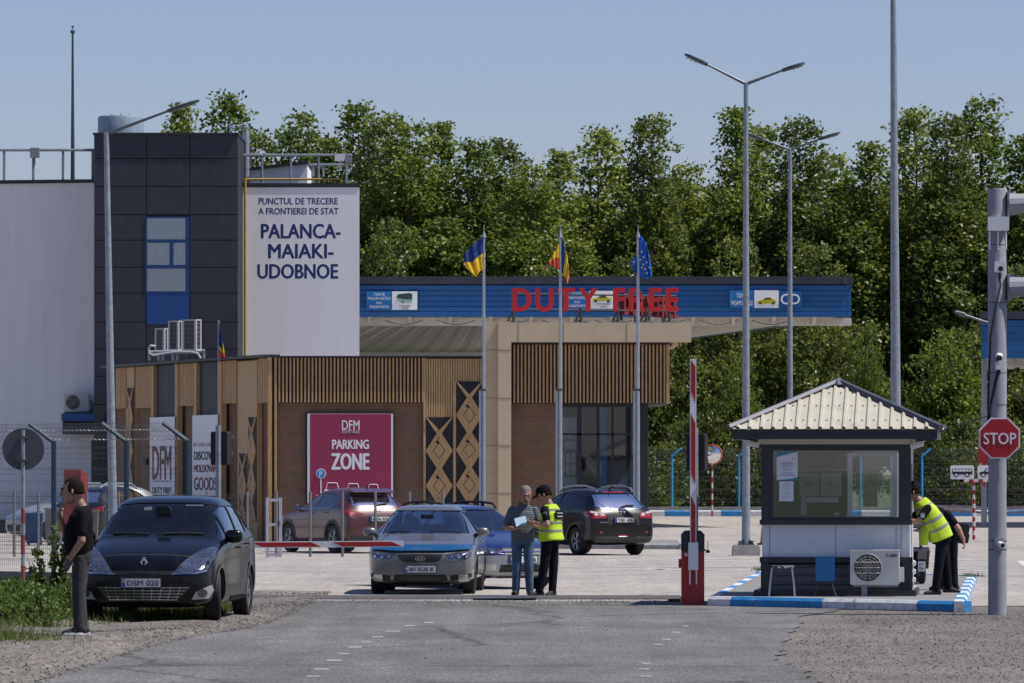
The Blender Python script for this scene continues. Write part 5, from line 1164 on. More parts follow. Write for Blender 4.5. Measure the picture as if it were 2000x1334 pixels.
# ================================================================ pole with the stop sign
PDp = 81.3; ps_ = F / PDp; pX = 948 / ps_
pz = lambda y: H - (y - HZ) / ps_
t = thing('utility_pole', 'thick grey pole carrying white boxes and two side arms at the right', 'pole', (pX, PDp, 0)); pole_m = M('pole_grey', (.27, .28, .31), .75, var=.12, scale=3, bump=.2)
b = MB(); b.lathe([(.134, -.05), (.128, 3), (.135, 3.001), (.135, pz(368) - .02), (.128, pz(368)), (0, pz(368))], (0, 0, 0), 'z', 32); po = b.build('shaft', pole_m, t, True)
b = MB()
for y in (478, 591, 728, 1056, 1073): b.lathe([(.137, pz(y) - .006), (.14, pz(y)), (.137, pz(y) + .006)], (0, 0, 0), 'z', 24)
b.build('strap', dk_steel, t)
for y0, y1 in ((374, 425), (535, 588)):
    b = MB(); b.box(.135, .165, -.13, .13, pz(y1), pz(y0)); b.tube([(.16, 0, pz((y0 + y1) / 2)), (.5, 0, pz((y0 + y1) / 2) + .02), (3.2, 0, pz((y0 + y1) / 2) + .1)], [.16, .13, .07], 12)
    b.add([(.165, 0, pz(y0)), (.5, 0, pz(y0 + 12)), (.165, 0, pz(y0 + 14))], [(0, 1, 2)]); b.build('side_arm', pole_m, t)
b = MB(); b.tube([(.02, -.15, pz(533)), (.03, -.15, pz(560)), (-.05, -.15, pz(610)), (-.115, -.1, pz(660)), (-.135, -.06, pz(760)), (-.14, -.05, pz(830))], .012, 6); b.tube([(.0, -.15, pz(722)), (-.05, -.15, pz(745)), (-.11, -.11, pz(790)), (-.13, -.05, pz(830))], .01, 6); b.tube([(.02, -.15, pz(722)), (-.03, -.15, pz(748)), (-.12, -.1, pz(800))], .01, 6)
b.build('cable', black_cable, t, True)
tt = thing('antenna_box', 'white box with three rod antennas high on the grey pole', 'antenna box', (pX, PDp, pz(488)))
b = MB(); b.rbox((0, -.17, pz(438) - pz(488)), (.30, .1, .2), .02); b.build('housing', white_p, tt)
for x in (-.122, -.005, .108): MB().tube([(x, -.16, pz(453) - pz(488)), (x, -.16, 0)], .013, 8).build('antenna', white_p, tt, True)
tt = thing('sensor_box', 'small white sensor box with a dark lens on the grey pole', 'sensor', (pX, PDp, pz(533)))
b = MB(); b.rbox((.02, -.16, .08), (.15, .06, .16), .012); hb = b.build('housing', white_p, tt); b = MB(); b.lathe([(0, -.2), (.035, -.198), (.035, -.19)], (.03, 0, .055), 'y', 16); b.build('lens', black_m, hb)
tt = thing('security_camera', 'white domed camera with a box beneath it halfway up the grey pole', 'camera', (pX, PDp, pz(723)))
b = MB(); b.rbox((.012, -.16, .06), (.115, .05, .11), .01); hb = b.build('housing', white_p, tt)
b = MB(); b.ball((.01, -.19, .2), .055, 8, (1, 1, .8)); b.tube([(.01, -.14, .12), (.01, -.14, .2)], .02, 8); b.build('dome', white_p, tt, True); b = MB(); b.rbox((.005, -.24, .165), (.075, .06, .07), .02); b.build('lens', black_m, tt)
tt = thing('security_camera', 'white bullet camera in a square box low on the grey pole', 'camera', (pX, PDp, pz(1076)))
b = MB(); b.rbox((.012, -.16, .095), (.13, .06, .18), .012); b.build('housing', galv, tt); b = MB(); b.tube([(.02, -.18, .1), (.05, -.29, .08)], .042, 10); hb = b.build('barrel', white_p, tt, True); b = MB(); b.tube([(.05, -.29, .08), (.051, -.294, .079)], .03, 10); b.build('lens', black_m, hb)
# octagonal stop sign
zc = pz(856); tt = thing('stop_sign', 'red octagonal STOP sign with a white border on the grey pole', 'road sign', (pX + .015, PDp, zc - .3))
oc = lambda r: [(r * math.cos(R(22.5 + 45 * k)), .3 + r * math.sin(R(22.5 + 45 * k))) for k in range(8)]
b = MB(); b.prism(oc(.318), -.19, -.17, 'y'); sp_ = b.build('border', white_paint, tt); b = MB(); b.prism(oc(.293), -.195, -.1905, 'y'); b.build('red_face', M('stop_red', (.40, .008, .018), .45, var=.04), tt)
b = MB(); b.text('STOP', FRONT(0, -.196, .3 - .085), .17, .004, .035, width=.46); b.build('lettering', white_paint, tt)
b = MB(); b.box(-.03, .03, -.17, -.12, .02, .58); b.build('mounting_rail', galv, tt)
b = MB(); b.tube([Mb @ Vector((f1, 0, zb0 + .05)), Vector((6.35, 86.5, 2.6)), Vector((pX - .12, PDp, pz(812)))], .008, 5); tag(b.build('overhead_cable', black_cable), 'thin black cable from the booth eave to the grey pole', 'cable')
# ================================================================ cars
dark_in = M('car_dark_trim', (.012, .012, .013), .7); seat_m = M('car_seat', (.028, .028, .03), .85)
car_glass = glass('car_glass', (.52, .62, .68), .20, .02); car_glass_dark = glass('car_glass_dark', (.10, .12, .13), .05, .02)
chrome = M('chrome', (.62, .63, .65), .12, 1.0, var=0); lamp_clear = M('headlamp_clear', (.20, .205, .21), .12, .8, var=.65, scale=26, coat=1); lamp_dark_m = M('headlamp_inner', (.05, .05, .055), .15, .3, coat=1)
lamp_red = M('tail_lamp_red', (.24, .010, .010), .2, var=.15, scale=18, coat=1); lamp_white = M('tail_lamp_white', (.42, .38, .38), .15, coat=1); fog_m = M('fog_lamp', (.5, .5, .48), .2, .3, coat=1)
plate_w = M('plate_white', (.62, .62, .62), .5, var=.02); plate_k = M('plate_black', (.02, .02, .02), .5); plate_b = M('plate_blue', (.01, .08, .35), .5); plate_y = M('plate_yellow', (.6, .42, .02), .5)
rim_m = M('alloy_rim', (.40, .41, .42), .3, .8, var=.08); grille_m = M('grille_black', (.012, .012, .012), .5, var=.3, scale=60)
def paint(name, rgb, metal=.35, rough=.32, coat=1.0, spec=.5): return wear(M(name, rgb, rough, metal, var=.03, scale=2, coat=coat, spec=spec), tuple(c * .9 + .02 for c in rgb), .54, 5, (1, 1, 1), .15)
def hard_mesh(b, name, mods, mats=None):
    """mesh of a builder after its modifiers"""
    o = b.build('tmp_' + name, mats)
    for kind, kw in mods:
        m = o.modifiers.new(kind, kind)
        for k, v in kw.items(): setattr(m, k, v)
    bpy.context.view_layer.update(); dg = bpy.context.evaluated_depsgraph_get()
    me = bpy.data.meshes.new_from_object(o.evaluated_get(dg)); bpy.data.objects.remove(o); me.name = name; return me
def loft_section(st):
    y, zb, wb, ws, zs, wt, zt, zm = st
    return [(0, zb), (wb, zb), (ws * .985, zb + .10), (ws, zm), (ws * .985, zs), (ws * .945, zs + (zt - zs) * .12), (wt, zt - .055 - .02 * (zt - zs)), (wt * .74, zt - .006), (0, zt)]
def loft(stations):
    b = MB(); n = None; V = []
    for st in stations:
        h = loft_section(st); ring = [(x, st[0], z) for x, z in h] + [(-x, st[0], z) for x, z in h[-2:0:-1]]; n = len(ring); V += ring
    F_ = [(i * n + k, i * n + (k + 1) % n, (i + 1) * n + (k + 1) % n, (i + 1) * n + k) for i in range(len(stations) - 1) for k in range(n)]
    m = n // 2
    for o in (0, (len(stations) - 1) * n):
        for i in range(m):
            a, c, d_, e = i, i + 1, (n - i - 1) % n, (n - i) % n; f = [o + a, o + c, o + d_, o + e]; g = []
            for q in f:
                if q not in g: g.append(q)
            F_.append(tuple(g))
    b.add(V, F_); return b
class Car:
    def __init__(s, name, label, loc, rz, stations, pnt, side, wind, rear, wheels, glass_m=None, steer=0.0, group=None):
        s.t = thing(name, label, 'car', loc, rz, group); s.p = pnt; s.st = stations
        b = loft(stations); b.mat(pnt); b.m = [0] * len(b.f)
        o = b.build('tmp_body'); sm = o.modifiers.new('s', 'SUBSURF'); sm.levels = sm.render_levels = 3
        bpy.context.view_layer.update(); dg = bpy.context.evaluated_depsgraph_get(); ev = o.evaluated_get(dg); me0 = bpy.data.meshes.new_from_object(ev)
        bmx = bmesh.new(); bmx.from_mesh(me0); s.bvh = BVHTree.FromBMesh(bmx); s.zmax = max(v.co.z for v in bmx.verts); bmx.free(); bpy.data.meshes.remove(me0)
        # cutters: cabin, wheel arches, glass openings
        yf, yr, r, tw = wheels; s.wheels = wheels; L0, L1 = stations[0][0], stations[-1][0]
        cav = loft([(st[0], .40, st[2] - .08, st[3] - .085, st[4] - .02, st[5] - .05, st[6] - .055, .55) for st in stations if st[6] > 1.12 and L0 + .9 < st[0] < L1 - .12])
        arch = MB()
        for y in (yf, yr):
            for sx in (-1, 1): arch.prism(circ(y, r + .005, r + .055, 40), sx * (tw / 2 - .19), sx * 1.3, 'x')
        cuts = [cav, arch]
        sp = MB()
        for poly in side: sp.prism(poly, -1.5, 1.5, 'x')
        cuts.append(sp)
        if wind: cuts.append(MB().prism(wind, L0 - .5, .35, 'y'))
        if rear: cuts.append(MB().prism(rear, .75, L1 + .5, 'y'))
        tmp = []
        for c in cuts:
            c.mat(dark_in); c.m = [0] * len(c.f); co = c.build('tmp_cut'); tmp.append(co)
            md = o.modifiers.new('b', 'BOOLEAN'); md.operation = 'DIFFERENCE'; md.solver = 'EXACT'; md.object = co; md.material_mode = 'TRANSFER'
        bpy.context.view_layer.update(); dg = bpy.context.evaluated_depsgraph_get(); me = bpy.data.meshes.new_from_object(o.evaluated_get(dg))
        bpy.data.objects.remove(o)
        for c in tmp: bpy.data.objects.remove(c)
        me.name = 'body'; me.polygons.foreach_set('use_smooth', [True] * len(me.polygons)); me.set_sharp_from_angle(angle=R(32))
        s.body = bpy.data.objects.new('body', me); C.objects.link(s.body); s.body.parent = s.t
        gm = glass_m or car_glass
        for i, poly in enumerate(side):
            for sx in (-1, 1): s.patch(poly, 'side', sx, gm, -.012, 'side_window')
        if wind: s.patch(wind, 'front', 1, car_glass if gm is car_glass else gm, -.012, 'windscreen')
        if rear: s.patch(rear, 'rear', 1, gm, -.012, 'rear_window')
        for y, stg in ((yf, steer), (yr, 0)):
            for sx in (-1, 1): s.wheel(sx * tw / 2, y, r, sx, stg)
        b = MB(); yi = min(st[0] for st in stations if st[6] > 1.12)
        b.box(-.62, .62, yi + .15, yi + .42, .75, .90); ds = b.build('dashboard', seat_m, s.t)
        for y, zt in ((yi + .95, 1.16), (yi + 1.85, 1.12)):
            for x in (-.36, .36):
                b = MB(); b.rbox((x, y, .56), (.46, .46, .2), .06); b.rbox((x, y + .2, .84), (.44, .12, .56), .08); b.rbox((x, y + .22, zt + .02), (.24, .08, .17), .05); b.build('seat', seat_m, s.t)
        b = MB(); cx_, cy_, cz_ = .36, yi + .5, .93; b.tube([(cx_ + .18 * math.cos(a), cy_ + .06 * math.sin(a), cz_ + .17 * math.sin(a)) for a in [k * math.pi / 10 for k in range(21)]], .016, 6, False); b.build('steering_wheel', dark_in, s.t, True)
    def ray(s, u, v, view, sg):
        if view == 'side': o, d = Vector((sg * 3, u, v)), Vector((-sg, 0, 0))
        elif view == 'front': o, d = Vector((u, -5, v)), Vector((0, 1, 0))
        elif view == 'rear': o, d = Vector((u, 5, v)), Vector((0, -1, 0))
        else: o, d = Vector((u, v, 4)), Vector((0, 0, -1))
        h = None
        for q in range(14):
            e = Vector((.0011 * q * (-1) ** q, .0013 * q * (-1) ** (q // 2), .0012 * q * (-1) ** (q // 3))); h, n, _, _ = s.bvh.ray_cast(o + e, d)
            if h is not None and n.dot(d) < 0: break
            h = None
        if h is None: h, n, _, _ = s.bvh.find_nearest(o + d * (2.2 if view == 'side' else 3))
        if n.dot(d) > 0: n = -n
        return h, n
    def patch(s, poly, view, sg, m, off, name, par=None, step=.05):
        bmx = bmesh.new(); f = bmx.faces.new([bmx.verts.new((u, v, 0)) for u, v in poly])
        for ax in (0, 1):
            lo, hi = min(p[ax] for p in poly), max(p[ax] for p in poly); k = math.ceil(lo / step) * step
            while k < hi:
                no = [0, 0, 0]; no[ax] = 1; co = [0, 0, 0]; co[ax] = k
                bmesh.ops.bisect_plane(bmx, geom=bmx.verts[:] + bmx.edges[:] + bmx.faces[:], plane_co=co, plane_no=no); k += step
        for v in bmx.verts:
            h, n = s.ray(v.co.x, v.co.y, view, sg); v.co = h + n * off
        bmesh.ops.recalc_face_normals(bmx, faces=bmx.faces); me = bpy.data.meshes.new(name); bmx.to_mesh(me); bmx.free()
        me.polygons.foreach_set('use_smooth', [True] * len(me.polygons)); me.materials.append(m); o = bpy.data.objects.new(name, me); C.objects.link(o); o.parent = par or s.t; return o
    def strip(s, pts, w, view, sg, m, off, name, par=None):
        """thin band along a line drawn on the body"""
        b = MB(); V = []
        P = []
        for a, c in zip(pts, pts[1:]):
            n = max(1, int(math.dist(a, c) / .05))
            for i in range(n): P.append((a[0] + (c[0] - a[0]) * i / n, a[1] + (c[1] - a[1]) * i / n))
        P.append(pts[-1])
        for i, p in enumerate(P):
            q0, q1 = P[max(i - 1, 0)], P[min(i + 1, len(P) - 1)]; du, dv = q1[0] - q0[0], q1[1] - q0[1]; L = math.hypot(du, dv) or 1
            for sg2 in (-1, 1): h, n = s.ray(p[0] - dv / L * w / 2 * sg2, p[1] + du / L * w / 2 * sg2, view, sg); V.append(h + n * off)
        b.add(V, [(2 * i, 2 * i + 1, 2 * i + 3, 2 * i + 2) for i in range(len(P) - 1)]); return b.build(name, m, par or s.t)
    def wheel(s, x, y, r, sx, steer):
        T = Matrix.Translation((x, y, r)) @ Matrix.Rotation(steer, 4, 'Z'); w = .21
        b = MB(); b.T = T; pr = [(r * .66, -w * .46), (r * .86, -w * .52), (r * .965, -w * .47), (r, -w * .38)]
        for g in (-.2, 0.0, .2): pr += [(r, w * (g - .035)), (r - .009, w * (g - .03)), (r - .009, w * (g + .03)), (r, w * (g + .035))]
        pr += [(r, w * .38), (r * .965, w * .47), (r * .86, w * .52), (r * .66, w * .46)]
        b.lathe(pr, (0, 0, 0), 'x', 36); ty = b.build('wheel', rubber, s.t, True, angle=25)
        b = MB(); b.T = T; o = sx * w * .40
        b.lathe([(r * .67, -w * .44 * sx), (r * .64, o), (r * .6, o * .9), (r * .58, -w * .3 * sx)], (0, 0, 0), 'x', 36); b.lathe([(0, o * .8), (r * .14, o * .8), (r * .15, o * .3)], (0, 0, 0), 'x', 16)
        for k in range(5):
            for dv in (-.16, .16):
                a = k * 2 * math.pi / 5; c, q = math.cos(a + dv), math.sin(a + dv); c0, q0 = math.cos(a + dv * .7), math.sin(a + dv * .7)
                b.tube([(o * .72, c0 * r * .1, q0 * r * .1), (o * .82, c * r * .62, q * r * .62)], [r * .045, r * .05], 5)
        b.build('rim', rim_m, ty, True)
        b = MB(); b.T = T; b.lathe([(0, o * .1), (r * .6, o * .1)], (0, 0, 0), 'x', 24); b.build('brake_disc', dark_in, ty)
    def mirror(s, y, z, x, m, w=.2, h=.15):
        for sx in (-1, 1):
            b = MB(); b.ball((0, 0, 0), 1, 8); b.v = [Vector((sx * x + v.x * w / 2, y + v.y * .07 + .02, z + max(-.8, min(.8, v.z)) * h / 2 * 1.15)) for v in b.v]; o = b.build('mirror', m, s.t, True, angle=60)
            b = MB(); b.tube([(sx * (x - w * .4), y + .02, z - h * .3), (sx * (x - w * .75), y + .05, z - h * .75)], [.035, .045], 6); b.build('mirror_arm', dark_in, o)
            b = MB(); b.rbox((sx * x, y + .085, z), (w * .8, .006, h * .72), .03); b.build('mirror_glass', chrome, o)
    def plate(s, txt, x, z, view='front', w=.52, h=.112, flag=None, off=.02, label=None):
        hit, n = s.ray(x, z, view, 1); sg = 1 if view == 'front' else -1; y = hit.y - sg * off; T = (FRONT(x, y, z) if sg > 0 else Matrix.Translation((x, y, z)) @ Matrix.Rotation(math.pi, 4, 'Z') @ Matrix.Rotation(R(90), 4, 'X'))
        b = MB(); b.T = T @ Matrix.Rotation(R(-90), 4, 'X'); b.rbox((0, .006, 0), (w + .03, .03, h + .03), .012); fr = b.build('number_plate', plate_k, s.t)
        b = MB(); b.T = T @ Matrix.Rotation(R(-90), 4, 'X'); b.rbox((0, -.011, 0), (w, .004, h), .008); b.build('plate_face', plate_w, fr)
        b = MB(); b.T = T @ Matrix.Rotation(R(-90), 4, 'X'); b.box(-w / 2 + .004, -w / 2 + .05, -.0165, -.0135, -h / 2 + .004, h / 2 - .004); b.build('plate_blue_band', plate_b, fr)
        if flag:
            b = MB(); b.T = T @ Matrix.Rotation(R(-90), 4, 'X'); b.box(-w / 2 + .012, -w / 2 + .042, -.019, -.017, h * .05 if flag == 'md' else -.002, h * .36 if flag == 'md' else h * .2); b.build('plate_flag', plate_y, fr)
        b = MB(); b.text(txt, T @ Matrix.Translation((.025, -h * .33, .0135)), h * .66, .003, .03, width=w * .80); b.build('plate_lettering', plate_k, fr); return fr
    def disc(s, x, z, r, view, m, off, name, par=None, sg=1): return s.patch(circ(x, z, r, 20), view, sg, m, off, name, par, .03)
    def door_lines(s, lines):
        for ln in lines:
            for sx in (-1, 1): s.strip(ln, .009, 'side', sx, dark_in, .002, 'door_seam')
    def handles(s, spots):
        for y, z in spots:
            for sx in (-1, 1):
                h, n = s.ray(y, z, 'side', sx); b = MB(); b.tube([h + Vector((0, -.09, 0)) + n * .01, h + Vector((0, -.07, 0)) + n * .035, h + Vector((0, .07, 0)) + n * .035, h + Vector((0, .09, 0)) + n * .01], .012, 6); b.build('door_handle', s.p, s.t, True)
    def arches(s, m, w=.05, r_add=.055):
        yf, yr, r, tw = s.wheels
        for y in (yf, yr):
            for sx in (-1, 1):
                pts = [(y + (r + r_add + w / 2) * math.cos(a), r + .005 + (r + r_add + w / 2) * math.sin(a)) for a in [R(-8 + k * 196 / 18) for k in range(19)]]; s.strip(pts, w, 'side', sx, m, .01, 'wheel_arch')
    def wipers(s, z, segs):
        for x0, x1, z0, z1 in segs:
            a, n = s.ray(x0, z0, 'front', 1); c, n2 = s.ray(x1, z1, 'front', 1); b = MB(); b.tube([a + n * .01, (a + c) / 2 + n * .025, c + n * .01], .012, 5); b.build('wiper', dark_in, s.t)
MX = lambda P: [(-u, v) for u, v in P]
def st_(y, zb, wb, ws, zs, wt, zt, zm=.52): return (y, zb, wb, ws, zs, wt, zt, zm)
sedan = [st_(-2.30, .26, .5, .60, .60, .42, .66, .45), st_(-2.2, .19, .70, .80, .69, .62, .755, .45), st_(-1.95, .16, .77, .885, .745, .70, .835, .5), st_(-1.35, .16, .78, .90, .83, .74, .93), st_(-1.05, .16, .78, .90, .87, .73, .985), st_(-.86, .16, .78, .90, .885, .69, 1.05), st_(-.22, .16, .78, .90, .91, .60, 1.415), st_(.05, .16, .78, .90, .92, .585, 1.465), st_(.5, .16, .78, .90, .93, .58, 1.49), st_(1.0, .16, .78, .9, .945, .57, 1.45), st_(1.5, .16, .78, .9, .96, .58, 1.25), st_(1.75, .17, .78, .895, .96, .64, 1.10), st_(2.0, .19, .76, .88, .95, .68, 1.06), st_(2.2, .24, .7, .84, .9, .66, 1.03), st_(2.28, .34, .55, .68, .8, .5, .95)]
mpv = [st_(-2.2, .28, .5, .62, .58, .42, .66, .45), st_(-2.1, .2, .72, .81, .70, .62, .81, .45), st_(-1.85, .18, .79, .90, .84, .70, .93), st_(-1.45, .18, .8, .925, .95, .74, 1.05), st_(-1.15, .18, .8, .93, .99, .755, 1.11), st_(-.95, .18, .8, .93, 1.0, .77, 1.19), st_(-.25, .18, .8, .93, 1.03, .725, 1.58), st_(.1, .18, .8, .93, 1.04, .715, 1.65), st_(.7, .18, .8, .93, 1.05, .70, 1.675), st_(1.4, .18, .8, .93, 1.08, .68, 1.635), st_(1.85, .19, .79, .92, 1.1, .65, 1.54), st_(2.05, .2, .77, .90, 1.06, .60, 1.30), st_(2.16, .24, .72, .86, 1.0, .62, 1.1), st_(2.22, .36, .55, .70, .82, .5, .95)]
cross = [st_(-2.2, .32, .5, .62, .66, .45, .73, .5), st_(-2.1, .25, .7, .80, .80, .62, .88, .5), st_(-1.8, .24, .77, .885, .90, .7, .98, .55), st_(-1.3, .24, .78, .90, .97, .74, 1.06, .55), st_(-1.0, .24, .78, .90, 1.0, .74, 1.11, .55), st_(-.78, .24, .78, .90, 1.02, .71, 1.2, .55), st_(-.05, .24, .78, .90, 1.05, .615, 1.57, .55), st_(.4, .24, .78, .90, 1.07, .605, 1.63, .55), st_(1.0, .24, .78, .90, 1.09, .60, 1.64, .55), st_(1.6, .24, .78, .90, 1.12, .585, 1.59, .55), st_(1.88, .24, .77, .895, 1.1, .60, 1.36, .55), st_(2.04, .26, .75, .88, 1.04, .64, 1.15, .55), st_(2.13, .29, .72, .86, .95, .67, 1.03, .55), st_(2.2, .38, .58, .74, .78, .56, .86, .55)]
wagon = [st_(-2.36, .28, .5, .58, .60, .42, .66, .45), st_(-2.26, .2, .68, .78, .68, .60, .745, .45), st_(-1.95, .18, .74, .85, .74, .68, .83), st_(-1.35, .18, .75, .865, .83, .70, .93), st_(-1.1, .18, .75, .865, .87, .70, .98), st_(-.92, .18, .75, .865, .885, .66, 1.05), st_(-.3, .18, .75, .865, .91, .585, 1.40), st_(0, .18, .75, .865, .92, .575, 1.445), st_(.8, .18, .75, .865, .93, .57, 1.475), st_(1.6, .18, .75, .865, .94, .56, 1.46), st_(1.95, .19, .75, .86, .95, .55, 1.40), st_(2.2, .2, .73, .85, .94, .58, 1.12), st_(2.3, .24, .7, .82, .88, .6, .98), st_(2.36, .34, .55, .66, .78, .48, .88)]

# --- silver grey sedan at the barrier
silver = paint('paint_grey_silver', (.19, .185, .18), .6, .38)
p = W(821, 1162, 94.2)
k_ = Car('sedan_car', 'grey sedan facing the camera with a blue hood deflector stopped at the barrier', (p.x + 2.27 * math.sin(R(2.6)), 94.2 + 2.27, 0), R(-2.6), sedan, silver,
         [[(-.62, .975), (.12, .985), (.12, 1.355), (-.05, 1.35), (-.2, 1.31)], [(.2, .99), (.98, 1.02), (1.2, 1.16), (1.0, 1.31), (.2, 1.36)]],
         [(-.735, 1.0), (.735, 1.0), (.70, 1.08), (.575, 1.385), (-.575, 1.385), (-.70, 1.08)], [(-.55, 1.13), (.55, 1.13), (.5, 1.36), (-.5, 1.36)], (-1.36, 1.29, .315, 1.52), None, R(0))
K = k_
K.patch([(-.84, .80), (.84, .80), (.80, .725), (.4, .705), (-.4, .705), (-.80, .725)], 'front', 1, M('deflector_blue', (.004, .07, .19), .15, coat=1), .035, 'hood_deflector')
b = MB(); h_, n_ = K.ray(0, .745, 'front', 1); b.text('CERATO', FRONT(0, h_.y - .05, .742), .028, .004, .04, width=.34); b.build('deflector_lettering', plate_w, K.t)
for sg in (1, -1):
    P = [(.40, .67), (.80, .735), (.835, .70), (.82, .62), (.62, .56), (.44, .575)]
    hl = K.patch(P if sg > 0 else MX(P), 'front', 1, lamp_clear, .006, 'headlight')
    for x, r in ((.52, .05), (.64, .058), (.75, .04)): K.disc(sg * x, .635, r, 'front', lamp_dark_m, .009, 'lamp_bowl', hl); K.disc(sg * x, .635, r * .55, 'front', chrome, .012, 'lamp_reflector', hl)
    P = [(.50, .32), (.84, .355), (.83, .2), (.48, .2)]; K.patch(P if sg > 0 else MX(P), 'front', 1, dark_in, .006, 'fog_recess'); P = [(.63, .335), (.77, .34), (.785, .235), (.63, .225)]; K.patch(P if sg > 0 else MX(P), 'front', 1, fog_m, .012, 'fog_lamp')
K.patch([(-.41, .68), (.41, .68), (.33, .55), (.24, .525), (-.24, .525), (-.33, .55)], 'front', 1, silver, .006, 'grille_surround'); K.patch([(-.385, .668), (.385, .668), (.31, .56), (.23, .537), (-.23, .537), (-.31, .56)], 'front', 1, grille_m, .010, 'grille')
h_, n_ = K.ray(0, .60, 'front', 1); b = MB(); b.prism([(.085 * math.cos(a), .6 + .04 * math.sin(a)) for a in [q * math.pi / 12 for q in range(24)]], h_.y - .03, h_.y - .015, 'y'); em = b.build('emblem', chrome, K.t); b = MB(); b.prism([(.075 * math.cos(a), .6 + .032 * math.sin(a)) for a in [q * math.pi / 12 for q in range(24)]], h_.y - .034, h_.y - .031, 'y'); b.build('emblem_field', plate_k, em); b = MB(); b.text('KIA', FRONT(0, h_.y - .036, .583), .034, .004, .03, width=.1); b.build('emblem_lettering', chrome, em)
K.patch([(-.42, .335), (.42, .335), (.48, .2), (-.48, .2)], 'front', 1, dark_in, .006, 'lower_intake'); K.patch([(-.33, .32), (.33, .32), (.38, .215), (-.38, .215)], 'front', 1, grille_m, .010, 'intake_mesh')
K.patch([(-.5, .165), (.5, .165), (.46, .19), (-.46, .19)], 'front', 1, dark_in, .012, 'lip')
K.plate('BH 0538 IK', 0, .425, flag='ua'); K.mirror(-.72, 1.03, .95, silver, .22, .15); K.wipers(.99, [(-.66, -.25, 1.012, 1.03), (.08, .6, 1.03, 1.012)])
K.door_lines([[(-.72, .30), (-.66, .95)], [(.16, .28), (.15, .97)], [(1.02, .42), (1.1, .75), (1.02, 1.0)]]); K.handles([(.0, .86), (.95, .88)]); K.arches(silver)
K.strip([(-.80, .80), (-.70, .9), (-.60, 1.0)], .008, 'front', 1, dark_in, .002, 'bonnet_seam')
h_, n_ = K.ray(0, .2, 'top', 1); b = MB(); b.rbox((0, -.42, 1.28), (.22, .04, .07), .02); b.build('rear_view_mirror', dark_in, K.t)

# --- black people carrier on the left
blackp = paint('paint_black', (.0025, .003, .0035), .0, .22, .3, .22)
zc_ = .052; p = W(279, 1208, 75.2)
RN = Car('people_carrier', 'black family car parked on the dirt shoulder at the left facing the camera', (p.x + 2.2 * math.sin(R(5.6)), 75.2 + 2.18, zc_), R(-5.6), mpv, blackp,
         [[(-.72, 1.09), (-.45, 1.10), (-.45, 1.40), (-.58, 1.30)], [(-.38, 1.10), (.42, 1.12), (.42, 1.52), (.0, 1.52), (-.38, 1.45)], [(.5, 1.13), (1.28, 1.17), (1.28, 1.51), (.5, 1.53)], [(1.36, 1.18), (1.72, 1.22), (1.62, 1.46), (1.36, 1.5)]],
         [(-.77, 1.135), (.77, 1.135), (.765, 1.2), (.68, 1.53), (.4, 1.56), (-.4, 1.56), (-.68, 1.53), (-.765, 1.2)], [(-.56, 1.2), (.56, 1.2), (.52, 1.5), (-.52, 1.5)], (-1.33, 1.4, .325, 1.6), None, R(9))
K = RN
for sg in (1, -1):
    P = [(.40, .645), (.52, .80), (.66, .92), (.80, .985), (.875, .97), (.885, .85), (.83, .70), (.70, .655)]
    hl = K.patch(P if sg > 0 else MX(P), 'front', 1, lamp_clear, .006, 'headlight')
    for x, z, r in ((.72, .755, .075), (.575, .735, .058)): K.disc(sg * x, z, r, 'front', chrome, .010, 'lamp_bowl', hl); K.disc(sg * x, z, r * .62, 'front', lamp_clear, .013, 'lamp_reflector', hl)
    for q in range(4): K.strip([(sg * (.63 + .02 * q), .875 + .024 * q), (sg * (.86 - .004 * q), .855 + .03 * q)], .009, 'front', 1, chrome, .010, 'lamp_strip', hl)
    K.strip([(sg * .38, .635), (sg * .7, .645), (sg * .82, .68)], .014, 'front', 1, chrome, .012, 'headlight_trim')
    P = [(.64, .30), (.70, .40), (.87, .49), (.885, .42), (.84, .31)]; K.patch(P if sg > 0 else MX(P), 'front', 1, M('matt_silver', (.45, .46, .47), .35, .5), .008, 'fog_surround'); K.disc(sg * .77, .385, .055, 'front', lamp_dark_m, .014, 'fog_lamp')
K.patch([(-.5, .675), (.5, .675), (.46, .625), (-.46, .625)], 'front', 1, dark_in, .005, 'grille_slot'); K.strip([(-.64, .86), (-.3, .885), (.3, .885), (.64, .86)], .01, 'front', 1, dark_in, .003, 'bonnet_seam')
K.patch([(-.64, .475), (.64, .475), (.5, .31), (.42, .285), (-.42, .285), (-.5, .31)], 'front', 1, dark_in, .006, 'lower_grille')
for z in (.455, .415, .375, .335, .298): w_ = .61 - (.46 - z) * .95; K.strip([(-w_, z), (w_, z)], .008, 'front', 1, chrome, .012, 'grille_bar')
for x in range(-4, 5): K.strip([(x * .125, .47), (x * .11, .29)], .006, 'front', 1, chrome, .011, 'grille_bar')
h_, n_ = K.ray(0, .79, 'front', 1); b = MB(); y0 = h_.y - .02; ro = [(0, .085), (.058, 0), (0, -.085), (-.058, 0)]; ri = [(0, .038), (.022, 0), (0, -.038), (-.022, 0)]
V = [(u, y0 - (.016 if k else 0), .785 + v) for k, P in ((0, ro), (1, [(q[0] * .75, q[1] * .75) for q in ro]), (1, [(q[0] * 1.15, q[1] * 1.15) for q in ri]), (0, ri)) for u, v in P]
b.add(V, [(4 * a + i, 4 * a + (i + 1) % 4, 4 * a + 4 + (i + 1) % 4, 4 * a + 4 + i) for a in range(3) for i in range(4)]); b.build('emblem', chrome, K.t)
K.plate('DSM 020', -.02, .52, flag='md', off=.03); K.mirror(-.78, 1.12, 1.0, blackp, .25, .19); K.wipers(1.15, [(-.1, -.6, 1.145, 1.15), (.62, .1, 1.15, 1.15)])
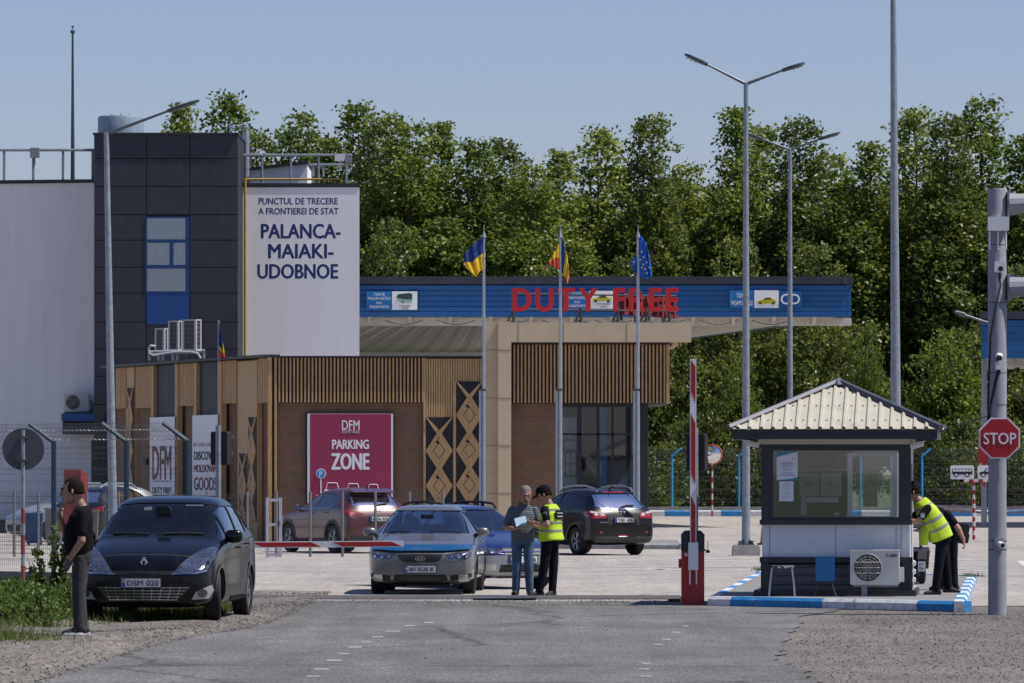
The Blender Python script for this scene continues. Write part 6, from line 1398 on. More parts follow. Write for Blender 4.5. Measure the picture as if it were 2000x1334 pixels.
K.door_lines([[(-.82, .32), (-.78, 1.06)], [(.46, .3), (.45, 1.12)], [(1.3, .5), (1.36, .8), (1.3, 1.15)]]); K.handles([(.28, .96), (1.1, 1.0)]); K.arches(blackp)
b = MB(); b.rbox((0, -.47, 1.46), (.2, .08, .13), .05); b.build('rear_view_mirror', dark_in, K.t); b = MB(); b.rbox((-.22, -.42, 1.49), (.11, .01, .05), .02); b.build('sticker', plate_w, K.t); b = MB(); b.rbox((.4, -.33, 1.535), (.24, .01, .018), .008); b.build('sticker', plate_w, K.t)
K.strip([(-.35, .28), (1.0, .28)], .05, 'side', 1, dark_in, .012, 'side_trim')

# --- blue estate car behind the two standing men
bluep = paint('paint_blue_violet', (.007, .018, .13), .35, .28); estsil = paint('paint_estate_silver', (.33, .34, .36), .6, .35)
d = 98.6; p = W(1020, 1150, d); yw = R(25)
SB = Car('estate_car', 'dark blue estate car with roof rails behind the two standing men', (p.x - 2.33 * math.sin(yw), d + 2.33 * math.cos(yw), 0), yw, wagon, bluep,
         [[(-.68, .97), (.1, .98), (.1, 1.36), (-.1, 1.35), (-.26, 1.3)], [(.18, .98), (1.0, 1.0), (1.0, 1.37), (.18, 1.37)], [(1.08, 1.0), (1.9, 1.02), (1.75, 1.33), (1.08, 1.37)]],
         [(-.70, 1.0), (.70, 1.0), (.66, 1.08), (.55, 1.37), (-.55, 1.37), (-.66, 1.08)], [(-.54, 1.08), (.54, 1.08), (.5, 1.35), (-.5, 1.35)], (-1.42, 1.23, .325, 1.47), None, R(0))
K = SB
for sg in (1, -1):
    P = [(.40, .63), (.44, .71), (.74, .735), (.80, .70), (.78, .615)]; hl = K.patch(P if sg > 0 else MX(P), 'front', 1, lamp_dark_m, .006, 'headlight'); K.disc(sg * .56, .67, .05, 'front', chrome, .012, 'lamp_reflector', hl); K.disc(sg * .69, .67, .04, 'front', lamp_clear, .012, 'lamp_reflector', hl)
    P = [(.5, .43), (.76, .45), (.78, .33), (.5, .33)]; K.patch(P if sg > 0 else MX(P), 'front', 1, fog_m, .012, 'fog_lamp')
    b = MB(); b.tube([(sg * .50, -.15, 1.40), (sg * .505, -.02, 1.475), (sg * .50, .5, 1.505), (sg * .48, 1.2, 1.5), (sg * .47, 1.6, 1.47), (sg * .47, 1.72, 1.42)], .022, 6)
    for y in (.4, 1.05): b.box(sg * .5 - .02, sg * .5 + .02, y - .04, y + .04, 1.42, 1.49)
    b.build('roof_rail', dark_in, K.t, True)
K.patch([(-.37, .715), (.37, .715), (.34, .60), (-.34, .60)], 'front', 1, grille_m, .008, 'grille'); K.strip([(-.35, .655), (.35, .655)], .02, 'front', 1, chrome, .014, 'grille_bar')
K.patch([(-.82, .59), (.82, .59), (.83, .25), (.7, .2), (-.7, .2), (-.83, .25)], 'front', 1, estsil, .010, 'bumper'); K.patch([(-.42, .43), (.42, .43), (.45, .30), (-.45, .30)], 'front', 1, grille_m, .016, 'lower_grille')
K.plate('BH 7296', 0, .52, flag='ua'); K.mirror(-.75, 1.02, .90, bluep, .18, .13); K.wipers(1.0, [(-.55, .0, 1.02, 1.01), (.1, .6, 1.02, 1.01)]); K.door_lines([[(-.72, .3), (-.66, .95)], [(.14, .28), (.14, .97)]]); K.arches(bluep)
for sg in (1, -1): K.strip([(-1.0, .27), (.9, .27)], .12, 'side', sg, estsil, .012, 'sill_trim')
b = MB(); b.tube([(-.3, -.1, 1.42), (-.31, .0, 1.62)], .006, 4); b.build('antenna', dark_in, K.t)

# --- black crossover seen from behind
d = 138.3; k = d / F; rx = (1219 - 1000) * k; th = R(208); ct, sn = math.cos(th), math.sin(th)
ctr = (rx - (-sn) * 2.2, d - (ct) * 2.2)      # rear centre is local (0, 2.2)
blk2 = paint('paint_black_brown', (.003, .003, .003), .0, .3, .5, .3)
NQ = Car('crossover_car', 'black crossover parked by the shop glazing seen from behind', (ctr[0], ctr[1], 0), th, cross, blk2,
         [[(-.55, 1.1), (.22, 1.12), (.22, 1.5), (.0, 1.48), (-.2, 1.38)], [(.3, 1.12), (1.05, 1.15), (1.05, 1.49), (.3, 1.51)], [(1.13, 1.17), (1.62, 1.24), (1.5, 1.4), (1.13, 1.48)]],
         [(-.7, 1.13), (.7, 1.13), (.6, 1.52), (-.6, 1.52)], [(-.66, 1.19), (-.5, 1.145), (.5, 1.145), (.66, 1.19), (.56, 1.50), (-.56, 1.50)], (-1.3, 1.33, .345, 1.55), car_glass_dark)
K = NQ; GRY = M('bumper_grey', (.05, .048, .046), .6)
for sg in (1, -1):
    P = [(.47, .90), (.44, .97), (.50, 1.03), (.84, 1.09), (.865, .93), (.83, .89)]; tl = K.patch(P if sg > 0 else MX(P), 'rear', 1, lamp_red, .008, 'tail_light')
    P = [(.49, .96), (.52, 1.02), (.62, 1.035), (.62, .95)]; K.patch(P if sg > 0 else MX(P), 'rear', 1, lamp_white, .012, 'reversing_lens', tl); P = [(.65, 1.0), (.65, 1.045), (.83, 1.075), (.84, 1.03)]; K.patch(P if sg > 0 else MX(P), 'rear', 1, lamp_white, .012, 'clear_lens', tl)
    P = [(2.0, .9), (1.75, 1.0), (1.82, 1.09), (2.06, 1.05)]; K.patch(P, 'side', sg, lamp_red, .008, 'tail_light')
    K.disc(sg * .63, .56, .035, 'rear', lamp_red, .008, 'reflector')
    b = MB(); b.tube([(sg * .53, -.1, 1.52), (sg * .535, .1, 1.635), (sg * .53, .6, 1.69), (sg * .52, 1.2, 1.69), (sg * .50, 1.6, 1.63), (sg * .49, 1.72, 1.56)], .026, 6); b.build('roof_rail', steel, K.t, True)
    K.strip([(-.95, .33), (.98, .33)], .16, 'side', sg, GRY, .012, 'sill_trim')
K.patch([(-.8, .46), (.8, .46), (.76, .32), (-.76, .32)], 'rear', 1, GRY, .010, 'lower_bumper'); K.patch([(-.17, .50), (.17, .50), (.15, .45), (-.15, .45)], 'rear', 1, M('fog_red', (.2, .02, .02), .3), .014, 'rear_fog_lamp')
K.patch([(-.42, .96), (.42, .96), (.46, .74), (-.46, .74)], 'rear', 1, dark_in, .004, 'plate_recess'); K.plate('YEK 626', 0, .86, 'rear', flag=None); K.patch([(-.3, 1.545), (.3, 1.545), (.28, 1.515), (-.28, 1.515)], 'rear', 1, lamp_red, .006, 'brake_light')
K.strip([(-.68, 1.20), (-.5, 1.125), (.5, 1.125), (.68, 1.20)], .018, 'rear', 1, chrome, .008, 'window_trim'); h_, n_ = K.ray(0, 1.06, 'rear', 1); b = MB(); b.lathe([(.055, -.005), (.065, .012), (.05, .014), (.048, -.005)], (0, h_.y + .012, 1.06), 'y', 24); b.box(-.085, .085, h_.y + .01, h_.y + .03, 1.045, 1.075); b.build('emblem', chrome, K.t)
K.mirror(-.6, 1.12, .98, blk2, .22, .16); K.arches(GRY, .06); K.door_lines([[(.26, .4), (.25, 1.1)], [(1.08, .5), (1.14, .85), (1.08, 1.12)], [(-.7, .4), (-.64, 1.08)]]); K.handles([(.1, 1.0), (.95, 1.02)])
b = MB(); b.tube([(0, 1.5, 1.6), (0, 1.68, 1.83)], .01, 5); b.lathe([(.05, 1.585), (.03, 1.63), (0, 1.64)], (0, 1.5, 0), 'z', 10); b.build('antenna', dark_in, K.t)
h_, n_ = K.ray(0, 1.2, 'rear', 1); b = MB(); b.tube([(0, h_.y + .03, 1.17), (-.2, h_.y - .0, 1.22), (-.38, h_.y - .0, 1.215)], .016, 5); b.build('rear_wiper', dark_in, K.t)
b = MB(); h_, n_ = K.ray(.52, .82, 'rear', 1); b.text('QASHQAI', Matrix.Translation((.55, h_.y + .012, .79)) @ Matrix.Rotation(math.pi, 4, 'Z') @ Matrix.Rotation(R(90), 4, 'X'), .03, .004, .02, width=.22); b.build('badge_lettering', chrome, K.t)

# --- red crossover behind the low fence
redp = paint('paint_red', (.07, .007, .010), .05, .35); d = 141.5; k = d / F; rx = (741 - 1000) * k; th = R(180 + 27); ct, sn = math.cos(th), math.sin(th)
LX = Car('crossover_car', 'red crossover parked behind the low mesh fence seen from behind', (rx + sn * 2.2, d - ct * 2.2, 0), th, cross, redp,
         [[(-.55, 1.1), (.22, 1.12), (.22, 1.5), (.0, 1.48), (-.2, 1.38)], [(.3, 1.12), (1.05, 1.15), (1.45, 1.27), (1.05, 1.47), (.3, 1.51)]],
         [(-.7, 1.13), (.7, 1.13), (.6, 1.52), (-.6, 1.52)], [(-.64, 1.19), (.64, 1.19), (.55, 1.48), (-.55, 1.48)], (-1.3, 1.33, .36, 1.57), None)
K = LX
for sg in (1, -1):
    P = [(.40, .98), (.52, 1.03), (.82, 1.09), (.86, .98), (.70, .94), (.6, .97)]; K.patch(P if sg > 0 else MX(P), 'rear', 1, lamp_red, .008, 'tail_light'); P = [(1.72, 1.0), (1.8, 1.1), (2.06, 1.06), (2.02, .95)]; K.patch(P, 'side', sg, lamp_red, .008, 'tail_light')
    K.strip([(-.66, 1.09), (1.02, 1.125), (1.5, 1.25), (1.1, 1.5)], .02, 'side', sg, chrome, .006, 'window_trim')
K.patch([(-.78, .44), (.78, .44), (.74, .32), (-.74, .32)], 'rear', 1, GRY, .010, 'lower_bumper'); K.plate('CZK 525', 0, .86, 'rear'); K.arches(GRY, .07); K.mirror(-.6, 1.13, .98, redp, .22, .16); K.door_lines([[(.26, .4), (.25, 1.1)], [(1.08, .5), (1.14, .85), (1.08, 1.12)]]); K.handles([(.1, 1.0), (.95, 1.02)])
h_, n_ = K.ray(0, 1.06, 'rear', 1); b = MB(); b.lathe([(.055, 0), (.07, .012), (.055, .014)], (0, h_.y + .012, 1.05), 'y', 20); b.build('emblem', chrome, K.t)
b = MB(); b.prism([(1.3, 1.62), (1.5, 1.62), (1.52, 1.70)], -.012, .012, 'x'); b.build('antenna', redp, K.t); b = MB(); b.prism([(1.55, 1.55), (1.95, 1.5), (1.97, 1.53), (1.55, 1.61)], -.56, .56, 'x'); b.build('roof_spoiler', redp, K.t)
b = MB(); h_, n_ = K.ray(0, 1.22, 'rear', 1); b.tube([(0, h_.y + .03, 1.2), (-.3, h_.y + .01, 1.24)], .02, 5); b.build('rear_wiper', dark_in, K.t)

# --- two cars far left behind the fences
whitep = paint('paint_white', (.26, .275, .30), .1, .35); navy = paint('paint_navy', (.008, .010, .016), .3, .25)
p = W(28, 1060, 166); WC = Car('parked_car', 'white hatchback half hidden by the blue bin at the far left', (p.x + 2.0, 166, 0), R(-62), mpv, whitep, [[(-.38, 1.10), (.42, 1.12), (.42, 1.52), (.0, 1.52), (-.38, 1.45)], [(.5, 1.13), (1.28, 1.17), (1.28, 1.51), (.5, 1.53)]], [(-.735, 1.135), (.735, 1.135), (.63, 1.545), (-.63, 1.545)], None, (-1.33, 1.4, .325, 1.6))
for sg in (1, -1):
    P = [(.46, .66), (.55, .78), (.80, .9), (.875, .88), (.83, .70)]; WC.patch(P if sg > 0 else MX(P), 'front', 1, lamp_clear, .006, 'headlight')
WC.patch([(-.5, .5), (.5, .5), (.45, .3), (-.45, .3)], 'front', 1, dark_in, .006, 'lower_grille')
p = W(198, 1062, 160); NV = Car('parked_car', 'dark car with a pale roof rack behind the smoking man', (p.x + .5, 160, 0), R(180 - 30), cross, navy, [[(-.55, 1.1), (.22, 1.12), (.22, 1.5), (.0, 1.48), (-.2, 1.38)], [(.3, 1.12), (1.05, 1.15), (1.05, 1.49), (.3, 1.51)]], [(-.7, 1.13), (.7, 1.13), (.6, 1.52), (-.6, 1.52)], [(-.6, 1.19), (.6, 1.19), (.52, 1.48), (-.52, 1.48)], (-1.3, 1.33, .345, 1.55), car_glass_dark)
for sg in (1, -1):
    b = MB(); b.tube([(sg * .53, -.1, 1.56), (sg * .53, .2, 1.70), (sg * .52, 1.4, 1.70), (sg * .50, 1.7, 1.58)], .03, 6); b.build('roof_rail', galv, NV.t, True)
    P = [(.47, .90), (.44, .97), (.84, 1.09), (.865, .93)]; NV.patch(P if sg > 0 else MX(P), 'rear', 1, lamp_red, .008, 'tail_light')
# --- bins, red kiosk, scooter wheel by the booth
def bin_(label, x0, x1, yt, yb, d, m):
    k = d / F; w = (x1 - x0) * k; h = (yb - yt) * k; t = thing('wheeled_bin', label, 'bin', (((x0 + x1) / 2 - 1000) * k, d, 0))
    b = MB(); V = [(sx * w * f / 2, sy * w * f * .6, z) for z, f in ((.06, .82), (h * .92, 1.0)) for sx, sy in ((-1, -1), (1, -1), (1, 1), (-1, 1))]; b.add(V, [(0, 3, 2, 1), (4, 5, 6, 7)] + [(i, (i + 1) % 4, (i + 1) % 4 + 4, i + 4) for i in range(4)]); b.build('bin_body', m, t)
    b = MB(); b.rbox((0, 0, h * .96), (w * 1.06, w * 1.28, h * .07), .02); b.build('lid', m, t)
    for sx in (-1, 1): b = MB(); b.lathe([(.09, -.03), (.09, .03)], (sx * w * .36, w * .5, .09), 'x', 14); b.lathe([(0, -.03), (.09, -.03)], (sx * w * .36, w * .5, .09), 'x', 14); b.build('wheel', rubber, t)
bin_('blue plastic wheeled bin behind the left fences', 50, 83, 1000, 1064, 157, M('bin_blue', (.01, .07, .20), .5)); bin_('beige wheeled bin beside the blue bin behind the left fences', 89, 122, 990, 1064, 156.5, M('bin_beige', (.20, .185, .17), .6)); bin_('dull beige bin in front of the dark car behind the left fences', 168, 192, 990, 1062, 154, M('bin_beige2', (.15, .13, .115), .6))
t = thing('kiosk', 'red kiosk with a sloping top behind the smoking man', 'kiosk', (W(145, 0, 150).x, 150, 0)); k = 150 / F; w = 40 * k
b = MB(); b.box(-w / 2, w / 2 - .1, 0, .5, 0, W(0, 924, 150).z); b.build('panel', M('kiosk_red', (.2, .025, .022), .5), t); b = MB(); b.prism([(w / 2 - .1, 0), (w / 2 - .1, W(0, 919, 150).z + .03), (-w / 2, W(0, 919, 150).z + .03), (-w / 2, W(0, 924, 150).z), (w / 2 - .102, W(0, 924, 150).z)], -.04, .55, 'y'); b.add([(w / 2 - .1, 0, 0), (w / 2 + .06, .35, 0), (w / 2 + .06, .35, W(0, 925, 150).z), (w / 2 - .1, 0, W(0, 919, 150).z)], [(0, 1, 2, 3)]); b.build('side_panel', M('kiosk_dark_red', (.2, .02, .018), .5), t)
d = 96.0; k = d / F; t = thing('scooter', 'dark two wheeled scooter with a pale number plate half hidden behind the booth', 'scooter', ((1800 - 1000) * k, d, .146))
def srub(y, r, w=.11):
    b = MB(); b.lathe([(r * .6, -w * .4), (r * .88, -w * .52), (r, -w * .32), (r - .006, -w * .1), (r, -w * .08), (r, w * .08), (r - .006, w * .1), (r, w * .32), (r * .88, w * .52), (r * .6, w * .4)], (0, y, r), 'x', 32); o = b.build('wheel', rubber, t, True, angle=25); b = MB(); b.lathe([(0, -.03), (r * .62, -.04), (r * .62, .04), (0, .03)], (0, y, r), 'x', 20); b.build('rim', steel, o)
srub(-.0, .26); srub(1.25, .26)
b = MB(); b.prism([(-.05, .55), (.25, .62), (.9, .6), (1.1, .35), (.9, .25), (.3, .25), (.15, .45)], -.14, .14, 'x'); b.prism([(-.28, .42), (-.05, .58), (.2, .52), (.1, .42)], -.07, .07, 'x'); b.tube([(0, .12, .55), (0, .25, .95)], .03, 8); b.tube([(-.3, .28, .95), (.3, .28, .95)], .014, 8); b.build('bodywork', M('scooter_dark', (.02, .02, .022), .4), t)
b = MB(); b.rbox((-.02, -.29, .3), (.12, .012, .17), .012); pl_ = b.build('number_plate', plate_w, t)
for s_, z_ in (('LV', .325), ('CN', .245)): b = MB(); b.text(s_, FRONT(-.02, -.297, z_), .045, .003, .02, width=.07); b.build('plate_lettering', plate_k, pl_)
# ================================================================ people
skin = M('skin', (.36, .20, .145), .55, var=.08, scale=18); skin_d = M('skin_tanned', (.32, .175, .122), .55, var=.1, scale=18)
hair_d = M('hair_dark', (.011, .008, .006), .9, var=.4, scale=60, spec=.15, bump=.3, bscale=70); hair_g = M('hair_grey', (.16, .155, .15), .9, var=.35, scale=60, spec=.2, bump=.3, bscale=70)
hivis = M('hi_vis_yellow', (.42, .60, .015), .7, var=.07, scale=5, bump=.25, bscale=12); reflect = M('reflective_grey', (.22, .225, .22), .5, var=.06)
navy_c = M('navy_cloth', (.006, .007, .012), .9, var=.15, bump=.3, bscale=14, spec=.15); black_c = M('black_cloth', (.006, .0055, .007), .9, var=.15, bump=.3, bscale=14, spec=.15); jean = M('denim', (.055, .10, .165), .85, var=.5, scale=4, bump=.3, bscale=18); grey_j = M('grey_denim', (.03, .03, .034), .85, var=.25, scale=6, bump=.3, bscale=18)
shoe_b = M('shoe_black', (.012, .012, .013), .6)
polo = M('polo_stripes', (.07, .09, .11), .85, var=.1, bump=.25, bscale=14)
def v3(p): return Vector(p)
def limb(b, pts, rs, n=12):
    pts = [v3(p) for p in pts]; P = []; Rr = []
    for i in range(len(pts) - 1):
        for k in range(4): f = k / 4; P.append(pts[i].lerp(pts[i + 1], f)); Rr.append(rs[i] + (rs[i + 1] - rs[i]) * f)
    P.append(pts[-1]); Rr.append(rs[-1]); b.tube(P, Rr, n); b.ball(P[0], Rr[0] * .98, 6); b.ball(P[-1], Rr[-1] * .98, 6)
    for q, r in zip(pts[1:-1], rs[1:-1]): b.ball(q, r * 1.0, 6)
def torso(b, rings, lat, grow=0.0, cap=True):
    """rings: (centre, half width, half depth); elliptical sections across the lateral axis"""
    lat = v3(lat).normalized(); n = 22; V = []; C_ = [v3(r[0]) for r in rings]
    D = []
    for i in range(len(C_)):
        t = (C_[min(i + 1, len(C_) - 1)] - C_[max(i - 1, 0)]).normalized(); D.append((lat.cross(t)).normalized())
    R_ = []
    for i in range(len(rings) - 1):
        for k in range(4):
            f = k / 4; f2 = f * f * (3 - 2 * f); R_.append((C_[i].lerp(C_[i + 1], f), rings[i][1] + (rings[i + 1][1] - rings[i][1]) * f2, rings[i][2] + (rings[i + 1][2] - rings[i][2]) * f2, D[i].lerp(D[i + 1], f)))
    R_.append((C_[-1], rings[-1][1], rings[-1][2], D[-1]))
    for c, w, dp, dv in R_:
        for k in range(n):
            a = 2 * math.pi * k / n; ca, sa = math.cos(a), math.sin(a); e = .8
            V.append(c + lat * (w + grow) * math.copysign(abs(ca) ** e, ca) + dv * (dp + grow) * math.copysign(abs(sa) ** e, sa))
    m = len(R_); Fc = [(i * n + k, i * n + (k + 1) % n, (i + 1) * n + (k + 1) % n, (i + 1) * n + k) for i in range(m - 1) for k in range(n)]
    if cap: Fc += [tuple(range(n - 1, -1, -1)), tuple((m - 1) * n + k for k in range(n))]
    b.add(V, Fc)
def subrings(rings, t0, t1, n=4):
    m = len(rings) - 1; out = []
    for k in range(n + 1):
        t = (t0 + (t1 - t0) * k / n) * m; i = min(int(t), m - 1); f = t - i; f2 = f * f * (3 - 2 * f)
        out.append((v3(rings[i][0]).lerp(v3(rings[i + 1][0]), f), rings[i][1] + (rings[i + 1][1] - rings[i][1]) * f2, rings[i][2] + (rings[i + 1][2] - rings[i][2]) * f2))
    return out
def head(b, c, fwd, up=(0, 0, 1), s=1.0):
    c = v3(c); f = v3(fwd).normalized(); u = v3(up); u = (u - f * u.dot(f)).normalized(); l = u.cross(f); n = 18; V = []
    R_ = [(-.120, .060, .022, .022), (-.105, .048, .044, .048), (-.07, .028, .058, .07), (-.03, .01, .067, .086), (.01, .002, .074, .097), (.05, -.004, .077, .100), (.085, -.008, .068, .088), (.11, -.010, .045, .058), (.121, -.010, .016, .02)]
    for h, o, rx, ry in R_:
        for k in range(n): a = 2 * math.pi * k / n; V.append(c + (u * h + f * (o + ry * math.sin(a)) + l * rx * math.cos(a)) * s)
    b.add(V, [(i * n + k, i * n + (k + 1) % n, (i + 1) * n + (k + 1) % n, (i + 1) * n + k) for i in range(len(R_) - 1) for k in range(n)] + [tuple(range(n - 1, -1, -1)), tuple((len(R_) - 1) * n + k for k in range(n))])
    P = lambda x, y, z: c + (l * x + f * y + u * z) * s
    b.tube([P(0, .092, .028), P(0, .112, -.012), P(0, .122, -.026), P(0, .1, -.036)], [.010 * s, .014 * s, .017 * s, .012 * s], 8)       # nose
    b.ball(P(0, .088, .03), .022 * s, 6, (1.8, 1, .6)); b.ball(P(0, .09, -.066), .017 * s, 6); b.ball(P(0, .078, -.1), .022 * s, 6)           # brow, mouth, chin
    for q in (-1, 1): b.ball(P(q * .079, -.012, -.005), .026 * s, 6, (.5, .8, 1.2))
    return P
def face(par, P, s=1.0, mous=None, brow=hair_d):
    b = MB()
    for q in (-1, 1): b.ball(P(q * .031, .088, .012), .0105 * s, 6)
    b.build('eyes', M('eye_dark', (.03, .02, .018), .3), par, True)
    b = MB()
    for q in (-1, 1): b.tube([P(q * .014, .104, .032), P(q * .034, .1, .038), P(q * .052, .082, .03)], .006 * s, 5)
    b.build('eyebrows', brow, par, True)
    b = MB(); b.tube([P(-.024, .1, -.064), P(0, .108, -.062), P(.024, .1, -.064)], .0055 * s, 5); b.build('lips', M('lips', (.22, .09, .075), .5), par, True)
    if mous: b = MB(); b.tube([P(-.034, .092, -.056), P(-.014, .112, -.046), P(.014, .112, -.046), P(.034, .092, -.056)], [.007, .012, .012, .007], 6); b.build('moustache', mous, par, True)
def hand(b, wrist, d, nrm, curl=.5, thumb=1, s=1.0):
    """palm with four curled fingers and a thumb; d points along the hand, nrm out of the palm"""
    w = v3(wrist); d = v3(d).normalized(); nrm = v3(nrm); nrm = (nrm - d * nrm.dot(d)).normalized(); l = d.cross(nrm) * thumb
    pc = w + d * .05 * s; n = 10; V = []
    for t, wd, th in ((-.01, .026, .02), (.02, .035, .018), (.06, .042, .016), (.092, .040, .013)):
        for k in range(n): a = 2 * math.pi * k / n; V.append(w + d * t * s + l * wd * s * math.cos(a) + nrm * th * s * math.sin(a))
    b.add(V, [(i * n + k, i * n + (k + 1) % n, (i + 1) * n + (k + 1) % n, (i + 1) * n + k) for i in range(3) for k in range(n)] + [tuple(range(n - 1, -1, -1)), tuple(3 * n + k for k in range(n))])
    for k, (o, L) in enumerate(((.033, .068), (.0115, .078), (-.0105, .072), (-.032, .056))):
        p = w + d * .086 * s + l * o * s; P = [p]; a = 0
        for j, f in enumerate((.45, .32, .23)):
            a += curl * (.5 + .5 * j) * (1 + .12 * k); P.append(P[-1] + (d * math.cos(a) + nrm * math.sin(a) + l * .08 * (o / .033)) * L * f * s)
        b.tube(P, [.0092 * s, .0085 * s, .0078 * s, .006 * s], 7)
    p = w + d * .03 * s + l * .03 * s; b.tube([p, p + (d * .5 + l * .7 + nrm * .3) * .038 * s, p + (d * .5 + l * .7 + nrm * .3) * .038 * s + (d * .8 + l * .25 + nrm * .5) * .036 * s], [.013 * s, .011 * s, .0075 * s], 7)
def grown(b, name, m, par, vox=.011, it=3):
    me = hard_mesh(b, name, [('REMESH', {'mode': 'VOXEL', 'voxel_size': vox, 'use_smooth_shade': True}), ('SMOOTH', {'factor': .5, 'iterations': it})], m)
    me.polygons.foreach_set('use_smooth', [True] * len(me.polygons)); o = bpy.data.objects.new(name, me); C.objects.link(o); o.parent = par; return o
def shoe(b, ankle, toe, w=.045):
    a = v3(ankle); d = v3(toe); d.normalize(); l = Vector((-d.y, d.x, 0)); gz = a.z - .085; n = 12; V = []
    S = [(-.085, .75, .06), (-.06, 1, .10), (-.01, 1, .115), (.06, .95, .085), (.12, 1.05, .062), (.17, .85, .05), (.195, .5, .035)]
    for t, f, h in S:
        for k in range(n): an = 2 * math.pi * k / n; sa = math.sin(an); V.append(Vector((a.x, a.y, gz)) + d * t + l * w * f * math.cos(an) + Vector((0, 0, h / 2 + h / 2 * math.copysign(abs(sa) ** .6, sa))))
    b.add(V, [(i * n + k, i * n + (k + 1) % n, (i + 1) * n + (k + 1) % n, (i + 1) * n + k) for i in range(len(S) - 1) for k in range(n)] + [tuple(range(n - 1, -1, -1)), tuple((len(S) - 1) * n + k for k in range(n))])
def person(label, loc, spec):
    s = spec; t = thing('person', label, 'person', loc); sk = s.get('skin', skin); lat = s['lat']; tr = s['torso']
    b = MB(); torso(b, [(c, w * .84, d * .8) for c, w, d in tr], lat); P = head(b, s['head'], s['face'], s.get('up', (0, 0, 1)), s.get('hs', 1.0)); limb(b, [s['neck'], v3(s['head']) + v3(s['face']).normalized() * -.025 + Vector((0, 0, -.04))], [.066, .056])
    for a in s['arms']: limb(b, [a[0], a[1], a[2]], [.052, .045, .030]); hand(b, a[2], a[3], a[4], a[5], a[6])
    for q in s['legs']: limb(b, [q[0], q[1], q[2]], [.078, .05, .036])
    body = grown(b, 'body', sk, t, .0062, 2)
    if s.get('face_on', True): face(t, P, s.get('hs', 1.0), s.get('mous'), s.get('brow', hair_d))
    # hair
    b = MB(); hc = v3(s['head']); f = v3(s['face']).normalized(); u = v3(s.get('up', (0, 0, 1))); u = (u - f * u.dot(f)).normalized(); l = u.cross(f); hs = s.get('hs', 1.0); V = []; n = 20; rows = 9
    cov = s.get('hair_cov', (.55, 1.0))
    for i in range(rows + 1):
        for k in range(n):
            a = 2 * math.pi * k / n; front = (1 + math.sin(a)) / 2; ff = max(0, min(1, (math.sin(a) - .12) / .6)); lim = R(108 - 58 * ff * ff * (3 - 2 * ff) + 3 * math.sin(7 * a) + 2 * math.sin(13 * a + 1)); th = lim * i / rows
            x, y, z = .083 * math.sin(th) ** .75 * math.cos(a), .1055 * math.sin(th) ** .75 * math.sin(a) - .010, .122 * math.cos(th) + .007 + (.003 * math.sin(5 * a + 3 * th) + .003 * math.sin(11 * a - 4 * th))
            V.append(hc + (l * x + f * y + u * z) * hs)
    b.add(V, [(i * n + k, i * n + (k + 1) % n, (i + 1) * n + (k + 1) % n, (i + 1) * n + k) for i in range(rows) for k in range(n)]); hr = b.build('hair', s.get('hair', hair_d), t, True, angle=180); sd = hr.modifiers.new('thick', 'SOLIDIFY'); sd.thickness = .006; sd.offset = 0
    if s.get('cap'):
        b = MB(); V = []
        for i in range(rows + 1):
            for k in range(n):
                a = 2 * math.pi * k / n; th = R(88) * i / rows; V.append(hc + (l * (.094 * math.sin(th) * math.cos(a)) + f * (.118 * math.sin(th) * math.sin(a) - .004) + u * (.118 * math.cos(th) ** .8 + .036)) * hs)
        b.add(V, [(i * n + k, i * n + (k + 1) % n, (i + 1) * n + (k + 1) % n, (i + 1) * n + k) for i in range(rows) for k in range(n)]); cp_ = b.build('cap', s['cap'], t, True, angle=180)
        b = MB(); V = [hc + (l * (.078 * math.cos(a)) + f * (.09 + .095 * math.sin(a)) + u * (.034 - .03 * math.sin(a) + dz)) * hs for dz in (0, .012) for a in [math.pi * k / 10 for k in range(11)]]
        b.add(V, [tuple(range(11)), tuple(21 - k for k in range(11))] + [(k, k + 1, k + 12, k + 11) for k in range(10)] + [(10, 0, 11, 21)]); b.build('cap_brim', s['cap'], cp_, True)
    # clothes
    b = MB(); torso(b, s.get('shirt_torso', tr), lat, .012)
    for a in s['arms']: sh, el = v3(a[0]), v3(a[1]); limb(b, [sh, sh.lerp(el, s.get('sleeve', .62))], [.066, .066])
    top = grown(b, 'shirt', s['shirt'], t, .010, 4)
    if s.get('collar'): b = MB(); nk = v3(s['neck']); b.tube([nk + Vector((.075 * math.cos(a), .07 * math.sin(a), .035 + .02 * math.sin(a))) for a in [k * math.pi / 8 for k in range(17)]], .016, 6, False); b.build('collar', s['shirt'], top, True)
    b = MB(); pel = s['pelvis']; torso(b, pel, lat, .014)
    for q in s['legs']: k_ = v3(q[1]); limb(b, [q[0], k_, v3(q[2]) + Vector((0, 0, .0))], [.098, .077, .066])
    grown(b, 'trousers', s['trousers'], t, .010, 4)
    for q in s['legs']:
        b = MB(); shoe(b, q[2], q[3]); so_ = grown(b, 'shoe', s.get('shoes', shoe_b), t, .008, 2)
        if s.get('sole'):
            a = v3(q[2]); d = v3(q[3]).normalized(); l2 = Vector((-d.y, d.x, 0)); b = MB(); b.prism([(a.x + d.x * u_ + l2.x * v_, a.y + d.y * u_ + l2.y * v_) for u_, v_ in ((-.085, -.03), (0, -.048), (.1, -.05), (.17, -.042), (.2, 0), (.17, .042), (.1, .05), (0, .048), (-.085, .03))], a.z - .087, a.z - .062, 'z'); b.tube([Vector((a.x, a.y, a.z - .05)) + d * -.05 - l2 * .047, Vector((a.x, a.y, a.z - .03)) + d * .03 - l2 * .047, Vector((a.x, a.y, a.z + .0)) + d * .06 - l2 * .043], [.006, .011, .006], 6); b.build('sole', white_p, so_)
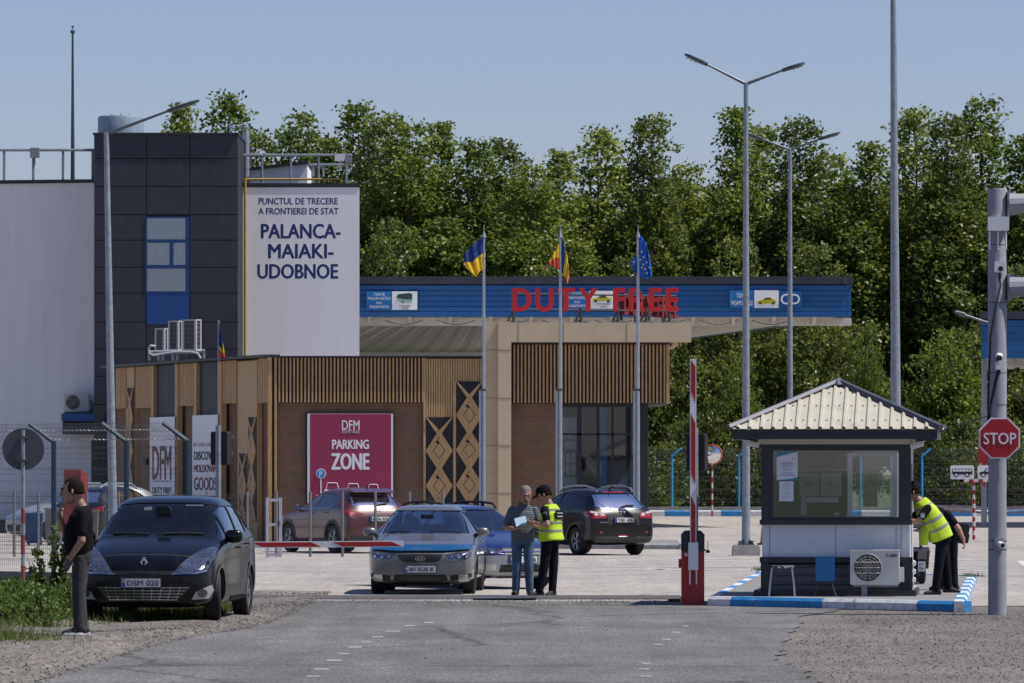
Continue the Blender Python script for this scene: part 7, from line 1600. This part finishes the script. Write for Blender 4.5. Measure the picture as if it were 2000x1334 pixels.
    if s.get('vest'):
        vt = s['vest']; b = MB(); torso(b, vt, lat, .034); ve = grown(b, 'hi_vis_vest', hivis, t, .011, 5)
        for t0, t1 in s.get('bands', ()):
            b = MB(); torso(b, subrings(vt, t0, t1), lat, .040, False); b.build('reflective_band', reflect, ve, True, angle=180)
    return t
BANDS = ((.20, .26), (.40, .46), (.82, .88))
# smoking man on the shoulder
py_ = 64.2; px_ = (150 - 1000) / (F / py_); gz = bank(px_, py_) + .008
t = person('man in a black T shirt and dark grey jeans smoking beside the weeds', (px_, py_, gz), dict(skin=skin_d, lat=(.12, -1, 0), head=(-.045, -.02, 1.615), face=(-.98, .12, -.06), neck=(.055, 0, 1.43), hair=hair_d, hs=1.18,
    torso=[((.045, 0, .86), .165, .115), ((.02, 0, 1.0), .18, .16), ((.015, 0, 1.14), .185, .155), ((.05, 0, 1.30), .20, .128), ((.07, 0, 1.40), .165, .09), ((.062, 0, 1.45), .075, .065)],
    pelvis=[((.045, 0, .80), .15, .11), ((.04, 0, .90), .165, .125), ((.035, 0, .98), .165, .135)],
    arms=[((.075, -.215, 1.365), (.075, -.275, 1.06), (-.055, -.235, .865), (-.45, .1, -.85), (.35, .9, .1), .55, 1), ((.04, .20, 1.365), (-.13, .20, 1.11), (-.205, -.02, 1.35), (.28, -.1, 1), (.9, .1, -.3), .55, -1)],
    legs=[((.045, -.09, .88), (.03, -.10, .47), (.035, -.10, .085), (-1, -.18, 0)), ((.045, .09, .88), (.02, .10, .47), (.05, .13, .085), (-1, .1, 0))],
    shirt=black_c, trousers=grey_j, sole=True, sleeve=.72))
b = MB(); b.T = Matrix.Translation((px_ - .075, py_ - .245, gz + .80)) @ Matrix.Rotation(R(25), 4, 'Y'); b.rbox((0, 0, 0), (.07, .012, .14), .012)
tag(b.build('mobile_phone', M('phone', (.03, .045, .06), .15)), 'dark mobile phone held at the hip of the smoking man', 'phone')
b = MB(); b.tube([(px_ - .15, py_ + .03, gz + 1.50), (px_ - .21, py_ - .0, gz + 1.515)], .005, 6); tag(b.build('cigarette', white_p), 'white cigarette at the mouth of the man in black', 'cigarette')
# older man in the grey polo
py_ = 93.9; k = py_ / F; px_ = (1021 - 1000) * k
t = person('grey haired man in a striped grey polo and blue jeans holding a paper', (px_, py_, .0), dict(skin=skin_d, lat=(1, .1, 0), head=(.045, -.05, 1.655), face=(.12, -.95, -.28), neck=(.02, .0, 1.49), hair=hair_g, mous=hair_g, brow=hair_g, hs=1.18,
    torso=[((0, 0, .92), .175, .125), ((0, -.02, 1.04), .185, .145), ((0, -.02, 1.18), .19, .14), ((.01, 0, 1.33), .19, .12), ((.015, 0, 1.43), .15, .085), ((.02, 0, 1.50), .08, .07)],
    pelvis=[((0, 0, .84), .165, .115), ((0, 0, .94), .18, .125), ((0, 0, 1.0), .18, .125)],
    arms=[((-.18, 0, 1.41), (-.285, -.02, 1.12), (-.13, -.24, 1.10), (.95, -.25, .05), (.1, .3, .95), .7, 1), ((.20, .0, 1.41), (.28, -.04, 1.13), (.15, -.27, 1.17), (-.5, -.8, .25), (-.3, .2, .9), .6, -1)],
    legs=[((-.095, 0, .90), (-.10, -.01, .48), (-.115, 0, .085), (-.25, -1, 0)), ((.095, 0, .90), (.10, -.01, .48), (.115, .02, .085), (.2, -1, 0))],
    shirt=polo, trousers=jean, collar=True, sleeve=.78))
wv = polo.node_tree; n_ = wv.nodes; tc = n_.new('ShaderNodeTexCoord'); wa = n_.new('ShaderNodeTexWave'); wa.bands_direction = 'Z'; wa.inputs['Scale'].default_value = 9; wa.inputs['Distortion'].default_value = .6; cr = n_.new('ShaderNodeValToRGB')
cr.color_ramp.elements[0].position = .35; cr.color_ramp.elements[0].color = (.045, .06, .075, 1); cr.color_ramp.elements[1].position = .6; cr.color_ramp.elements[1].color = (.12, .135, .15, 1)
wv.links.new(tc.outputs['Object'], wa.inputs['Vector']); wv.links.new(wa.outputs['Fac'], cr.inputs[0]); wv.links.new(cr.outputs[0], n_['Principled BSDF'].inputs['Base Color'])
b = MB(); b.T = Matrix.Translation((px_ - .03, py_ - .30, 1.22)) @ Matrix.Rotation(R(-14), 4, 'Y') @ Matrix.Rotation(R(-32), 4, 'X'); b.box(-.095, .095, -.002, .002, -.075, .085); b.box(-.092, .092, .004, .008, -.07, .088)
tag(b.build('paper', M('paper_blue', (.45, .62, .72), .6, var=.03)), 'pale blue folded paper in the hands of the grey haired man', 'paper')
# officer facing him
py_ = 93.4; k = py_ / F; px_ = (1067 - 1000) * k
OFT = [((.085, .01, .90), .20, .155), ((.07, .02, 1.04), .185, .14), ((.07, .02, 1.18), .185, .13), ((.075, .02, 1.32), .185, .115), ((.07, .02, 1.43), .15, .085), ((.06, .02, 1.50), .07, .065)]
t = person('officer in a black cap and bright yellow vest facing the grey haired man', (px_, py_, .0), dict(skin=skin, lat=(-.5, -.86, 0), head=(-.03, .02, 1.655), face=(-.86, .25, -.34), neck=(.055, .02, 1.49), cap=navy_c, hair=hair_d, hs=1.16,
    torso=[((.06, .02, .92), .175, .12), ((.06, .02, 1.05), .18, .13), ((.065, .02, 1.18), .19, .13), ((.075, .02, 1.33), .20, .12), ((.07, .02, 1.44), .17, .09), ((.06, .02, 1.50), .08, .07)], vest=OFT, bands=((.22, .27), (.42, .47), (.74, .79)),
    pelvis=[((.06, .02, .84), .165, .115), ((.06, .02, .95), .175, .12), ((.06, .02, 1.02), .175, .12)],
    arms=[((-.03, -.185, 1.42), (.02, -.29, 1.17), (-.18, -.22, 1.20), (-.95, .15, .15), (.1, .4, .9), .55, -1), ((.17, .20, 1.42), (.10, .22, 1.14), (-.13, .0, 1.22), (-.9, -.3, .2), (.1, -.1, .95), .6, 1)],
    legs=[((.015, -.07, .90), (-.035, -.09, .48), (-.115, -.08, .085), (-.9, -.35, 0)), ((.11, .10, .90), (.12, .11, .48), (.10, .10, .085), (-.5, -.8, 0))],
    shirt=black_c, trousers=navy_c, sleeve=.62))
def patch_on(x, y, z, nrm, w, h, m, nm, par, txt=None):
    q = Vector(nrm).normalized().to_track_quat('Z', 'Y').to_matrix().to_4x4(); T = Matrix.Translation((x, y, z)) @ q; b = MB(); b.T = T; b.rbox((0, 0, 0), (w, h, .008), .012, axis='z'); o = b.build(nm, m, par)
    if txt:
        b = MB(); b.text(txt, T @ Matrix.Translation((0, -h * .2, .005)), h * .4, .002, .02, width=w * .8); b.build('lettering', white_p, o)
    return o
bk_ = patch_on(.215, -.055, 1.335, (.86, -.5, .05), .25, .15, black_c, 'back_panel', t)
for z_ in (.025, -.03): patch_on(.218 + .0045, -.0575, 1.335 + z_, (.86, -.5, .05), .18, .022, MATS['patch_grey'] if 'patch_grey' in MATS else M('patch_grey', (.30, .32, .36), .7), 'pale_band', bk_)
pa_ = patch_on(-.02, -.27, 1.35, (-.35, -.93, .1), .085, .10, M('patch_navy', (.03, .035, .06), .7), 'sleeve_badge', t); patch_on(-.023, -.278, 1.35, (-.35, -.93, .1), .06, .07, M('patch_grey', (.30, .32, .36), .7), 'sleeve_emblem', pa_)
b = MB(); b.lathe([(.033, -.02), (.033, .02)], (-.155, -.225, 1.2), 'x', 14); b.build('wristwatch', black_m, t)
b = MB(); b.T = Matrix.Translation((px_ - .22, py_ - .12, 1.25)); b.rbox((0, 0, 0), (.13, .09, .018), .01, axis='z'); tag(b.build('scanner', black_m), 'dark handheld device between the two standing men', 'device')
# officer leaning into the booth
py_ = 87.7; k = py_ / F; px_ = (1824 - 1000) * k
LV = [((.11, 0, .86), .195, .15), ((.06, 0, .99), .185, .15), ((-.01, 0, 1.12), .185, .14), ((-.10, 0, 1.27), .185, .12), ((-.18, 0, 1.39), .15, .09), ((-.22, 0, 1.45), .08, .07)]
t = person('officer in a black cap and yellow vest leaning into the side window of the booth', (px_, py_, .146), dict(skin=skin, lat=(.25, -.97, 0), head=(-.33, .0, 1.575), face=(-.95, .05, -.2), neck=(-.22, 0, 1.44), cap=navy_c, hair=hair_d, hs=1.16,
    torso=[((.10, 0, .88), .175, .12), ((.06, 0, .99), .175, .13), ((0, 0, 1.12), .18, .13), ((-.09, 0, 1.27), .185, .115), ((-.17, 0, 1.38), .15, .085), ((-.21, 0, 1.43), .075, .065)], vest=LV, bands=((.24, .29), (.44, .49), (.74, .79)),
    pelvis=[((.12, 0, .80), .165, .125), ((.10, 0, .90), .175, .125), ((.06, 0, .97), .175, .12)],
    arms=[((-.11, -.19, 1.33), (-.27, -.24, 1.12), (-.46, -.1, 1.14), (-1, .2, .1), (0, .3, -.9), .4, -1), ((-.16, .18, 1.34), (-.33, .25, 1.14), (-.5, .15, 1.14), (-1, 0, .1), (0, 0, -1), .4, 1)],
    legs=[((.12, -.09, .87), (.07, -.12, .47), (.02, -.12, .085), (-1, -.25, 0)), ((.13, .08, .87), (.19, .1, .47), (.23, .12, .11), (.95, -.3, 0))],
    shirt=black_c, trousers=navy_c, sleeve=.60))
b = MB(); torso(b, [((-.16, -.06, .76), .10, .012), ((-.155, -.06, .90), .11, .018), ((-.12, -.04, 1.04), .12, .03)], (.45, -.9, 0), .01); grown(b, 'vest_flap', hivis, t, .010, 3)
pa_ = patch_on(-.195, -.285, 1.22, (-.15, -.98, .1), .085, .10, MATS['patch_navy'], 'sleeve_badge', t); patch_on(-.196, -.292, 1.22, (-.15, -.98, .1), .06, .07, MATS['patch_grey'], 'sleeve_emblem', pa_)
# bending man behind him
py_ = 91.2; k = py_ / F; px_ = (1853 - 1000) * k
t = person('man in dark clothes bending towards the booth behind the leaning officer', (px_, py_, .146), dict(skin=skin, lat=(.5, -.86, 0), head=(-.36, .1, 1.36), face=(-.9, .3, -.3), neck=(-.24, .05, 1.27), hair=hair_d, face_on=False,
    torso=[((.03, 0, .88), .175, .12), ((-.01, 0, .99), .18, .13), ((-.07, .01, 1.09), .19, .13), ((-.14, .02, 1.19), .20, .12), ((-.2, .03, 1.25), .17, .09), ((-.235, .04, 1.28), .08, .07)],
    pelvis=[((.05, 0, .80), .165, .12), ((.04, 0, .90), .175, .125), ((.01, 0, .97), .175, .12)],
    arms=[((-.03, -.16, 1.21), (.14, -.23, .98), (.22, -.24, .80), (.15, -.1, -1), (-.9, .2, .1), .5, 1), ((-.28, .2, 1.22), (-.38, .2, 1.0), (-.5, .1, .95), (-1, 0, 0), (0, 0, -1), .5, -1)],
    legs=[((.05, -.09, .87), (.06, -.09, .47), (.08, -.09, .085), (-.8, -.5, 0)), ((.05, .09, .87), (-.06, .1, .47), (-.12, .12, .085), (-.9, -.2, 0))],
    shirt=navy_c, trousers=navy_c, sleeve=.62))
b = MB(); b.T = Matrix.Translation((px_ + .22, py_ + .1, .146 + .90)) @ Matrix.Rotation(R(12), 4, 'Y'); b.rbox((0, 0, 0), (.2, .13, .32), .05); b.rbox((.07, -.03, -.06), (.1, .12, .16), .03)
o = tag(b.build('shoulder_bag', M('bag_dark', (.018, .014, .013), .6)), 'dark shoulder bag hanging on the back of the bending man', 'bag'); b = MB(); b.tube([(px_ + .2, py_ + .08, 1.16), (px_ - .05, py_ - .02, 1.42), (px_ - .2, py_ + .1, 1.36)], .012, 6); b.build('strap', M('bag_dark'), o, True)
# passenger behind the windscreen of the grey sedan
kr = root_matrix(k_.t) if False else Matrix.Translation(bpy.data.objects['sedan_car'].location) @ Matrix.Rotation(bpy.data.objects['sedan_car'].rotation_euler.z, 4, 'Z')
q = kr @ Vector((-.34, -.02, .40))
t = thing('person', 'pale faced passenger sitting behind the windscreen of the grey sedan', 'person', q, R(-2.6)); b = MB()
torso(b, [((0, .10, .2), .16, .11), ((0, .13, .36), .17, .12), ((0, .16, .52), .19, .11), ((0, .17, .62), .15, .08), ((0, .17, .66), .07, .06)], (1, 0, 0)); P = head(b, (0, .10, .80), (.05, -1, -.05)); limb(b, [(0, .16, .64), (0, .12, .75)], [.06, .054])
for sx in (-1, 1): limb(b, [(sx * .19, .16, .58), (sx * .23, .02, .36), (sx * .1, -.2, .33)], [.048, .04, .027]); hand(b, (sx * .1, -.2, .33), (-sx * .5, -.8, 0), (0, 0, -1), .5, sx); limb(b, [(sx * .09, .08, .22), (sx * .1, -.32, .24), (sx * .1, -.42, .1)], [.08, .055, .05])
grown(b, 'body', skin, t, .008, 2); face(t, P); b = MB(); torso(b, [((0, .10, .2), .16, .11), ((0, .13, .36), .17, .12), ((0, .16, .52), .19, .11), ((0, .17, .62), .15, .08), ((0, .17, .65), .07, .06)], (1, 0, 0), .014); grown(b, 'shirt', navy_c, t, .012, 3)
b = MB(); b.ball((0, .115, .85), .092, 8, (.9, 1.05, .85)); b.build('hair', hair_d, t, True)
# ================================================================ trees and weeds
leaf_a = island_mat('poplar_leaves', [(0, (.055, .09, .014)), (.35, (.10, .155, .024)), (.75, (.15, .21, .038)), (1, (.23, .29, .085))], .4, .5, .5)
leaf_b = island_mat('light_leaves', [(0, (.06, .10, .012)), (.4, (.11, .17, .022)), (.8, (.16, .23, .035)), (1, (.22, .28, .06))], .5, .48, .4)
leaf_c = island_mat('olive_leaves', [(0, (.05, .075, .013)), (.4, (.095, .135, .024)), (.8, (.14, .185, .038)), (1, (.20, .24, .065))], .4, .42, .55)
bark = M('poplar_bark', (.055, .05, .042), .9, var=.4, scale=6, bump=.6, bscale=12, stretch=(1, 1, .25))
def leaves(C_, spread, per, s0, s1, rg, flat=.8, up=.15):
    """folded leaf faces scattered round clump centres"""
    n = len(C_) * per; g = rg.normal(0, 1, (n, 3)); g *= (1.7 * rg.random(n) ** .45 / (np.linalg.norm(g, axis=1) + 1e-9))[:, None]; c = np.repeat(C_, per, 0) + g * np.repeat(spread, per)[:, None] * np.array([1, 1, flat])
    a = rg.random(n) * 2 * np.pi; el = rg.normal(up, .75, n); u = np.stack([np.cos(a) * np.cos(el), np.sin(a) * np.cos(el), np.sin(el)], -1)
    r = rg.normal(0, 1, (n, 3)); w = np.cross(u, r); w /= np.linalg.norm(w, axis=1)[:, None] + 1e-9; nn = np.cross(u, w); s = (s0 + (s1 - s0) * rg.random(n))[:, None]
    fold = .22 * s
    V = np.stack([c - u * s * .55, c + w * s * .42 + nn * fold * .5, c + u * s * .6 - nn * fold * .2, c - w * s * .42 + nn * fold * .5], 1).reshape(-1, 3)
    b = 4 * np.arange(n)[:, None]; Fc = np.concatenate([b + np.array([[0, 1, 2]]), b + np.array([[0, 2, 3]])], 1).reshape(-1, 3); return V, Fc
def tree_proto(name, seed, h, rad, plumes, leafm, label, cat='tree', low=.18, clumps=135, per=30, s0=.10, s1=.20, vis=.5):
    rg = np.random.default_rng(seed); rn = random.Random(seed); t = thing(name, label, cat, (0, 0, -60))
    tb = MB(); top = h * .9; tb.tube([(rn.uniform(-.25, .25) * i / 8, rn.uniform(-.25, .25) * i / 8, top * i / 8) for i in range(9)], [.24 * h / 16 * (1 - .95 * i / 8) ** 1.3 + .015 for i in range(9)], 8)
    cs = []; sp = []
    for p in range(plumes):
        f = p / max(1, plumes - 1); ang = p * 2.4 + rn.uniform(-.5, .5); z0 = h * (low + (.42 - low) * rn.random()) if p else h * .45; hh = h * rn.uniform(.30, .46) if p else h * .55
        rr = rad * (.15 + .75 * rn.random()) if p else 0; zt = min(z0 + hh, h * (1.0 - .28 * (rr / rad) * (.25 + .75 * rn.random()))); z0 = max(h * low, zt - hh)
        cx, cy = rr * math.cos(ang), rr * math.sin(ang); pr = rad * rn.uniform(.38, .6)
        zb = max(h * low * .5, z0 - hh * .35); tb.tube([(0, 0, zb), (cx * .6, cy * .6, (zb + z0) / 2 + hh * .1), (cx, cy, z0 + hh * .35), (cx * 1.03, cy * 1.03, zt - .3)], [.11 * h / 16, .08 * h / 16, .05 * h / 16, .012], 6)
        for q in range(7):
            zz = z0 + hh * (.1 + .12 * q); a2 = rn.random() * 6.28; L = pr * .9; tb.tube([(cx, cy, zz), (cx + L * .6 * math.cos(a2), cy + L * .6 * math.sin(a2), zz + L * .5), (cx + L * math.cos(a2), cy + L * math.sin(a2), zz + L * .95)], [.035, .022, .008], 4)
        n = int(clumps * (hh / (h * .4)))
        for _ in range(n):
            v = rg.random(); zc = z0 + (zt - z0) * v; prof = (.55 + .45 * v / .4) if v < .4 else math.sqrt(max(.02, 1 - ((v - .4) / .62) ** 2.6)); q = pr * prof * rg.random() ** .35; a2 = rg.random() * 6.28
            bump_ = 1 + .3 * math.sin(3 * a2 + 5 * v + p); cs.append((cx + q * bump_ * math.cos(a2), cy + q * bump_ * math.sin(a2), zc)); sp.append(.17 + .22 * rg.random())
    tb.build('trunk', bark, t, True)
    V, Fc = leaves(np.array(cs), np.array(sp), per, s0, s1, rg); me = np_mesh('crown', V, Fc); me.materials.append(leafm); o = bpy.data.objects.new('crown', me); C.objects.link(o); o.parent = t; return t
protos = [tree_proto('poplar_tree', 11 + i, 17.0, (1.9, 2.2, 2.0, 2.3)[i], (17, 19, 16, 20)[i], (leaf_a, leaf_a, leaf_c, leaf_a)[i], 'x') for i in range(4)]
pid = 0; used_p = set()
def place(i, x, d, top, label, group, wide=1.0):
    h = W(0, top, d).z / 17.0 / .985; rz = random.uniform(0, 6.28); loc = ((x - 1000) * d / F, d, -.02); pr = protos[i]
    if i not in used_p: used_p.add(i); o = pr; o.location = loc; o.rotation_euler = (0, 0, rz); o.scale = (wide, wide, h); o['label'] = label; o['group'] = group
    else: dup(pr, loc, rz, label, group, (wide, wide, h))
FR = [(352, 222, 300, 'slender poplar top peeking over the dark tower beside the lamp arm'), (440, 200, 298, 'poplar rising behind the right end of the dark tower roof'), (500, 268, 292, 'low poplar behind the steel flue pipe'), (590, 236, 290, 'rounded poplar behind the roof railing of the lettered wall'), (640, 285, 284, 'shorter poplar behind the corner of the lettered wall'),
      (700, 220, 285, 'tall poplar just right of the lettered white wall'), (755, 238, 281, 'leafy poplar behind the green bus sign'), (800, 256, 279, 'poplar behind the canopy between the bus sign and the left flag'), (862, 256, 283, 'poplar left of the blue and yellow flag'), (925, 288, 280, 'poplar directly above the blue and yellow flag'), (985, 287, 284, 'poplar between the left flag and the middle flag'), (1040, 335, 277, 'lower poplar filling the dip left of the middle flag'), (1092, 310, 281, 'poplar directly above the middle flag'),
      (1168, 266, 283, 'poplar between the middle flag and the starred flag'), (1272, 240, 279, 'pointed tall poplar above the starred blue flag'), (1340, 335, 284, 'low poplar right of the starred flag in the skyline dip'), (1438, 228, 281, 'poplar directly behind the nearer double armed lamp'), (1490, 262, 285, 'poplar between the two double armed lamps'), (1562, 246, 279, 'poplar behind the farther double armed lamp'), (1630, 315, 282, 'lower poplar right of the farther double armed lamp'), (1700, 295, 278, 'poplar just left of the tall mast'),
      (1790, 228, 281, 'broad poplar just right of the tall mast'), (1850, 240, 277, 'poplar in the big right clump above the booth'), (1915, 208, 282, 'tallest poplar of the big right clump'), (2000, 282, 278, 'poplar behind the grey stop sign pole'), (2060, 270, 280, 'poplar cut by the right picture edge')]
for n, (x, top, d, lb) in enumerate(FR): place(n % 4, x, d + 14, top, lb, 'poplars behind the border post', (1.42, 1.5, 1.35, 1.45)[n % 4])
rn = random.Random(21)
BK = [('second row', 310, 40), ('third row', 326, 55)]
for r_, (nm, d0, dy) in enumerate(BK):
    for q in range(17):
        x = 560 + q * 92 + rn.uniform(-18, 18) + r_ * 45; top = 330 + rn.uniform(0, 90) + dy - 40
        place(rn.randrange(4), x, d0 + rn.uniform(-4, 4), top, 'poplar of the dense rows standing behind the front poplars', 'poplars in the rows behind', 1.25)
lt = tree_proto('young_tree', 40, 8.0, 2.6, 12, leaf_b, 'bright yellow green young tree behind the fence at the stop sign pole', low=.12, clumps=60, per=24, s0=.1, s1=.19)
lt.location = ((1855 - 1000) * 266 / F, 266, 0); lt.scale = (1.15, 1.1, W(0, 640, 266).z / 8)
for x, top, d, lb in ((1445, 690, 264, 'small light green sapling between the raised barrier and the nearer lamp'), (1690, 640, 268, 'light green sapling behind the booth roof and the mast')):
    dup(lt, ((x - 1000) * d / F, d, 0), x * .1, lb, None, (.55, .55, W(0, top, d).z / 8))
mid = tree_proto('willow_tree', 51, 11.0, 3.0, 13, leaf_c, 'olive green bushy tree behind the blue canopy at the lane sign with letters', low=.1, clumps=60, per=24, s0=.12, s1=.22)
mid.location = ((1440 - 1000) * 281 / F, 281, 0); mid.scale = (1.1, 1, W(0, 470, 281).z / 11)
for x, top, d, lb in ((1230, 505, 280, 'olive bushy tree behind the canopy below the starred flag'), (1075, 520, 281, 'olive bushy tree behind the canopy below the middle flag'), (760, 430, 283, 'olive bushy tree right of the lettered white wall'), (1600, 480, 280, 'olive bushy tree right of the end of the blue canopy'), (1990, 520, 276, 'olive bushy tree behind the right blue canopy')):
    dup(mid, ((x - 1000) * d / F, d, 0), x * .01, lb, None, (1.05, 1, W(0, top, d).z / 11))
sh = tree_proto('shrub', 61, 3.2, 1.7, 8, leaf_c, 'dark shrub behind the far fence left of the raised barrier', 'shrub', .05, 60, 24, .08, .17)
sh.location = ((1290 - 1000) * 262.5 / F, 262.5, 0)
for n, (x, top, lb) in enumerate(((1345, 820, 'shrub behind the far fence under the raised barrier arm'), (1405, 800, 'shrub behind the far fence right of the round mirror'), (1470, 830, 'shrub behind the far fence at the lamp pole'), (1540, 800, 'shrub behind the far fence left of the booth roof'), (1820, 830, 'shrub behind the far fence right of the booth'), (1880, 820, 'shrub behind the far fence above the bus plate'), (1975, 830, 'shrub behind the far fence right of the stop sign'))):
    dup(sh, ((x - 1000) * 263.5 / F, 263.5, 0), n * 1.3, lb, None, (1.0, .8, W(0, top, 263.5).z / 3.2))
# weeds on the bank
rg = np.random.default_rng(77); cs = []; sp = []
rn = random.Random(5)
for _ in range(780):
    y = rn.uniform(70, 96); x = lerp_tab(EDGE, y) - rn.uniform(1.75, 5.5)
    if x < -5.75 - (y - 72) * .01 or y > 81:
        hmx = max(.05, .36 - max(0, y - 79) * .024) * (.35 + .75 * abs(math.sin(1.9 * x + .6 * y) * math.cos(.9 * x - 1.3 * y)) + .15 * rn.random())
        for _k in range(3): cs.append((x + rn.gauss(0, .08), y, bank(x, y) + hmx * rn.random() ** .8)); sp.append(.05 + .07 * rn.random())
V, Fc = leaves(np.array(cs), np.array(sp), 34, .025, .075, rg, 1.0, .5); me = np_mesh('weeds', V, Fc); me.materials.append(island_mat('weed_leaves', [(0, (.03, .055, .01)), (.4, (.06, .11, .018)), (.8, (.10, .16, .03)), (1, (.2, .24, .09))], .55, .35, .35)); o = bpy.data.objects.new('weeds', me); C.objects.link(o); setting(o, 'stuff')
t = thing('tall_weed', 'tall leafy weed stalks growing against the fence beside the smoking man', 'weed', (W(100, 0, 84).x, 84, .1)); b = MB(); cs = []; sp = []
for q in range(8):
    dx, L = rn.uniform(-.3, .3), rn.uniform(.6, 1.12); b.tube([(dx * .4, 0, 0), (dx * .8, 0, L * .5), (dx * 1.25, 0, L)], [.009, .007, .003], 5)
    for j in range(int(L * 16)): f = .15 + .85 * rn.random(); cs.append((dx * (.4 + .85 * f), rn.gauss(0, .03), L * f)); sp.append(.03 + .03 * rn.random())
b.build('stem', M('weed_stem', (.06, .085, .03), .7), t, True); V, Fc = leaves(np.array(cs), np.array(sp), 9, .04, .10, rg, 1.0, .7); me = np_mesh('foliage', V, Fc); me.materials.append(MATS.get('x') or leaf_c); o = bpy.data.objects.new('foliage', me); C.objects.link(o); o.parent = t
def blades(name, spots, h0, h1, m):
    n = len(spots); P = np.array(spots); a = rg.random(n) * 6.28; hh = h0 + (h1 - h0) * rg.random(n); w = .006; le = rg.normal(0, .35, (n, 2)) * hh[:, None]
    c, s = np.cos(a) * w, np.sin(a) * w; z = np.zeros(n); V = np.stack([P + np.stack([c, s, z], -1), P - np.stack([c, s, z], -1), P + np.stack([le[:, 0], le[:, 1], hh], -1)], 1).reshape(-1, 3)
    me = np_mesh(name, V, np.arange(3 * n).reshape(-1, 3)); me.materials.append(m); o = bpy.data.objects.new(name, me); C.objects.link(o); return setting(o, 'stuff')
gm = island_mat('grass_blades', [(0, (.04, .07, .012)), (.5, (.08, .12, .025)), (1, (.16, .18, .06))], .6, .3, .3)
G_ = []
for _ in range(9000):
    y = rn.uniform(76, 84); x = lerp_tab(EDGE, y) - .7 - abs(rn.gauss(0, 1.0)); G_.append((x, y, bank(x, y)))
for _ in range(2500):
    x, y = rn.gauss(-6.0, .45), rn.gauss(62.5, .7); G_.append((x, y, bank(x, y)))
for _ in range(5000):
    y = rn.uniform(64, 90); x = lerp_tab(EDGE, y) - rn.uniform(1.6, 4); G_.append((x, y, bank(x, y)))
blades('grass', G_, .03, .16, gm)
K_ = []
for _ in range(300): f = rn.random(); K_.append((4.9 + rn.gauss(0, .12) - .9 * f * 0, 110.5 - 6 * f * rn.random(), .14))
for _ in range(160): K_.append((8.3 + rn.gauss(0, .1), 103 + rn.gauss(0, .5), .14))
for _ in range(4000): K_.append((rn.uniform(3, 30), 258.0 + rn.gauss(.5, .3), .0))
blades('kerb_grass', K_, .03, .10, gm)
